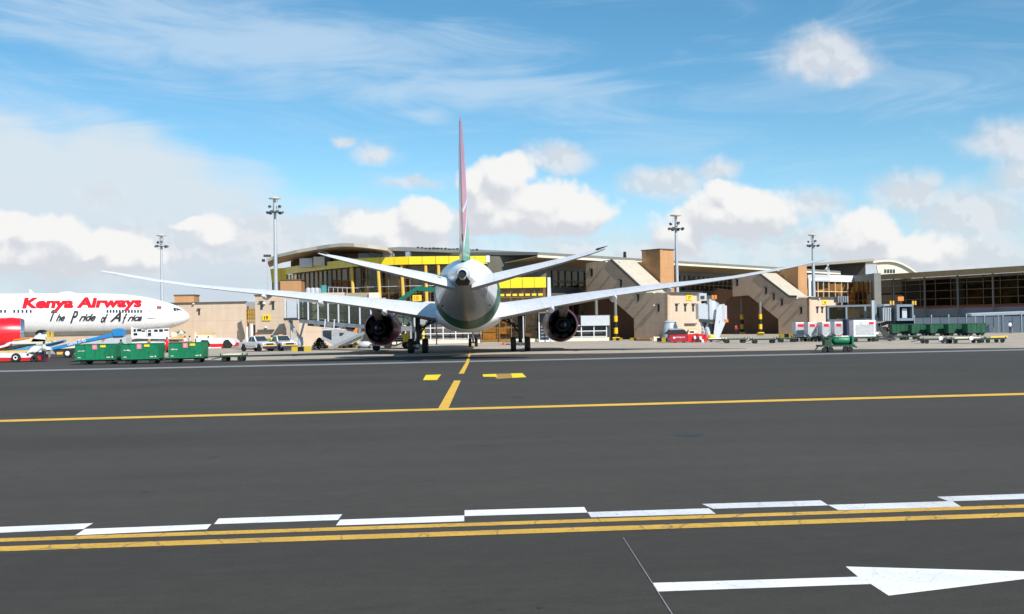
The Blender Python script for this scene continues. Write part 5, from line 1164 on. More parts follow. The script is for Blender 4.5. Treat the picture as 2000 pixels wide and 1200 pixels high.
# landing gear
def aircraft_wheel(parent, x, y, r, w, m=M_rubber):
    b = MB(); b.lathe([(r*.55,-w/2),(r*.9,-w/2),(r,-w*.3),(r,w*.3),(r*.9,w/2),(r*.55,w/2)], (x,y,r), 'X', 24); o = b.obj('wheel', m, parent, auto=40)
    b = MB(); b.lathe([(.02,-w*.42),(r*.3,-w*.36),(r*.54,-w*.46),(r*.54,w*.46),(r*.3,w*.36),(.02,w*.42)], (x,y,r), 'X', 16); b.obj('hub', M_steel, o)
for sx in (-1,1):
    X0 = sx*4.75 if sx > 0 else -4.85
    b = MB(); b.tube((X0,0,.75),(X0,-.1,3.9),.17,.24,14); b.tube((X0,0,.7),(X0,0,1.9),.13,.13,12); b.tube((X0,0,2.2),(X0-sx*2.3,.1,3.3),.09,.09,8); b.tube((X0,0,1.6),(X0-sx*1.4,.9,3.4),.08,.08,8); b.tube((X0,.4,.9),(X0,.5,1.9),.06,.06,8); b.tube((X0+.12,-.3,1.0),(X0+.14,-.32,3.7),.05,.05,6)
    g = b.obj('main_gear', M_dark, PL, smooth=False)
    b = MB(); b.bar((X0,-.85,.68),(X0,.85,.68),.26,.3); b.obj('bogie_beam', M_galv, g)
    for yy in (-.75,.75):
        b = MB(); b.tube((X0-.9,yy,.68),(X0+.9,yy,.68),.1,.1,10); b.obj('axle', M_galv, g)
        for dx in (-.66,.66): aircraft_wheel(PL, X0+dx, yy, .68, .46)
    b = MB(); b.prism([(X0+sx*.42,-.9,1.9),(X0+sx*.42,.9,1.9),(X0+sx*.5,.9,3.8),(X0+sx*.5,-.9,3.8)], (sx*.05,0,0)); b.obj('gear_door', M_wing, g)
    b = MB(); b.box((X0-sx*1.6,.2,3.35),(1.6,2.6,.4)); b.obj('gear_bay', M_black, g)
yn = st(5.8)
b = MB(); b.tube((0,yn,.5),(0,yn+.1,2.6),.12,.15,10); b.tube((0,yn,1.2),(0,yn+1.6,2.5),.07,.07,8); b.tube((-.35,yn,.5),(.35,yn,.5),.09,.09,8); b.obj('nose_gear', M_galv, PL)
for dx in (-.36,.36): aircraft_wheel(PL, dx, yn, .5, .34)
for dx in (-.5,.5): b = MB(); b.box((dx,yn+.3,1.75),(.05,1.6,.9)); b.obj('nose_gear_door', M_body, PL)
b = MB(); b.bar((.25,yn-.2,1.45),(.45,yn-.2,1.45),.16); b.obj('taxi_light', M_white, PL)

# ------------------------------------------------------------------ red and white airliner at the left
D7 = 157.0; q = at(371, 618, 162.0); HD = math.radians(23); HV = Vector((math.cos(HD), math.sin(HD), 0)); SV = Vector((-math.sin(HD), math.cos(HD), 0))   # heading, far side
NOSE = Vector((q.x, q.y, 0)); K7O = NOSE - HV*30
K7 = thing('aircraft', 'white airliner with red lettering and red engine, nose before the beige wall', 'aircraft', tuple(K7O), HD)
PX7 = D7/FPX
def p7(px, py, y=-3.1):
    o_ = K7O+SV*y; d = ray(px, py); t_ = (o_-CAMP).dot(SV)/d.dot(SV); v = CAMP+d*t_; return (v-K7O).dot(HV)-30, v.z
# top and bottom outline measured along the body from the nose (metres back)
topl = [(0,4.42),(.25,4.95),(.8,5.5),(1.6,5.98),(2.6,6.42),(3.6,6.72),(4.4,7.0),(5.6,7.32),(7.2,7.6),(9.5,7.88),(12,8.02),(16,8.06),(60,8.06)]
botl = [(0,4.38),(.25,3.9),(.8,3.5),(1.6,3.13),(2.6,2.82),(3.6,2.58),(4.4,2.42),(5.6,2.25),(7.2,2.08),(9.5,1.93),(12,1.86),(16,1.84),(60,1.84)]
def rows(l, x):
    for a, c in zip(l, l[1:]):
        if a[0] <= x <= c[0]: t = (x-a[0])/(c[0]-a[0]); t = t; return a[1]*(1-t)+c[1]*t
    return l[-1][1]
xs = [0.001,.12,.25,.5,.8,1.2,1.6,2.1,2.6,3.1,3.6,4.0,4.4,5,5.6,6.4,7.2,8.3,9.5,12,16,22,28,34,40,46,52]
R7 = []
for x in xs:
    tz, bz = rows(topl, x), rows(botl, x); zc, rz = (tz+bz)/2, (tz-bz)/2; rx = min(3.1, rz*1.0+ .02); R7.append((x, zc, rx, rz))
b = MB(); b.loft([[Vector((30-x, -rx*math.sin(2*math.pi*i/36), zc+rz*math.cos(2*math.pi*i/36))) for i in range(36)] for x, zc, rx, rz in R7])
b.m = []
for k in range(len(xs)-1):
    for i in range(36): b.m.append(1 if math.cos(2*math.pi*(i+.5)/36) < -.80 and xs[k] > 4 else 0)
b.m += [0, 0]
f7 = b.obj('fuselage', [M_body, M_belly], K7, smooth=True)
def side7(x, z):                       # point on the near side at distance x behind the nose and height z
    for a, c in zip(R7, R7[1:]):
        if a[0] <= x <= c[0]: t = (x-a[0])/(c[0]-a[0]); zc, rx, rz = (a[i]*(1-t)+c[i]*t for i in (1,2,3)); break
    u = max(-1, min(1, (z-zc)/rz)); c_ = math.sqrt(max(0,1-u*u)); return Vector((30-x, -rx*c_-.075*c_, z+.075*u))
def decal7(body, px0, px1, py_base, height, m, name='lettering', n=5, bold=1, **k):
    x0, z0 = p7(px0, py_base); x1, _ = p7(px1, py_base); vs, fs = text_geo(body, width=x1-x0, height=height, **k)
    bm = bmesh.new(); vv = [bm.verts.new(v) for v in vs]
    for f in fs:
        try: bm.faces.new([vv[i] for i in f])
        except ValueError: pass
    for j in range(1, n): 
        y = height*j/n; bmesh.ops.bisect_plane(bm, geom=bm.verts[:]+bm.edges[:]+bm.faces[:], plane_co=(0,y,0), plane_no=(0,1,0))
    bm.verts.ensure_lookup_table(); bm.verts.index_update(); b = MB(); roll = math.tan(ROLL)
    for kb in range(bold): b.add([side7(-(x0+v.co.x+kb*.035), z0+v.co.y)-Vector((0,.004*kb,0)) for v in bm.verts], [tuple(v.index for v in f.verts) for f in bm.faces])
    bm.free()
    return b.obj(name, m, K7)
M_letter = mat('red_lettering', (.72,.012,.025), .75, var=.02, spec=.1)
decal7('Kenya Airways', 43, 277, 609.3, 1.95, M_letter, shear=.17, offset=.037, n=8, bold=4)
M_script = mat('script_black', (.02,.02,.022), .5)
for w_, a_, c_, h_, y_ in (('T',97,112,1.35,627),('he',109,127,.95,627),('P',137,153,1.7,631),('ride',154,187,1.0,627),('of',197,211,1.2,630),('A',215,237,1.35,628),('f',239,249,1.35,631),('rica',249,278,.85,627)):
    decal7(w_, a_, c_, y_, h_, M_script, shear=.55, offset=.02, spacing=.95, n=5, bold=2)
b = MB(); wi = []
for px in list(range(210, 282, 6)) + list(range(104, 112, 6)) + list(range(28, 66, 8)) + [2, 10, -10, -18, -26, -34]: wi.append(px)
for px in wi:
    x, z = p7(px, 608.2); x = -x
    b = MB(); w, h = .13, .2
    b.add([side7(x+w, z-h), side7(x-w, z-h), side7(x-w, z+h), side7(x+w, z+h)], [(0,1,2,3)]); b.obj('window', M_glassd, K7)
# cockpit windows, flag, door outline, antenna hump
def patch7(pix, m, name):
    b = MB(); b.add([side7(-p7(x,y)[0], p7(x,y)[1]) + Vector((.0,-.02,0)) for x, y in pix], [tuple(range(len(pix)))]); return b.obj(name, m, K7)
patch7([(340.5,602),(346,601.5),(346.5,607),(342,607.5)], M_glassd, 'cockpit_window'); patch7([(347,601.6),(350.5,602.6),(353,606),(347.4,607)], M_glassd, 'cockpit_window'); patch7([(351.3,603),(354,604),(357.5,606.5),(353.6,606.2)], M_glassd, 'cockpit_window')
for i, m in enumerate((M_black, M_777red, M_cgreen)): patch7([(307+.2*i,598.6+2*i),(317,598.6+2*i),(317,600.3+2*i),(307+.2*i,600.3+2*i)], m, 'flag')
def line7(pts, w=.05):
    for (x0,y0),(x1,y1) in zip(pts, pts[1:]):
        P = [side7(-p7(x0+(x1-x0)*t/3, y0+(y1-y0)*t/3)[0], p7(x0+(x1-x0)*t/3, y0+(y1-y0)*t/3)[1]) for t in range(4)]; b = MB()
        for a, c in zip(P, P[1:]): b.bar(a, c, w, .02)
        b.obj('door_seam', M_steel, K7)
line7([(290,595),(298,595),(298,620),(290,620),(290,595)], .03); line7([(288,621),(304,621)], .07); patch7([(291,606.5),(293,606.5),(293,608.7),(291,608.7)], M_glassd, 'door_window')
line7([(339,631),(345,637)], .05)
b = MB(); x, z = p7(131, 573); b.lathe([(.02,0),(.45,0.02),(.5,.1),(.25,.22),(.02,.24)], (0,0,0), n=20)
for v in b.v: v.x = v.x*2.2+30+x; v.z += 8.03; 
b.obj('antenna_dome', M_body, K7, smooth=True)
x, z = p7(62, 573); b = MB(); b.prism([(30+x-.35,-.03,8.0),(30+x+.35,-.03,8.0),(30+x-.15,-.03,8.55),(30+x-.35,-.03,8.6)], (0,.06,0)); b.obj('antenna', M_body, K7)
b = MB(); x, z = p7(356, 606); b.bar((30+x,-1.2,z),(30+x+.6,-1.2,z-.05),.05); b.obj('probe', M_dark, K7)
# near engine, wing root, gear
le_ = p7(43,651,-12)[0]+30; zc = p7(20,651.5,-12)[1]
b = MB(); prf = [(1.55,le_+0.0),(1.72,le_+.18),(1.85,le_-.05)]
b.lathe([(1.6,le_-.3),(1.66,le_+.1),(1.82,le_+.25),(1.95,le_-.05),(2.0,le_-.2)], (0,-10,zc), 'X', 32); lip = b.obj('engine_lip', mat('polished_lip', (.55,.60,.66), .15, .9), K7, auto=60)
b = MB(); b.lathe([(2.0,le_-.2),(2.12,le_-1.2),(2.14,le_-2.6),(2.0,le_-4.2),(1.75,le_-5.4),(1.6,le_-5.4),(1.6,le_-.3)], (0,-10,zc), 'X', 40); eg = b.obj('engine', M_777red, K7, auto=60)
b = MB(); b.lathe([(1.6,le_-.5),(.02,le_-.55)], (0,-10,zc), 'X', 24); b.obj('fan', M_dark, eg)
rx_, rz_ = p7(32,672,-11.6)[0]+30, zc-1.25
b = MB(); b.lathe([(.42,-.02),(.50,-.02),(.50,.02),(.42,.02)], (rx_, -11.78, rz_), 'Y', 24); b.obj('roundel', M_body, eg)
text_on('K', (rx_-.26,-11.8,rz_-.28), (1,0,0), (0,0,1), (0,-1,0), M_body, eg, thick=.05, height=.56, offset=.03, shear=.2)
b = MB(); b.loft([[(le_-1.5-dx, y, z+dz) for dx, dz in ((0,0),(3,.45),(9,.1),(3,-.3))] for y, z in ((-2.6,2.9),(-10,3.7))]); 
b.loft([[(le_-5-dx, y, z+dz) for dx, dz in ((0,0),(2,.3),(7,.1),(2,-.2))] for y, z in ((-10,3.7),(-16,4.4))]); b.obj('wing', M_wing, K7)
b = MB(); b.prism([(le_-1.2,-10.2,zc+1.9),(le_-4.5,-10.2,zc+1.9),(le_-4.5,-10.2,zc+2.7),(le_-2,-10.2,zc+2.5)], (0,.4,0)); b.obj('pylon', M_body, K7)
for dx_, r_, sp in ((24.2,.52,.38),):
    b = MB(); b.tube((dx_,0,.5),(dx_,0,2.4),.13,.16,10); b.obj('nose_gear', M_galv, K7)
    for dy in (-.36,.36):
        b = MB(); b.lathe([(.3,-.17),(.47,-.17),(.52,-.1),(.52,.1),(.47,.17),(.3,.17)], (dx_,dy,.52), 'Y', 20); b.obj('wheel', M_rubber, K7)
for dy in (-5, 5):
    b = MB(); b.tube((-2,dy,.6),(-2,dy,3.2),.2,.25,10); b.obj('main_gear', M_galv, K7)
    for ddx in (-1.4,0,1.4): b = MB(); b.lathe([(.4,-.45),(.64,-.45),(.66,-.3),(.66,.3),(.64,.45),(.4,.45)], (-2+ddx,dy,.66), 'Y', 20); b.obj('wheel', M_rubber, K7)
# ------------------------------------------------------------------ ground vehicles (local: x = length, -y faces the camera)
def wheels(t, spots, r, w, rim=M_lsteel, tyre=M_rubber):
    for x, y in spots:
        b = MB(); b.lathe([(r*.55,-w/2),(r*.92,-w/2),(r,-w*.3),(r,w*.3),(r*.92,w/2),(r*.55,w/2)], (x,y,r), 'Y', 18); o = b.obj('wheel', tyre, t, auto=40)
        b = MB(); b.lathe([(.01,-w*.4),(r*.3,-w*.36),(r*.55,-w*.47),(r*.55,w*.47),(r*.3,w*.36),(.01,w*.4)], (x,y,r), 'Y', 12); b.obj('rim', rim, o)
def ground_thing(name, label, cat, px, y, rz=0, group=None):
    g_ = gnd(px, y); return thing(name, label, cat, (g_.x, g_.y, 0), rz, group)
def text_local(t, body, x, y, z, h, m, **k): return text_on(body, (x, y, z), (1,0,0), (0,0,1), (0,-1,0), m, t, height=h, thick=.01, **k)
def baggage_cart(label, px, y, L, group, rz=0, mats=M_cgreen, seed=0, big=True):
    t = ground_thing('baggage_cart', label, 'baggage cart', px, y, rz, group); r = random.Random(seed); W_ = 1.5; z0, z1 = .42, 1.58
    for sy in (-1,1):                  # folded sheet side panels, open topped
        npan = 4
        for k in range(npan):
            x0, x1 = -L/2+L*k/npan+.015, -L/2+L*(k+1)/npan-.015; lean = r.uniform(-.015,.015); b = MB(); Y = sy*W_/2
            b.prism([(x0,Y+lean,z0),(x1,Y-lean,z0),(x1,Y+lean*1.5,z1+r.uniform(-.02,.02)),(x0,Y,z1+r.uniform(-.02,.02))], (0,-sy*.035,0)); b.obj('side_panel', mats, t)
        b = MB()
        for k in range(npan+1): b.box((-L/2+L*k/npan, sy*(W_/2+.015), (z0+z1)/2), (.05,.04,z1-z0))
        b.box((0,sy*(W_/2+.012),z1),(L+.04,.05,.05)); b.box((0,sy*(W_/2+.012),z0),(L+.04,.06,.08)); b.obj('side_rib', mats, t)
    for sx in (-1,1):
        b = MB(); b.box((sx*L/2,0,(z0+z1)/2-.03),(.04,W_-.05,z1-z0-.06)); b.obj('end_panel', mats, t)
    b = MB(); b.box((0,0,z0),(L-.05,W_-.1,.06)); b.obj('floor', M_dark, t)
    b = MB(); b.bar((-L/2-.05,.5,.34),(L/2+.05,.5,.34),.1,.12); b.bar((-L/2-.05,-.5,.34),(L/2+.05,-.5,.34),.1,.12); b.bar((L*.32,-.7,.28),(L*.32,.7,.28),.1); b.bar((-L*.32,-.7,.28),(-L*.32,.7,.28),.1); b.obj('chassis', M_dark, t)
    b = MB(); b.bar((-L/2,0,.3),(-L/2-.8,0,.22),.07); b.lathe([(.06,0),(.1,0),(.1,.04),(.06,.04)], (-L/2-.85,0,.2), n=10); b.obj('tow_bar', M_dark, t)
    wheels(t, [(-L*.32,-.6),(L*.32,-.6),(-L*.32,.6),(L*.32,.6)], .26, .2, M_steel)
    if big:
        Y = -W_/2-.045; b = MB(); b.lathe([(.01,0),(.14,0),(.14,.01),(.01,.01)], (L*.09-L*.1, Y, 1.36), 'Y', 14); b.box((L*.09-L*.1, Y+.005, 1.36),(.36,.008,.36)); b.obj('pink_sticker', M_pink, t)
        text_local(t, 'K', L*.09-L*.1-.07, Y-.012, 1.28, .16, M_white, shear=.2)
        b = MB(); b.box((L*.2,Y,1.42),(.42,.008,.18)); b.obj('yellow_label', M_ysign, t)
        b = MB()
        for q_ in range(6): b.box((-L*.42+.085*q_+r.uniform(-.01,.01), Y, 1.07+r.uniform(-.02,.02)), (.05+.02*r.random(), .008, .05+.06*r.random()))
        b.obj('worn_marking', M_white, t)
        b = MB(); b.box((-L*.4,Y,.56),(.22,.008,.06)); b.box((L*.33,Y,.56),(.25,.008,.07)); b.box((L*.43,Y,.58),(.1,.008,.12)); b.obj('reflector', M_cream, t)
    return t
gc = 'green open-topped baggage carts in the near left row'
baggage_cart('green open baggage cart in front of the blue boom lift, leftmost of three', 194, 712, 3.1, gc, -.02, seed=1)
baggage_cart('green open baggage cart, middle one of the near row of three', 279.5, 711, 2.8, gc, .01, seed=2)
baggage_cart('green open baggage cart beside the low flat dolly, rightmost of three', 368.5, 708.5, 2.65, gc, .02, seed=3)
def dolly(label, px, y, L, group, rz=0, top=None, h=.5, m=M_dolly):
    t = ground_thing('dolly', label, 'dolly', px, y, rz, group); W_ = 1.5
    b = MB()
    for sy in (-1,1): b.bar((-L/2,sy*W_/2,h-.06),(L/2,sy*W_/2,h-.06),.09,.14)
    for sx in (-1,-.33,.33,1): b.bar((sx*L/2,-W_/2,h-.07),(sx*L/2,W_/2,h-.07),.08,.1)
    for sx in (-1,1): b.bar((sx*L*.42,-W_/2,h-.1),(sx*L*.42,-W_/2,.2),.08); b.box((sx*L/2,-W_/2,h+.06),(.07,.07,.2)); b.box((sx*L/2,W_/2,h+.06),(.07,.07,.2))
    b.obj('frame', m, t)
    n = max(3, int(L/.42))
    for k in range(n): b = MB(); x = -L/2+.2+(L-.4)*k/(n-1); b.tube((x,-W_/2+.06,h-.02),(x,W_/2-.06,h-.02),.05,n=8); b.obj('roller', M_steel, t)
    b = MB(); b.bar((-L/2,0,h-.12),(-L/2-.9,0,.18),.07); b.obj('tow_bar', M_dark, t)
    wheels(t, [(-L*.36,-.62),(L*.36,-.62),(-L*.36,.62),(L*.36,.62)], .2, .16, M_steel)
    if top: b = MB(); b.box((0,0,h+.07),(L*.78,W_*.9,.1)); b.obj('pallet', top, t)
    return t
gd = 'low roller dollies on the apron'
dolly('low flat dolly with pale top just right of the near green carts', 457, 706, 1.75, gd, 0, M_cream)
dolly('empty green roller dolly right of the grey boarding bridge', 1435, 670.5, 2.5, gd, .02)
dolly('empty green roller dolly with upright end post in front of the second striped column', 1491, 671, 2.6, gd, -.03)
dolly('dark empty dolly just left of the silver cargo containers', 1537, 669, 1.9, gd, 0)

# blue articulated boom lift
BL = ground_thing('boom_lift', 'blue articulated boom lift with grey counterweight and white lettering under the airliner engine', 'boom lift', 150, 699)
DB = gnd(150,699).y
def bx(nm, pix, dep, m, parent, D=DB, off=0.):
    b = MB(); b.prism([at(x,y,D+off) for x,y in pix], (0,dep,0)); return b.obj(nm, m, parent, world=True)
bm1 = bx('upper_boom', [(95,680),(148,667.5),(225,649.5),(226,656.5),(168,668),(148,674),(97,685)], .5, M_blue, BL, off=-.1)
bx('lower_boom', [(6,690),(60,684),(98,677),(126,668.5),(126,664),(92,671),(40,680),(4,684)], .4, mat('boom_blue_pale', (.08,.33,.55), .4, var=.15), BL, off=.1)
bx('boom_slot', [(88,674),(124,665.5),(124,667.5),(88,677)], .05, M_navy, BL, off=-.02)
bx('boom_head', [(219,644),(232,641.5),(240,645),(241,656),(222,657)], .9, M_blue, BL, off=-.2)
bx('counterweight', [(168,662),(176,658.5),(206,655),(226,655.5),(246,659),(246.5,675),(166,675.5)], 1.6, mat('counterweight_grey', (.52,.55,.57), .4, var=.06), BL)
b = MB(); vs, fs = text_geo('Genie Z-45', width=2.05, height=.34, offset=.02); p0_, p1_ = at(132,676,DB-.12), at(168,667,DB-.12); xd = (p1_-p0_).normalized(); zd = Vector((-xd.z,0,xd.x)); k = (p1_-p0_).length/2.05
b.add([p0_+xd*v.x*k+zd*v.y+Vector((0,-.0,0)) for v in vs], fs); b.obj('lettering', M_white, BL, world=True)
b = MB(); q_ = at(202,664,DB-.02); b.box(q_, (.38,.01,.07)); b.box(q_-Vector((.05,0,.12)), (.26,.01,.05)); b.obj('red_marking', M_777red, BL, world=True)
bx('chassis', [(100,681),(152,677),(152,690),(108,691)], 1.6, M_dark, BL); bx('chassis_cover', [(93,678),(146,675.5),(148,680),(96,682.5)], 1.3, M_cream, BL, off=-.05)
bx('axle_frame', [(110,688),(135,687),(135,692),(112,693)], 1.2, M_ochre, BL, off=-.05)
for px_, m in ((137.5,M_white),(97,M_steel)):
    q = gnd(px_,699); b = MB(); r_, w_ = .46, .34; b.lathe([(r_*.55,-w_/2),(r_*.92,-w_/2),(r_,-w_*.3),(r_,w_*.3),(r_*.92,w_/2),(r_*.55,w_/2)], (q.x,DB-.1,r_), 'Y', 22); o = b.obj('wheel', M_rubber, BL, world=True)
    b = MB(); b.lathe([(.01,-w_*.5),(r_*.5,-w_*.52),(r_*.56,w_*.4),(.01,w_*.4)], (q.x,DB-.1,r_), 'Y', 16); b.obj('rim', m, o, world=True)
# jacket-draped white engine stand with black hood and yellow guard posts
t = ground_thing('engine_stand', 'white mobile stand with black hood and yellow posts below the red engine', 'stand', 80, 700)
DS = gnd(80,700).y+2
def bxs(nm, pix, dep, m, off=0.): 
    b = MB(); b.prism([at(x,y,DS+off) for x,y in pix], (0,dep,0)); return b.obj(nm, m, t, world=True)
bxs('body', [(60,668),(72,652),(78,650),(84,658),(90,667)], 1.2, M_white); bxs('hood', [(68,652),(72,646.5),(78,644.5),(84,646.5),(83,648.5),(77,649),(71,654)], 1.0, M_black, -.1)
bxs('deck', [(22,669),(30,663),(58,661),(90,664),(102,668),(100,671),(24,673)], 1.4, M_cream); bxs('deck_trim', [(26,663),(56,659),(58,661),(28,666)], 1.3, M_orange, -.06)
bxs('underframe', [(24,673),(62,670),(62,675),(36,679),(24,678)], 1.0, M_galv, .1)
for x in (91,94,99.5,102.5): bxs('guard_post', [(x,648),(x+1.5,648),(x+1.5,667),(x,667)], .1, M_yel, -.05)
bxs('guard_rail', [(91,656),(103,656),(103,657.5),(91,657.5)], .05, M_yel, -.07)
b = MB()
for px_ in (35, 92): q = at(px_,690,DS); b.bar((q.x,DS+.5,0),(q.x,DS+.5,at(px_,672,DS).z),.2)
b.obj('leg', M_steel, t, world=True)
# white and red belt tractor at the left edge
BT = ground_thing('belt_loader', 'white and red low tractor with yellow top at the left edge of the photo', 'belt loader', 22, 708)
def bxt(nm, pix, dep, m, off=0., D=gnd(22,708).y, t=BT): b = MB(); b.prism([at(x,y,D+off) for x,y in pix], (0,dep,0)); return b.obj(nm, m, t, world=True)
bxt('chassis', [(-40,699),(78,697),(80,703),(60,705),(-40,706)], 1.7, M_red); bxt('body', [(-40,690),(48,689),(62,693),(74,697.2),(50,699),(-40,699)], 1.7, M_white, -.03)
bxt('top_deck', [(-40,686.5),(50,684.5),(52,688.5),(-40,690)], 1.5, mat('deck_yellow', (.72,.48,.13), .6, var=.15), .02); bxt('cowl', [(52,690),(60,680),(66,676),(84,678),(90,684),(82,687.5),(64,687.5)], 1.3, M_white, -.05)
bxt('seat', [(60,690),(80,688.5),(80,696),(66,697)], 1.0, M_dark, .1); bxt('hole', [(52,691.5),(56,691.5),(56,695),(52,695)], .05, M_black, -.06)
bxt('belt_rail', [(-30,684),(8,674),(14,670),(20,668),(60,667),(60,669),(22,671),(16,676),(-30,688)], .15, M_white, .2); bxt('belt', [(-30,687),(8,681),(14,677),(60,672),(60,674),(20,683),(-30,690)], 1.0, M_dark, .4)
bxt('front_guard', [(72,694),(80,693),(81,704),(74,705)], 1.5, mat('dark_red', (.22,.01,.015), .5), .05)
for px_ in (30, 58): 
    q = gnd(px_,708); Dq = gnd(22,708).y-.05; b = MB(); r_, w_ = .40 if px_ == 30 else .3, .3; b.lathe([(r_*.5,-w_/2),(r_*.92,-w_/2),(r_,-w_*.3),(r_,w_*.3),(r_*.92,w_/2),(r_*.5,w_/2)], (q.x,Dq,r_), 'Y', 22); o = b.obj('wheel', M_rubber, BT, world=True)
    b = MB(); b.lathe([(.1,-w_*.5),(r_*.5,-w_*.55),(r_*.55,w_*.4),(.01,w_*.4)], (q.x,Dq,r_), 'Y', 16); b.obj('rim', M_white if px_ == 30 else M_dark, o, world=True)
# white high loader under the nose
HL = ground_thing('cargo_loader', 'white high loader with railings and dark openings under the airliner nose', 'cargo loader', 300, 690)
DH = 124
def bxh(nm, pix, dep, m, off=0., t=HL, D=DH): b = MB(); b.prism([at(x,y,D+off) for x,y in pix], (0,dep,0)); return b.obj(nm, m, t, world=True)
bxh('platform', [(257,656),(345,660),(345,663),(258,661.5)], 2.2, M_white); bxh('side_panel', [(258,640),(286,645),(286,657),(258,656)], .12, M_white); bxh('side_panel', [(287,643),(330,641),(331,659),(287,658)], .12, M_white)
for x0, x1, y0, y1 in ((261,265,643,648),(268,276,643,647),(277,283,645.5,648),(289.5,295,645,648),(301,308,644,648),(311,318,643.5,648),(321,329,643.5,646),(261,268,651,655),(289,295,650.5,656)): bxh('opening', [(x0,y0),(x1,y0),(x1,y1),(x0,y1)], .04, M_black, -.05)
bxh('white_strip', [(256,638.5),(258.5,638.5),(258.5,662),(256,662)], .3, M_white, -.1); bxh('canopy', [(334,648),(345,651),(345,660),(334,659)], .3, M_cream, -.05)
bxh('chassis', [(244,669),(300,666),(330,668),(330,690),(244,690)], 2.2, M_white, .3); bxh('warning_plate', [(288,665),(294,665),(294,668.5),(288,668.5)], .05, M_orange, .2); bxh('red_trim', [(300,673),(330,673),(330,676),(300,676)], .05, M_red, .2)
for px_ in (262, 315): q = gnd(px_,689.5); b = MB(); b.lathe([(.2,-.16),(.4,-.16),(.44,0),(.4,.16),(.2,.16)], (q.x,DH+.2,.44), 'Y', 18); b.obj('wheel', M_rubber, HL, world=True)
for x, y0 in ((262,662),(310,662)): bxh('lift_strut', [(x,661),(x+4,661),(x+26,670),(x+22,670)], .15, M_steel, .6)
LP = thing('low_platform', 'yellow and red low platform trailer between the high loader and the white tug', 'trailer', (at(345,670,122).x,122,0))
bxh('deck', [(332,659),(356,658.5),(356,661.5),(332,662)], 1.5, M_ochre, 0, LP, 122); bxh('dark_belt', [(330,664),(352,663.5),(352,666),(330,667)], 1.3, M_dark, 0, LP, 122); bxh('red_base', [(330,668),(368,667),(368,673),(330,674)], 1.5, M_red, .1, LP, 122); bxh('skirt', [(330,674),(368,673),(368,686),(330,687)], 1.4, M_dark, .2, LP, 122)
# aircraft tug, white over red
TG = ground_thing('aircraft_tug', 'long white and red aircraft tug with dark wheel arches in front of the beige wall', 'tug', 421, 681)
DT = gnd(421,681).y
def bxg(nm, pix, dep, m, off=0., t=TG, D=DT): b = MB(); b.prism([at(x,y,D+off) for x,y in pix], (0,dep,0)); return b.obj(nm, m, t, world=True)
bxg('body', [(381,662),(384,660.5),(440,660.5),(452,661.5),(458,666),(460,672),(456,675.5),(452,671),(446,664),(440,664),(436,668),(435,672),(410,672),(406,665),(394,664.5),(388,672),(381,672)], 2.6, M_white)
bxg('red_skirt', [(410,672),(435,671.5),(435,678),(410,678.5)], 2.6, M_red, -.03); bxg('red_skirt', [(455,671),(462,669.5),(462,676),(455,677.5)], 2.5, M_red, .05); bxg('white_stripe', [(405,678.5),(432,678),(432,680.5),(405,681)], 2.6, M_white, -.02)
bxg('cab_top', [(381,655),(414,654.5),(414,660.5),(381,660.7)], 2.0, M_cream, .2); bxg('rear_deck', [(374,650.8),(414,651),(414,652.6),(374,652.6)], 2.0, M_ochre, .2)
bxg('cab_post', [(380,650),(383,650),(383,672),(380,672)], .15, M_white); 
for x in (383.5, 405.5): bxg('cab_window', [(x,657),(x+2.6,657),(x+2.6,660),(x,660)], .06, M_black, .14)
for px_ in (399, 444): q = at(px_,681,DT); b = MB(); r_, w_ = .66, .5; b.lathe([(r_*.55,-w_/2),(r_*.92,-w_/2),(r_,-w_*.3),(r_,w_*.3),(r_*.92,w_/2),(r_*.55,w_/2)], (q.x,DT+.35,r_), 'Y', 24); o = b.obj('wheel', M_rubber, TG, world=True); b = MB(); b.lathe([(.01,-w_*.42),(r_*.54,-w_*.42),(r_*.54,w_*.3),(.01,w_*.3)], (q.x,DT+.35,r_), 'Y', 16); b.obj('rim', M_dark, o, world=True)
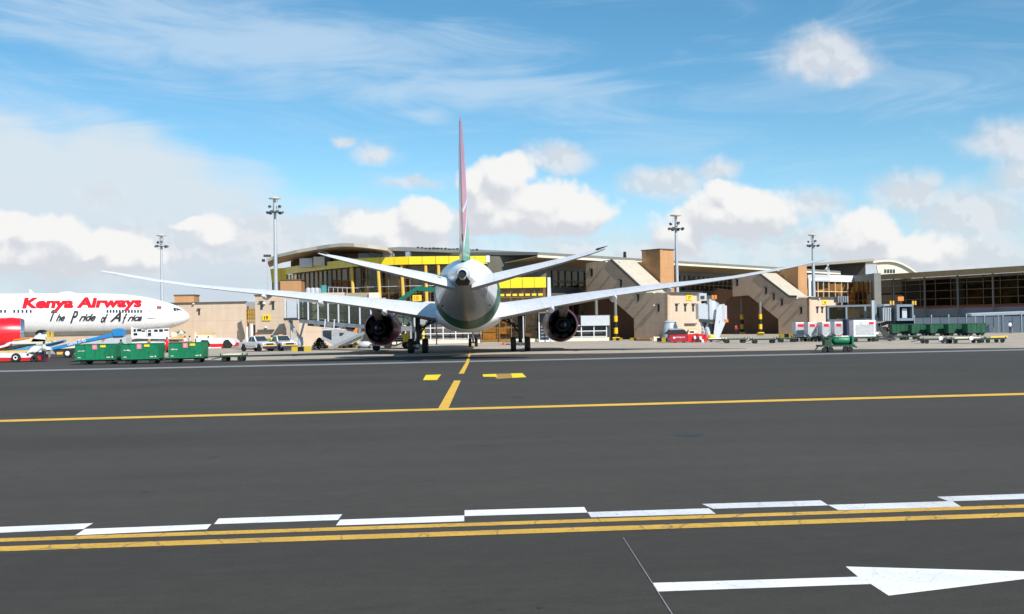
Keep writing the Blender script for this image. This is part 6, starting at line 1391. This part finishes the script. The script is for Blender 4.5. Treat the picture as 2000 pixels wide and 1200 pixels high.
# pick-up trucks, seen three-quarter from the front right
def pickup(label, px, y, rz):
    t = ground_thing('pickup_truck', label, 'pickup truck', px, y, rz, 'white pickup trucks beside the sign 19 block'); L, Wd = 4.9, 1.75
    side = [(-2.4,.55),(-2.42,1.02),(-.75,1.05),(-.7,1.08),(1.0,1.06),(2.1,.98),(2.38,.86),(2.42,.5),(1.95,.42),(1.9,.66),(1.7,.84),(1.4,.86),(1.15,.7),(1.08,.42),(-1.05,.42),(-1.12,.7),(-1.35,.86),(-1.65,.84),(-1.85,.66),(-1.9,.45)]
    b = MB(); b.prism([(x,-Wd/2,z) for x,z in side], (0,Wd,0)); b.obj('body', M_white, t, bevel=.04)
    cab = [(-.72,1.05),(-.62,1.62),(-.45,1.72),(.35,1.72),(.98,1.1)]
    b = MB(); f_ = [[Vector((x, s*(Wd/2-.04-(z-1.05)*.22), z)) for x,z in cab] for s in (-1,1)]; b.loft(f_); b.obj('cab', M_white, t, bevel=.03)
    for s in (-1,1):
        b = MB(); b.add([Vector((x, s*(Wd/2-.03-(z-1.05)*.22), z)) for x,z in ((-.5,1.12),(-.46,1.58),(.0,1.62),(.02,1.12))], [(0,1,2,3)]); b.obj('side_window', M_glassd, t)
        b = MB(); b.add([Vector((x, s*(Wd/2-.03-(z-1.05)*.22), z)) for x,z in ((.08,1.12),(.08,1.62),(.34,1.62),(.82,1.12))], [(0,1,2,3)]); b.obj('side_window', M_glassd, t)
        b = MB(); b.box((2.36,s*.62,.78),(.1,.32,.18)); b.obj('headlight', M_lamp, t)
    b = MB(); b.add([(.42,-.62,1.66),(.42,.62,1.66),(.97,.72,1.14),(.97,-.72,1.14)], [(0,1,2,3)]); b.obj('windscreen', M_glassd, t)
    b.v = [v+Vector((.03,0,.02)) for v in b.v]; kids(t)[-1].location = (.03,0,.025)
    b = MB(); b.box((2.41,0,.80),(.06,.9,.2)); b.obj('grille', M_black, t); b = MB(); b.box((2.42,0,.64),(.1,1.72,.12)); b.obj('yellow_stripe', M_ochre, t); b = MB(); b.box((2.44,0,.44),(.2,1.74,.26)); b.obj('bumper', M_navy, t)
    b = MB(); b.box((0,-Wd/2-.01,.62),(1.8,.012,.09)); b.obj('side_stripe', M_ochre, t)
    b = MB(); b.box((-.1,0,1.80),(.16,.5,.1)); b.obj('beacon', M_orange, t); b = MB(); b.b2(-2.3,-.85,-.7,.7,1.0,1.03); b.obj('load_bed', M_dark, t)
    wheels(t, [(1.55,-.8),(-1.5,-.8),(1.55,.8),(-1.5,.8)], .37, .24, M_lsteel)
pickup('white pickup truck with yellow bumper stripe, left of the two by gate 19', 503, 686.5, -.75)
pickup('white pickup truck with yellow bumper stripe, right one, nearer the boarding bridge leg', 549, 685.5, -.95)

# ------------------------------------------------------------------ people (small in the photo): one skinned body each, clothes as colour zones
def person(label, px, y, rz, top, legs, pose='stand', hair=True, vest=None, hat=None):
    t = ground_thing('person', label, 'person', px, y, rz, 'ground crew')
    lean = .25 if pose == 'lean' else 0
    J = {'pelvis':(0,0,.95),'waist':(0,-lean*.2,1.12),'chest':(0,-lean*.7,1.34),'neck':(0,-lean,1.5),'head':(0,-lean*1.1,1.62),'top':(0,-lean*1.1,1.72),
         'hl':(-.1,0,.9),'kl':(-.12,-.04,.5),'al':(-.13,.02,.09),'tl':(-.14,-.13,.04),'hr':(.1,0,.9),'kr':(.14,-.1 if pose=='walk' else -.03,.5),'ar':(.15,.1 if pose=='walk' else .02,.09),'tr':(.16,-.05 if pose=='walk' else -.13,.04),
         'sl':(-.19,-lean*.7,1.4),'el':(-.26,-.03-lean,1.14),'wl':(-.25,-.16-lean*1.3,.92) if pose != 'reach' else (-.22,-.4,1.25),'sr':(.19,-lean*.7,1.4),'er':(.27,-.02-lean,1.14),'wr':(.27,-.14-lean*1.3,.9) if pose != 'reach' else (.2,-.42,1.3)}
    R = {'pelvis':.14,'waist':.125,'chest':.155,'neck':.055,'head':.095,'top':.06,'hl':.095,'kl':.065,'al':.045,'tl':.035,'hr':.095,'kr':.065,'ar':.045,'tr':.035,'sl':.07,'el':.045,'wl':.033,'sr':.07,'er':.045,'wr':.033}
    E = [('pelvis','waist'),('waist','chest'),('chest','neck'),('neck','head'),('head','top'),('pelvis','hl'),('hl','kl'),('kl','al'),('al','tl'),('pelvis','hr'),('hr','kr'),('kr','ar'),('ar','tr'),('chest','sl'),('sl','el'),('el','wl'),('chest','sr'),('sr','er'),('er','wr')]
    for side, w_ in (('l','wl'),('r','wr')):
        for k in range(4):
            nm = 'f%s%d' % (side,k); p = Vector(J[w_]); J[nm] = tuple(p+Vector(((k-1.5)*.018, -.02, -.09 if pose != 'reach' else .02))) if pose != 'reach' else tuple(p+Vector(((k-1.5)*.018,-.09,.0))); R[nm] = .009; E.append((w_, nm))
    names = list(J); me = bpy.data.meshes.new('person_source'); me.from_pydata([J[n_] for n_ in names], [(names.index(a), names.index(c)) for a, c in E], [])
    src = bpy.data.objects.new('person_source', me); COL.objects.link(src)
    sk = src.modifiers.new('s', 'SKIN'); sd_ = me.skin_vertices[0].data
    for i, n_ in enumerate(names): sd_[i].radius = (R[n_], R[n_]*(.72 if n_ in ('chest','waist','pelvis') else 1))
    sd_[0].use_root = True; ss_ = src.modifiers.new('d', 'SUBSURF'); ss_.levels = 1; ss_.render_levels = 1
    dg = bpy.context.evaluated_depsgraph_get(); m2 = bpy.data.meshes.new_from_object(src.evaluated_get(dg)); bpy.data.objects.remove(src)
    m2.name = 'body'; m2.materials.clear()
    for m in (M_skin, top, legs, M_black): m2.materials.append(m)
    for p in m2.polygons:
        z = p.center.z; x = abs(p.center.x); p.use_smooth = True
        p.material_index = 3 if z < .1 else (2 if z < 1.0 and x < .22 else (1 if z < 1.5 and not (x > .2 and z < 1.05) else 0))
    o = bpy.data.objects.new('body', m2); COL.objects.link(o); o.parent = t
    hy = -lean*1.1
    b = MB(); b.lathe([(.02,1.78),(.075,1.765),(.1,1.72),(.108,1.67),(.1,1.63),(.09,1.63)], (0,hy+.015,0), n=14); b.obj('hair' if hat is None else 'cap', M_black if hat is None else hat, t, smooth=True)
    b = MB(); b.lathe([(.004,-.022),(.014,0),(.004,.02)], (0,hy-.1,1.635), n=6); b.obj('nose', M_skin, t)
    for sx in (-1,1): b = MB(); b.box((sx*.033,hy-.088,1.665),(.022,.012,.01)); b.obj('eye', M_black, t)
    if vest is not None:
        b = MB(); b.loft([[Vector((rx*math.cos(2*math.pi*i/16), cy+ry*math.sin(2*math.pi*i/16), z)) for i in range(16)] for z, rx, ry, cy in ((1.0,.165,.135,0),(1.15,.155,.13,-lean*.2),(1.34,.2,.15,-lean*.7),(1.45,.17,.13,-lean*.85),(1.49,.09,.08,-lean*.95))], caps=False); b.obj('vest', vest, t, smooth=True)
    return t
person('person in red overalls standing between two near green baggage carts', 326.5, 690, .2, M_red, M_red)
person('person in pale shirt and dark trousers behind the white and red tractor at the left', 86, 707, -.6, M_shirt, M_navy, 'reach', vest=mat('vest_cream', (.66,.66,.35), .8))
person('person with black cap by the gap between the first two green carts', 236.5, 700, .5, M_black, M_navy, hat=M_black)
person('person in white shirt standing by the low red platform trailer', 361, 684, .2, M_shirt, M_khaki)
person('person in pale clothes just left of the white tug cab', 370.5, 683, -.7, M_shirt, M_red, 'walk')
person('person in yellow vest leaning over beside the right pickup truck', 527, 686, 1.2, M_navy, M_navy, 'lean', vest=M_hivis)
person('person in bright vest standing on the ground under the left wing root', 768, 688, .4, M_shirt, M_navy, vest=M_hivis) if False else None
person('person in pale shirt standing by the far grey fence at the right', 1973, 652, .3, M_shirt, M_navy)
person('person in red top in front of the pale blue door beside a striped column', 1438, 654, .3, M_red, M_navy)
# parasol
q = gnd(354,684); t = thing('parasol', 'green and white parasol above the low red platform trailer', 'parasol', (q.x, q.y, 0))
b = MB(); b.tube((0,0,0),(0,0,2.4),.03,n=6); b.obj('pole', M_steel, t)
for k in range(8):
    a0, a1 = k*math.pi/4, (k+1)*math.pi/4; b = MB(); b.add([(0,0,2.5),(.6*math.cos(a0),.6*math.sin(a0),2.25),(.6*math.cos(a1),.6*math.sin(a1),2.25)], [(0,1,2)]); b.add([(.6*math.cos(a0),.6*math.sin(a0),2.25),(.62*math.cos(a0),.62*math.sin(a0),2.1),(.62*math.cos(a1),.62*math.sin(a1),2.1),(.6*math.cos(a1),.6*math.sin(a1),2.25)], [(0,1,2,3)]); b.obj('gore', M_cgreen if k != 6 else M_white, t)

# ------------------------------------------------------------------ around the landing gear
CT = thing('catering_truck', 'white raised catering truck behind the left landing gear', 'truck', (at(795,640,121).x, 121, 0))
def bxc(nm, pix, dep, m, off=0., t=CT, D=121): b = MB(); b.prism([at(x,y,D+off) for x,y in pix], (0,dep,0)); return b.obj(nm, m, t, world=True)
bxc('box_body', [(769,613),(800,615),(800,629),(775,646),(769,640)], 4, M_white); bxc('scissor_arm', [(784,628),(788,627),(803,654),(799,656)], .3, M_white, -.3); bxc('scissor_arm', [(800,628),(803,628),(786,656),(782,656)], .2, M_dark, .5)
for x0,x1,m in ((799,802,M_lsteel),(804.5,808,M_bluegrey),(809,812,M_lsteel),(817,820,M_galv)): bxc('cab_post', [(x0,620),(x1,620),(x1,662),(x0,662)], .3, m, .2)
bxc('cab_dark', [(798,622),(822,622),(822,664),(798,664)], 1.5, M_dark, .8); bxc('chassis', [(748,657),(800,659),(800,668),(748,668)], 2.2, M_dark, .3)
for px_ in (757,793): q = gnd(px_,678); b = MB(); b.lathe([(.2,-.18),(.46,-.18),(.5,0),(.46,.18),(.2,.18)], (at(px_,670,121).x,121.2,.5), 'Y', 18); b.obj('wheel', M_rubber, CT, world=True)
bxc('pump_unit', [(786,652),(798,651),(799,667),(787,669)], .8, M_ysign, -.4)
for k in range(3): bxc('rail', [(770,655+k*4),(786,655+k*4),(786,656+k*4),(770,656+k*4)], .1, M_white, -.1)
b = MB(); p = at(722,674,111), at(772,676,111), at(789,668,111); b.bar(p[0],p[1],.12,.14); b.bar(p[1],p[2],.12,.14); t = thing('tow_bar', 'long white tow bar lying behind the left engine', 'tow bar', (p[1].x,111,0)); b.obj('bar', M_cream, t, world=True)
b = MB(); q = (at(735,680,112).x,112,.42)
b.lathe([(.15,-.15),(.38,-.15),(.42,0),(.38,.15),(.15,.15)], q, 'Y', 16); b.obj('wheel', M_rubber, t, world=True)
def bxr(nm, pix, dep, m, off=0.): b = MB(); b.prism([at(x,y,117+off) for x,y in pix], (0,dep,0)); return b.obj(nm, m, AB1, world=True)
bxr('cab_roof', [(818,597),(823,591.5),(832,589),(846,589.5),(862,590),(862,598)], 3.0, M_white); bxr('red_stripe', [(827,595.8),(862,594.5),(862,599.5),(827,600)], 3.0, M_777red, -.03); bxr('cab_wall', [(812,598),(862,599.8),(862,634),(812,634)], 2.8, M_galv, .05)
for x0,x1 in ((801,804),(811,814.5)): bxr('lift_column', [(x0,600),(x1,600),(x1,672),(x0,672)], .35, M_galv, .8)
b = MB()
for px_ in (803,813): b.lathe([(.2,-.16),(.44,-.16),(.48,0),(.44,.16),(.2,.16)], (at(px_,660,117.6).x,117.6,.48), 'Y', 16); b.obj('drive_wheel', M_rubber, AB1, world=True); b = MB()
t = ground_thing('service_cart', 'small orange and blue service cart left of the left engine', 'cart', 700, 678)
Dv = gnd(700,678).y+2
for nm, pix, m in (('body',((686,664),(708,664),(708,675),(686,675)),M_navy),('orange_panel',((691,642),(699,640),(697,655),(690,655)),M_orange),('yellow_panel',((697,663),(704,662),(704,671),(697,671)),M_ysign),('white_panel',((683,666),(691,666),(691,672),(683,672)),M_white),('mast',((700,636),(704,636),(704,664),(700,664)),M_bluegrey)):
    b = MB(); b.prism([at(x,y,Dv-(.1 if 'panel' in nm else 0)) for x,y in pix], (0,.12 if 'panel' in nm else .8,0)); b.obj(nm, m, t, world=True)
wheels(t, [(-.7,1.6),(.7,1.6)], .25, .15)
t = ground_thing('air_hose_cart', 'crumpled silver duct cart at the foot of the left engine', 'cart', 712, 681)
b = MB(); b.lathe([(.05,-.8),(.36,-.6),(.42,0),(.38,.5),(.1,.85)], (0,0,.45), 'X', 14); b.obj('duct', M_foil, t, smooth=True); b = MB(); b.box((0,0,.12),(1.6,.8,.12)); b.obj('base', M_dark, t); wheels(t, [(-.6,-.4),(.6,-.4)], .14, .08)
# wheel chock and small items right of the nose wheel
t = ground_thing('wheel_chock', 'small dark red chock and cone lying right of the nose wheel', 'chock', 985, 674)
b = MB(); b.prism([(-.4,0,0),(.05,0,0),(-.15,0,.35)], (0,.3,0)); b.obj('chock', M_red, t); b = MB(); b.prism([(.1,0,0),(.8,0,0),(.7,0,.14),(.2,0,.14)], (0,.3,0)); b.obj('base', M_dark, t)
# dark shrub
SH = ground_thing('shrub', 'dark green low shrub beside the grey service cabin', 'shrub', 624, 683)
b = MB(); rs = random.Random(3)
for i in range(5): a = rs.uniform(0,6.28); b.tube((0,0,0),(.6*math.cos(a),.3*math.sin(a),.9+rs.random()*.4),.03,.01,5)
b.obj('stem', M_khaki, SH)
b = MB()
for i in range(900):
    a, rr_, z = rs.uniform(0,6.28), rs.random()**.5, rs.random(); R_ = (1-z**1.6)*.85+.12; p = Vector((R_*rr_*math.cos(a)*1.0, R_*rr_*math.sin(a)*.6, .08+z*1.25)); u_ = Vector((rs.gauss(0,1),rs.gauss(0,1),rs.gauss(0,1))).normalized(); v_ = u_.orthogonal().normalized(); s_ = .07+.05*rs.random()
    b.add([p-u_*s_, p+v_*s_*.5, p+u_*s_, p-v_*s_*.5], [(0,1,2,3)])
o = b.obj('foliage', mat('dark_leaf', (.02,.035,.012), .6, var=.3), SH); o['kind'] = 'stuff'

# ------------------------------------------------------------------ right-hand side
RT = ground_thing('tow_tractor', 'red tow tractor with black canopy in front of the nearer stair tower', 'tow tractor', 1342, 669.5)
DR = gnd(1342,669.5).y
def bxq(nm, pix, dep, m, off=0., t=RT, D=DR): b = MB(); b.prism([at(x,y,D+off) for x,y in pix], (0,dep,0)); return b.obj(nm, m, t, world=True)
bxq('body', [(1308,653),(1342,652),(1342,667.5),(1310,668.5),(1307,662)], 1.7, mat('deep_red', (.36,.01,.03), .35, coat=.4)); bxq('cargo_bed', [(1342.5,653.5),(1360,651.5),(1378,654),(1379,665),(1362,668.5),(1343,668)], 1.6, M_red, .05)
bxq('canopy', [(1301,653),(1309,645),(1336,644),(1341,648),(1341,652.5),(1310,653.5)], 1.6, M_black, -.05); bxq('canopy_top', [(1306,645),(1310,642.2),(1333,642),(1337,644.2)], 1.5, M_steel, .0)
bxq('white_hood', [(1343,653),(1346,645),(1358,644),(1361,650),(1356,652.5)], 1.2, M_cream, .1); bxq('dark_window', [(1346.5,650),(1348,647),(1355,647),(1356,650)], .06, M_black, .05); bxq('amber_rail', [(1344,642.5),(1361,641.8),(1361,643.4),(1344,644)], .1, M_ochre, .1)
for x0,y0 in ((1355,657),(1366,658),(1370,664)): bxq('white_bundle', [(x0,y0),(x0+4,y0-1),(x0+5,y0+5),(x0+1,y0+6)], .4, M_white, -.3)
bxq('red_fin', [(1374,668),(1378,649),(1381,658),(1382,667)], .2, M_red, -.1); bxq('black_mark', [(1358,654),(1362,654),(1363,667),(1360,667)], .1, M_black, -.06)
text_on('swissport', at(1319,661.5,DR-.03), (1,0,-.015), (0,0,1), (0,-1,0), M_white, RT, world=True, height=.26, offset=.01)
b = MB(); q = at(1316.5,660,DR-.03); b.lathe([(.01,-.02),(.13,-.02),(.13,.01),(.01,.01)], q, 'Y', 14); b.obj('emblem', M_white, RT, world=True)
for px_ in (1319, 1336, 1351, 1371): q = at(px_,669,DR); b = MB(); b.lathe([(.1,-.12),(.3,-.12),(.33,0),(.3,.12),(.1,.12)], (q.x,DR+.2,.33), 'Y', 16); b.obj('wheel', M_rubber, RT, world=True)
t = ground_thing('flatbed_trailer', 'low cream flatbed trailer with yellow lump right of the red tow tractor', 'trailer', 1400, 668)
L_ = 36*gnd(1400,668).y/FPX; b = MB(); b.box((0,0,.42),(L_,1.2,.14)); b.obj('bed', M_cream, t); b = MB(); b.box((0,0,.26),(L_*.95,1,.14)); b.obj('frame', M_black, t); b = MB(); b.lathe([(.05,.9),(.3,.8),(.42,.5)], (-L_*.3,0,0), n=10); b.obj('yellow_bag', M_ysign, t, smooth=True); wheels(t, [(-L_*.35,-.5),(L_*.35,-.5)], .18, .12)
# cargo containers on dollies
def container(label, px, y, Lpx, rz, main=M_lsteel, tagcol=M_777red, shape='cut', H=1.6, dlab=''):
    D = gnd(px,y).y; L = Lpx*D/FPX; g_ = gnd(px, y); dl = dolly('green dolly under the ' + dlab, px, y, L*1.05, 'dollies under the cargo containers', rz)
    t = thing('cargo_container', label, 'container', (g_.x, g_.y, 0), rz, 'cargo containers on dollies'); h0 = .56; Wd = 1.5
    if shape == 'cut': pr = [(-L/2,h0+H),(L/2,h0+H),(L/2,h0+.5),(L/2-.4,h0),(-L/2+.25,h0),(-L/2,h0+.3)]
    else: pr = [(-L/2,h0+H),(L/2,h0+H),(L/2,h0),(-L/2,h0)]
    b = MB(); b.prism([(x,-Wd/2,z) for x,z in pr], (0,Wd,0)); b.obj('shell', main, t, bevel=.03)
    b = MB(); ins = [(x*.8, h0+.22+(z-h0)*.62) for x,z in pr]; b.prism([(x,-Wd/2-.015,z) for x,z in ins], (0,.02,0)); b.obj('curtain', mat('grey_curtain', (.40,.42,.43), .7, var=.12), t)
    if tagcol: b = MB(); b.box((-.0,-Wd/2-.02,h0+H*.78),(L*.6,.02,.3)); b.obj('red_label', tagcol, t)
    b = MB()
    for sx in (-1,1): b = MB(); b.box((sx*(L/2-.03),-Wd/2-.01,h0+H*.6),(.07,.03,H*.75)); b.obj('corner_rail', M_galv, t)
    return t
container('silver cargo container with wide red label, leftmost of the row', 1561, 667, 21, .05, dlab='leftmost silver cargo container')
container('silver cargo container with cut corner, second from the left of the row', 1583, 667.5, 17, .05, dlab='second silver cargo container from the left')
container('silver cargo container with cut corner, third of the row', 1610, 667.5, 16, .05, dlab='third silver cargo container from the left')
container('silver cargo container with cut corner, fourth, behind the green tank cart', 1634, 667, 16, .05, dlab='fourth silver cargo container, behind the tank cart')
for i, (px, lab) in enumerate(((1597,'dark blue-grey cargo container with red label between the second and third silver ones'),(1622,'dark blue-grey cargo container with red label between the third and fourth silver ones'))):
    g_ = gnd(px, 664); t = thing('cargo_container', lab, 'container', (g_.x, g_.y, 0), 0, 'cargo containers on dollies'); b = MB(); b.box((0,0,1.3),(.95,1.4,1.5)); b.obj('shell', M_bluegrey, t, bevel=.03); b = MB(); b.box((0,-.72,1.75),(.6,.02,.3)); b.obj('red_label', M_red, t); b = MB(); b.box((0,0,.3),(.9,1.2,.4)); b.obj('stand', M_dolly, t)  # shells in plain blue-grey, darker than the silver row
g_ = gnd(1657, 664); t = thing('cargo_container', 'navy blue end of a tall container left of the large white one', 'container', (g_.x, g_.y, 0), 0, 'cargo containers on dollies'); b = MB(); b.box((0,0,1.45),(.85,1.5,1.95)); b.obj('shell', M_navy, t, bevel=.03); b = MB(); b.box((0,0,.25),(.9,1.2,.4)); b.obj('stand', M_dolly, t)
WC = container('large plain white cargo container with small red label', 1685, 668, 44, .0, M_white, None, 'box', 1.75, dlab='large plain white cargo container')
b = MB(); b.box((.72,-.775,2.0),(.5,.02,.24)); b.obj('red_label', M_777red, WC); 
b = MB(); b.box((-.3,-.775,2.0),(.35,.02,.35)); b.obj('faint_panel', M_lsteel, WC); b = MB(); b.box((.75,-.775,.85),(.55,.02,.2)); b.obj('grey_smudge', M_galv, WC)
# green tank cart
TC = ground_thing('tank_cart', 'green cart with white-topped tank standing alone on the near apron edge', 'tank cart', 1632, 688)
b = MB(); L_ = 2.6
b.bar((-1.35,-.5,.5),(1.35,-.5,.5),.1,.14); b.bar((-1.35,.5,.5),(1.35,.5,.5),.1,.14); b.bar((-1.3,-.5,.5),(-1.3,.5,.5),.1); b.bar((1.3,-.5,.5),(1.3,.5,.5),.1); b.box((0,0,.46),(2.4,.9,.05)); b.bar((-1.3,0,.5),(-1.55,0,.2),.07); b.bar((1.3,0,.45),(1.65,0,.35),.12); b.obj('chassis', M_dolly, TC)
b = MB(); b.lathe([(.05,-.78),(.26,-.72),(.33,-.6),(.33,.6),(.26,.72),(.05,.78)], (.5,0,.88), 'X', 20); b.obj('tank', M_cgreen, TC, auto=50)
b = MB(); b.box((.45,0,1.2),(1.1,.34,.08)); b.obj('tank_lid', M_white, TC, bevel=.02); b = MB(); b.box((.25,-.1,1.26),(.3,.2,.06)); b.obj('red_patch', M_red, TC)
b = MB(); b.box((-.65,0,.75),(.55,.7,.4)); b.obj('pump_box', M_dolly, TC, bevel=.02); b = MB(); b.bar((-.6,-.3,.95),(-.1,-.3,1.25),.05); b.bar((-.1,-.3,1.25),(.2,-.3,1.0),.05); b.obj('hose', M_cgreen, TC)
b = MB(); b.box((1.2,-.3,.85),(.14,.4,.7)); b.obj('end_bracket', M_cgreen, TC)
wheels(TC, [(-.55,-.55),(.95,-.55),(-.55,.55),(.95,.55)], .22, .16, M_white); wheels(TC, [(-1.0,-.5),(.6,-.5)], .2, .14, M_dark)
# far row of green carts and dollies
grp = 'green baggage carts in the far right row'
for i, (px, lab) in enumerate(((1757,'leftmost'),(1795,'second from the left'),(1831,'middle'),(1866,'second from the right'),(1903,'rightmost'))):
    baggage_cart('dark green baggage cart by the far grey fence, %s of five' % lab, px, 656, 2.35, grp, .02*i-.05, mats=M_cgreen2, seed=20+i, big=False)
grp = 'dark green dollies in the right-hand row'
for i, (px, y, L, lab) in enumerate(((1722,664,1.9,'under the boarding bridge wheels, leftmost of the row'),(1752,665,1.9,'second of the row, below the boarding bridge cab'),(1779,664,1.6,'third of the row, right of the bridge cab'),(1826,671,2.7,'longest one, nearer the camera, fourth of the row'),(1884,671,3.1,'fifth of the row with white patches on top'),(1938,670,1.9,'rightmost with yellow tow bar'))):
    d_ = dolly('low dark green dolly, ' + lab, px, y, L, grp, rnd.uniform(-.05,.05), M_cream if i in (4,) else None, .46)
    if i == 5: b = MB(); b.bar((-.5,-.7,.55),(1.3,-.3,.6),.12); b.obj('yellow_bar', M_yel, d_)
    if i in (3,4): b = MB(); b.lathe([(.01,-.02),(.2,-.02),(.2,.02),(.01,.02)], (.3,-.8,.5), 'Y', 12); b.obj('white_disc', M_white, d_)
# black belt loader between the white container and the bridge
t = ground_thing('conveyor', 'black belt conveyor with diagonal struts right of the large white container', 'conveyor', 1722, 667); Dk = gnd(1722,667).y
b = MB(); b.bar(at(1709,660,Dk), at(1716,632,Dk), .25,.3); b.bar(at(1716,632,Dk), at(1730,660,Dk), .25,.3); b.bar(at(1708,636,Dk), at(1745,662,Dk), .2,.4); b.bar(at(1708,661,Dk), at(1748,663,Dk), .3,.25); b.obj('belt_frame', M_dark, t, world=True)
b = MB(); b.box(tuple(at(1709,651,Dk)-Vector((0,.2,0))), (.5,.3,.25)); b.obj('white_cover', M_white, t, world=True)
for px_ in (1712,1738): q = at(px_,667,Dk); b = MB(); b.lathe([(.1,-.12),(.32,-.12),(.35,0),(.32,.12),(.1,.12)], (q.x,Dk,.35), 'Y', 16); b.obj('wheel', M_rubber, t, world=True)
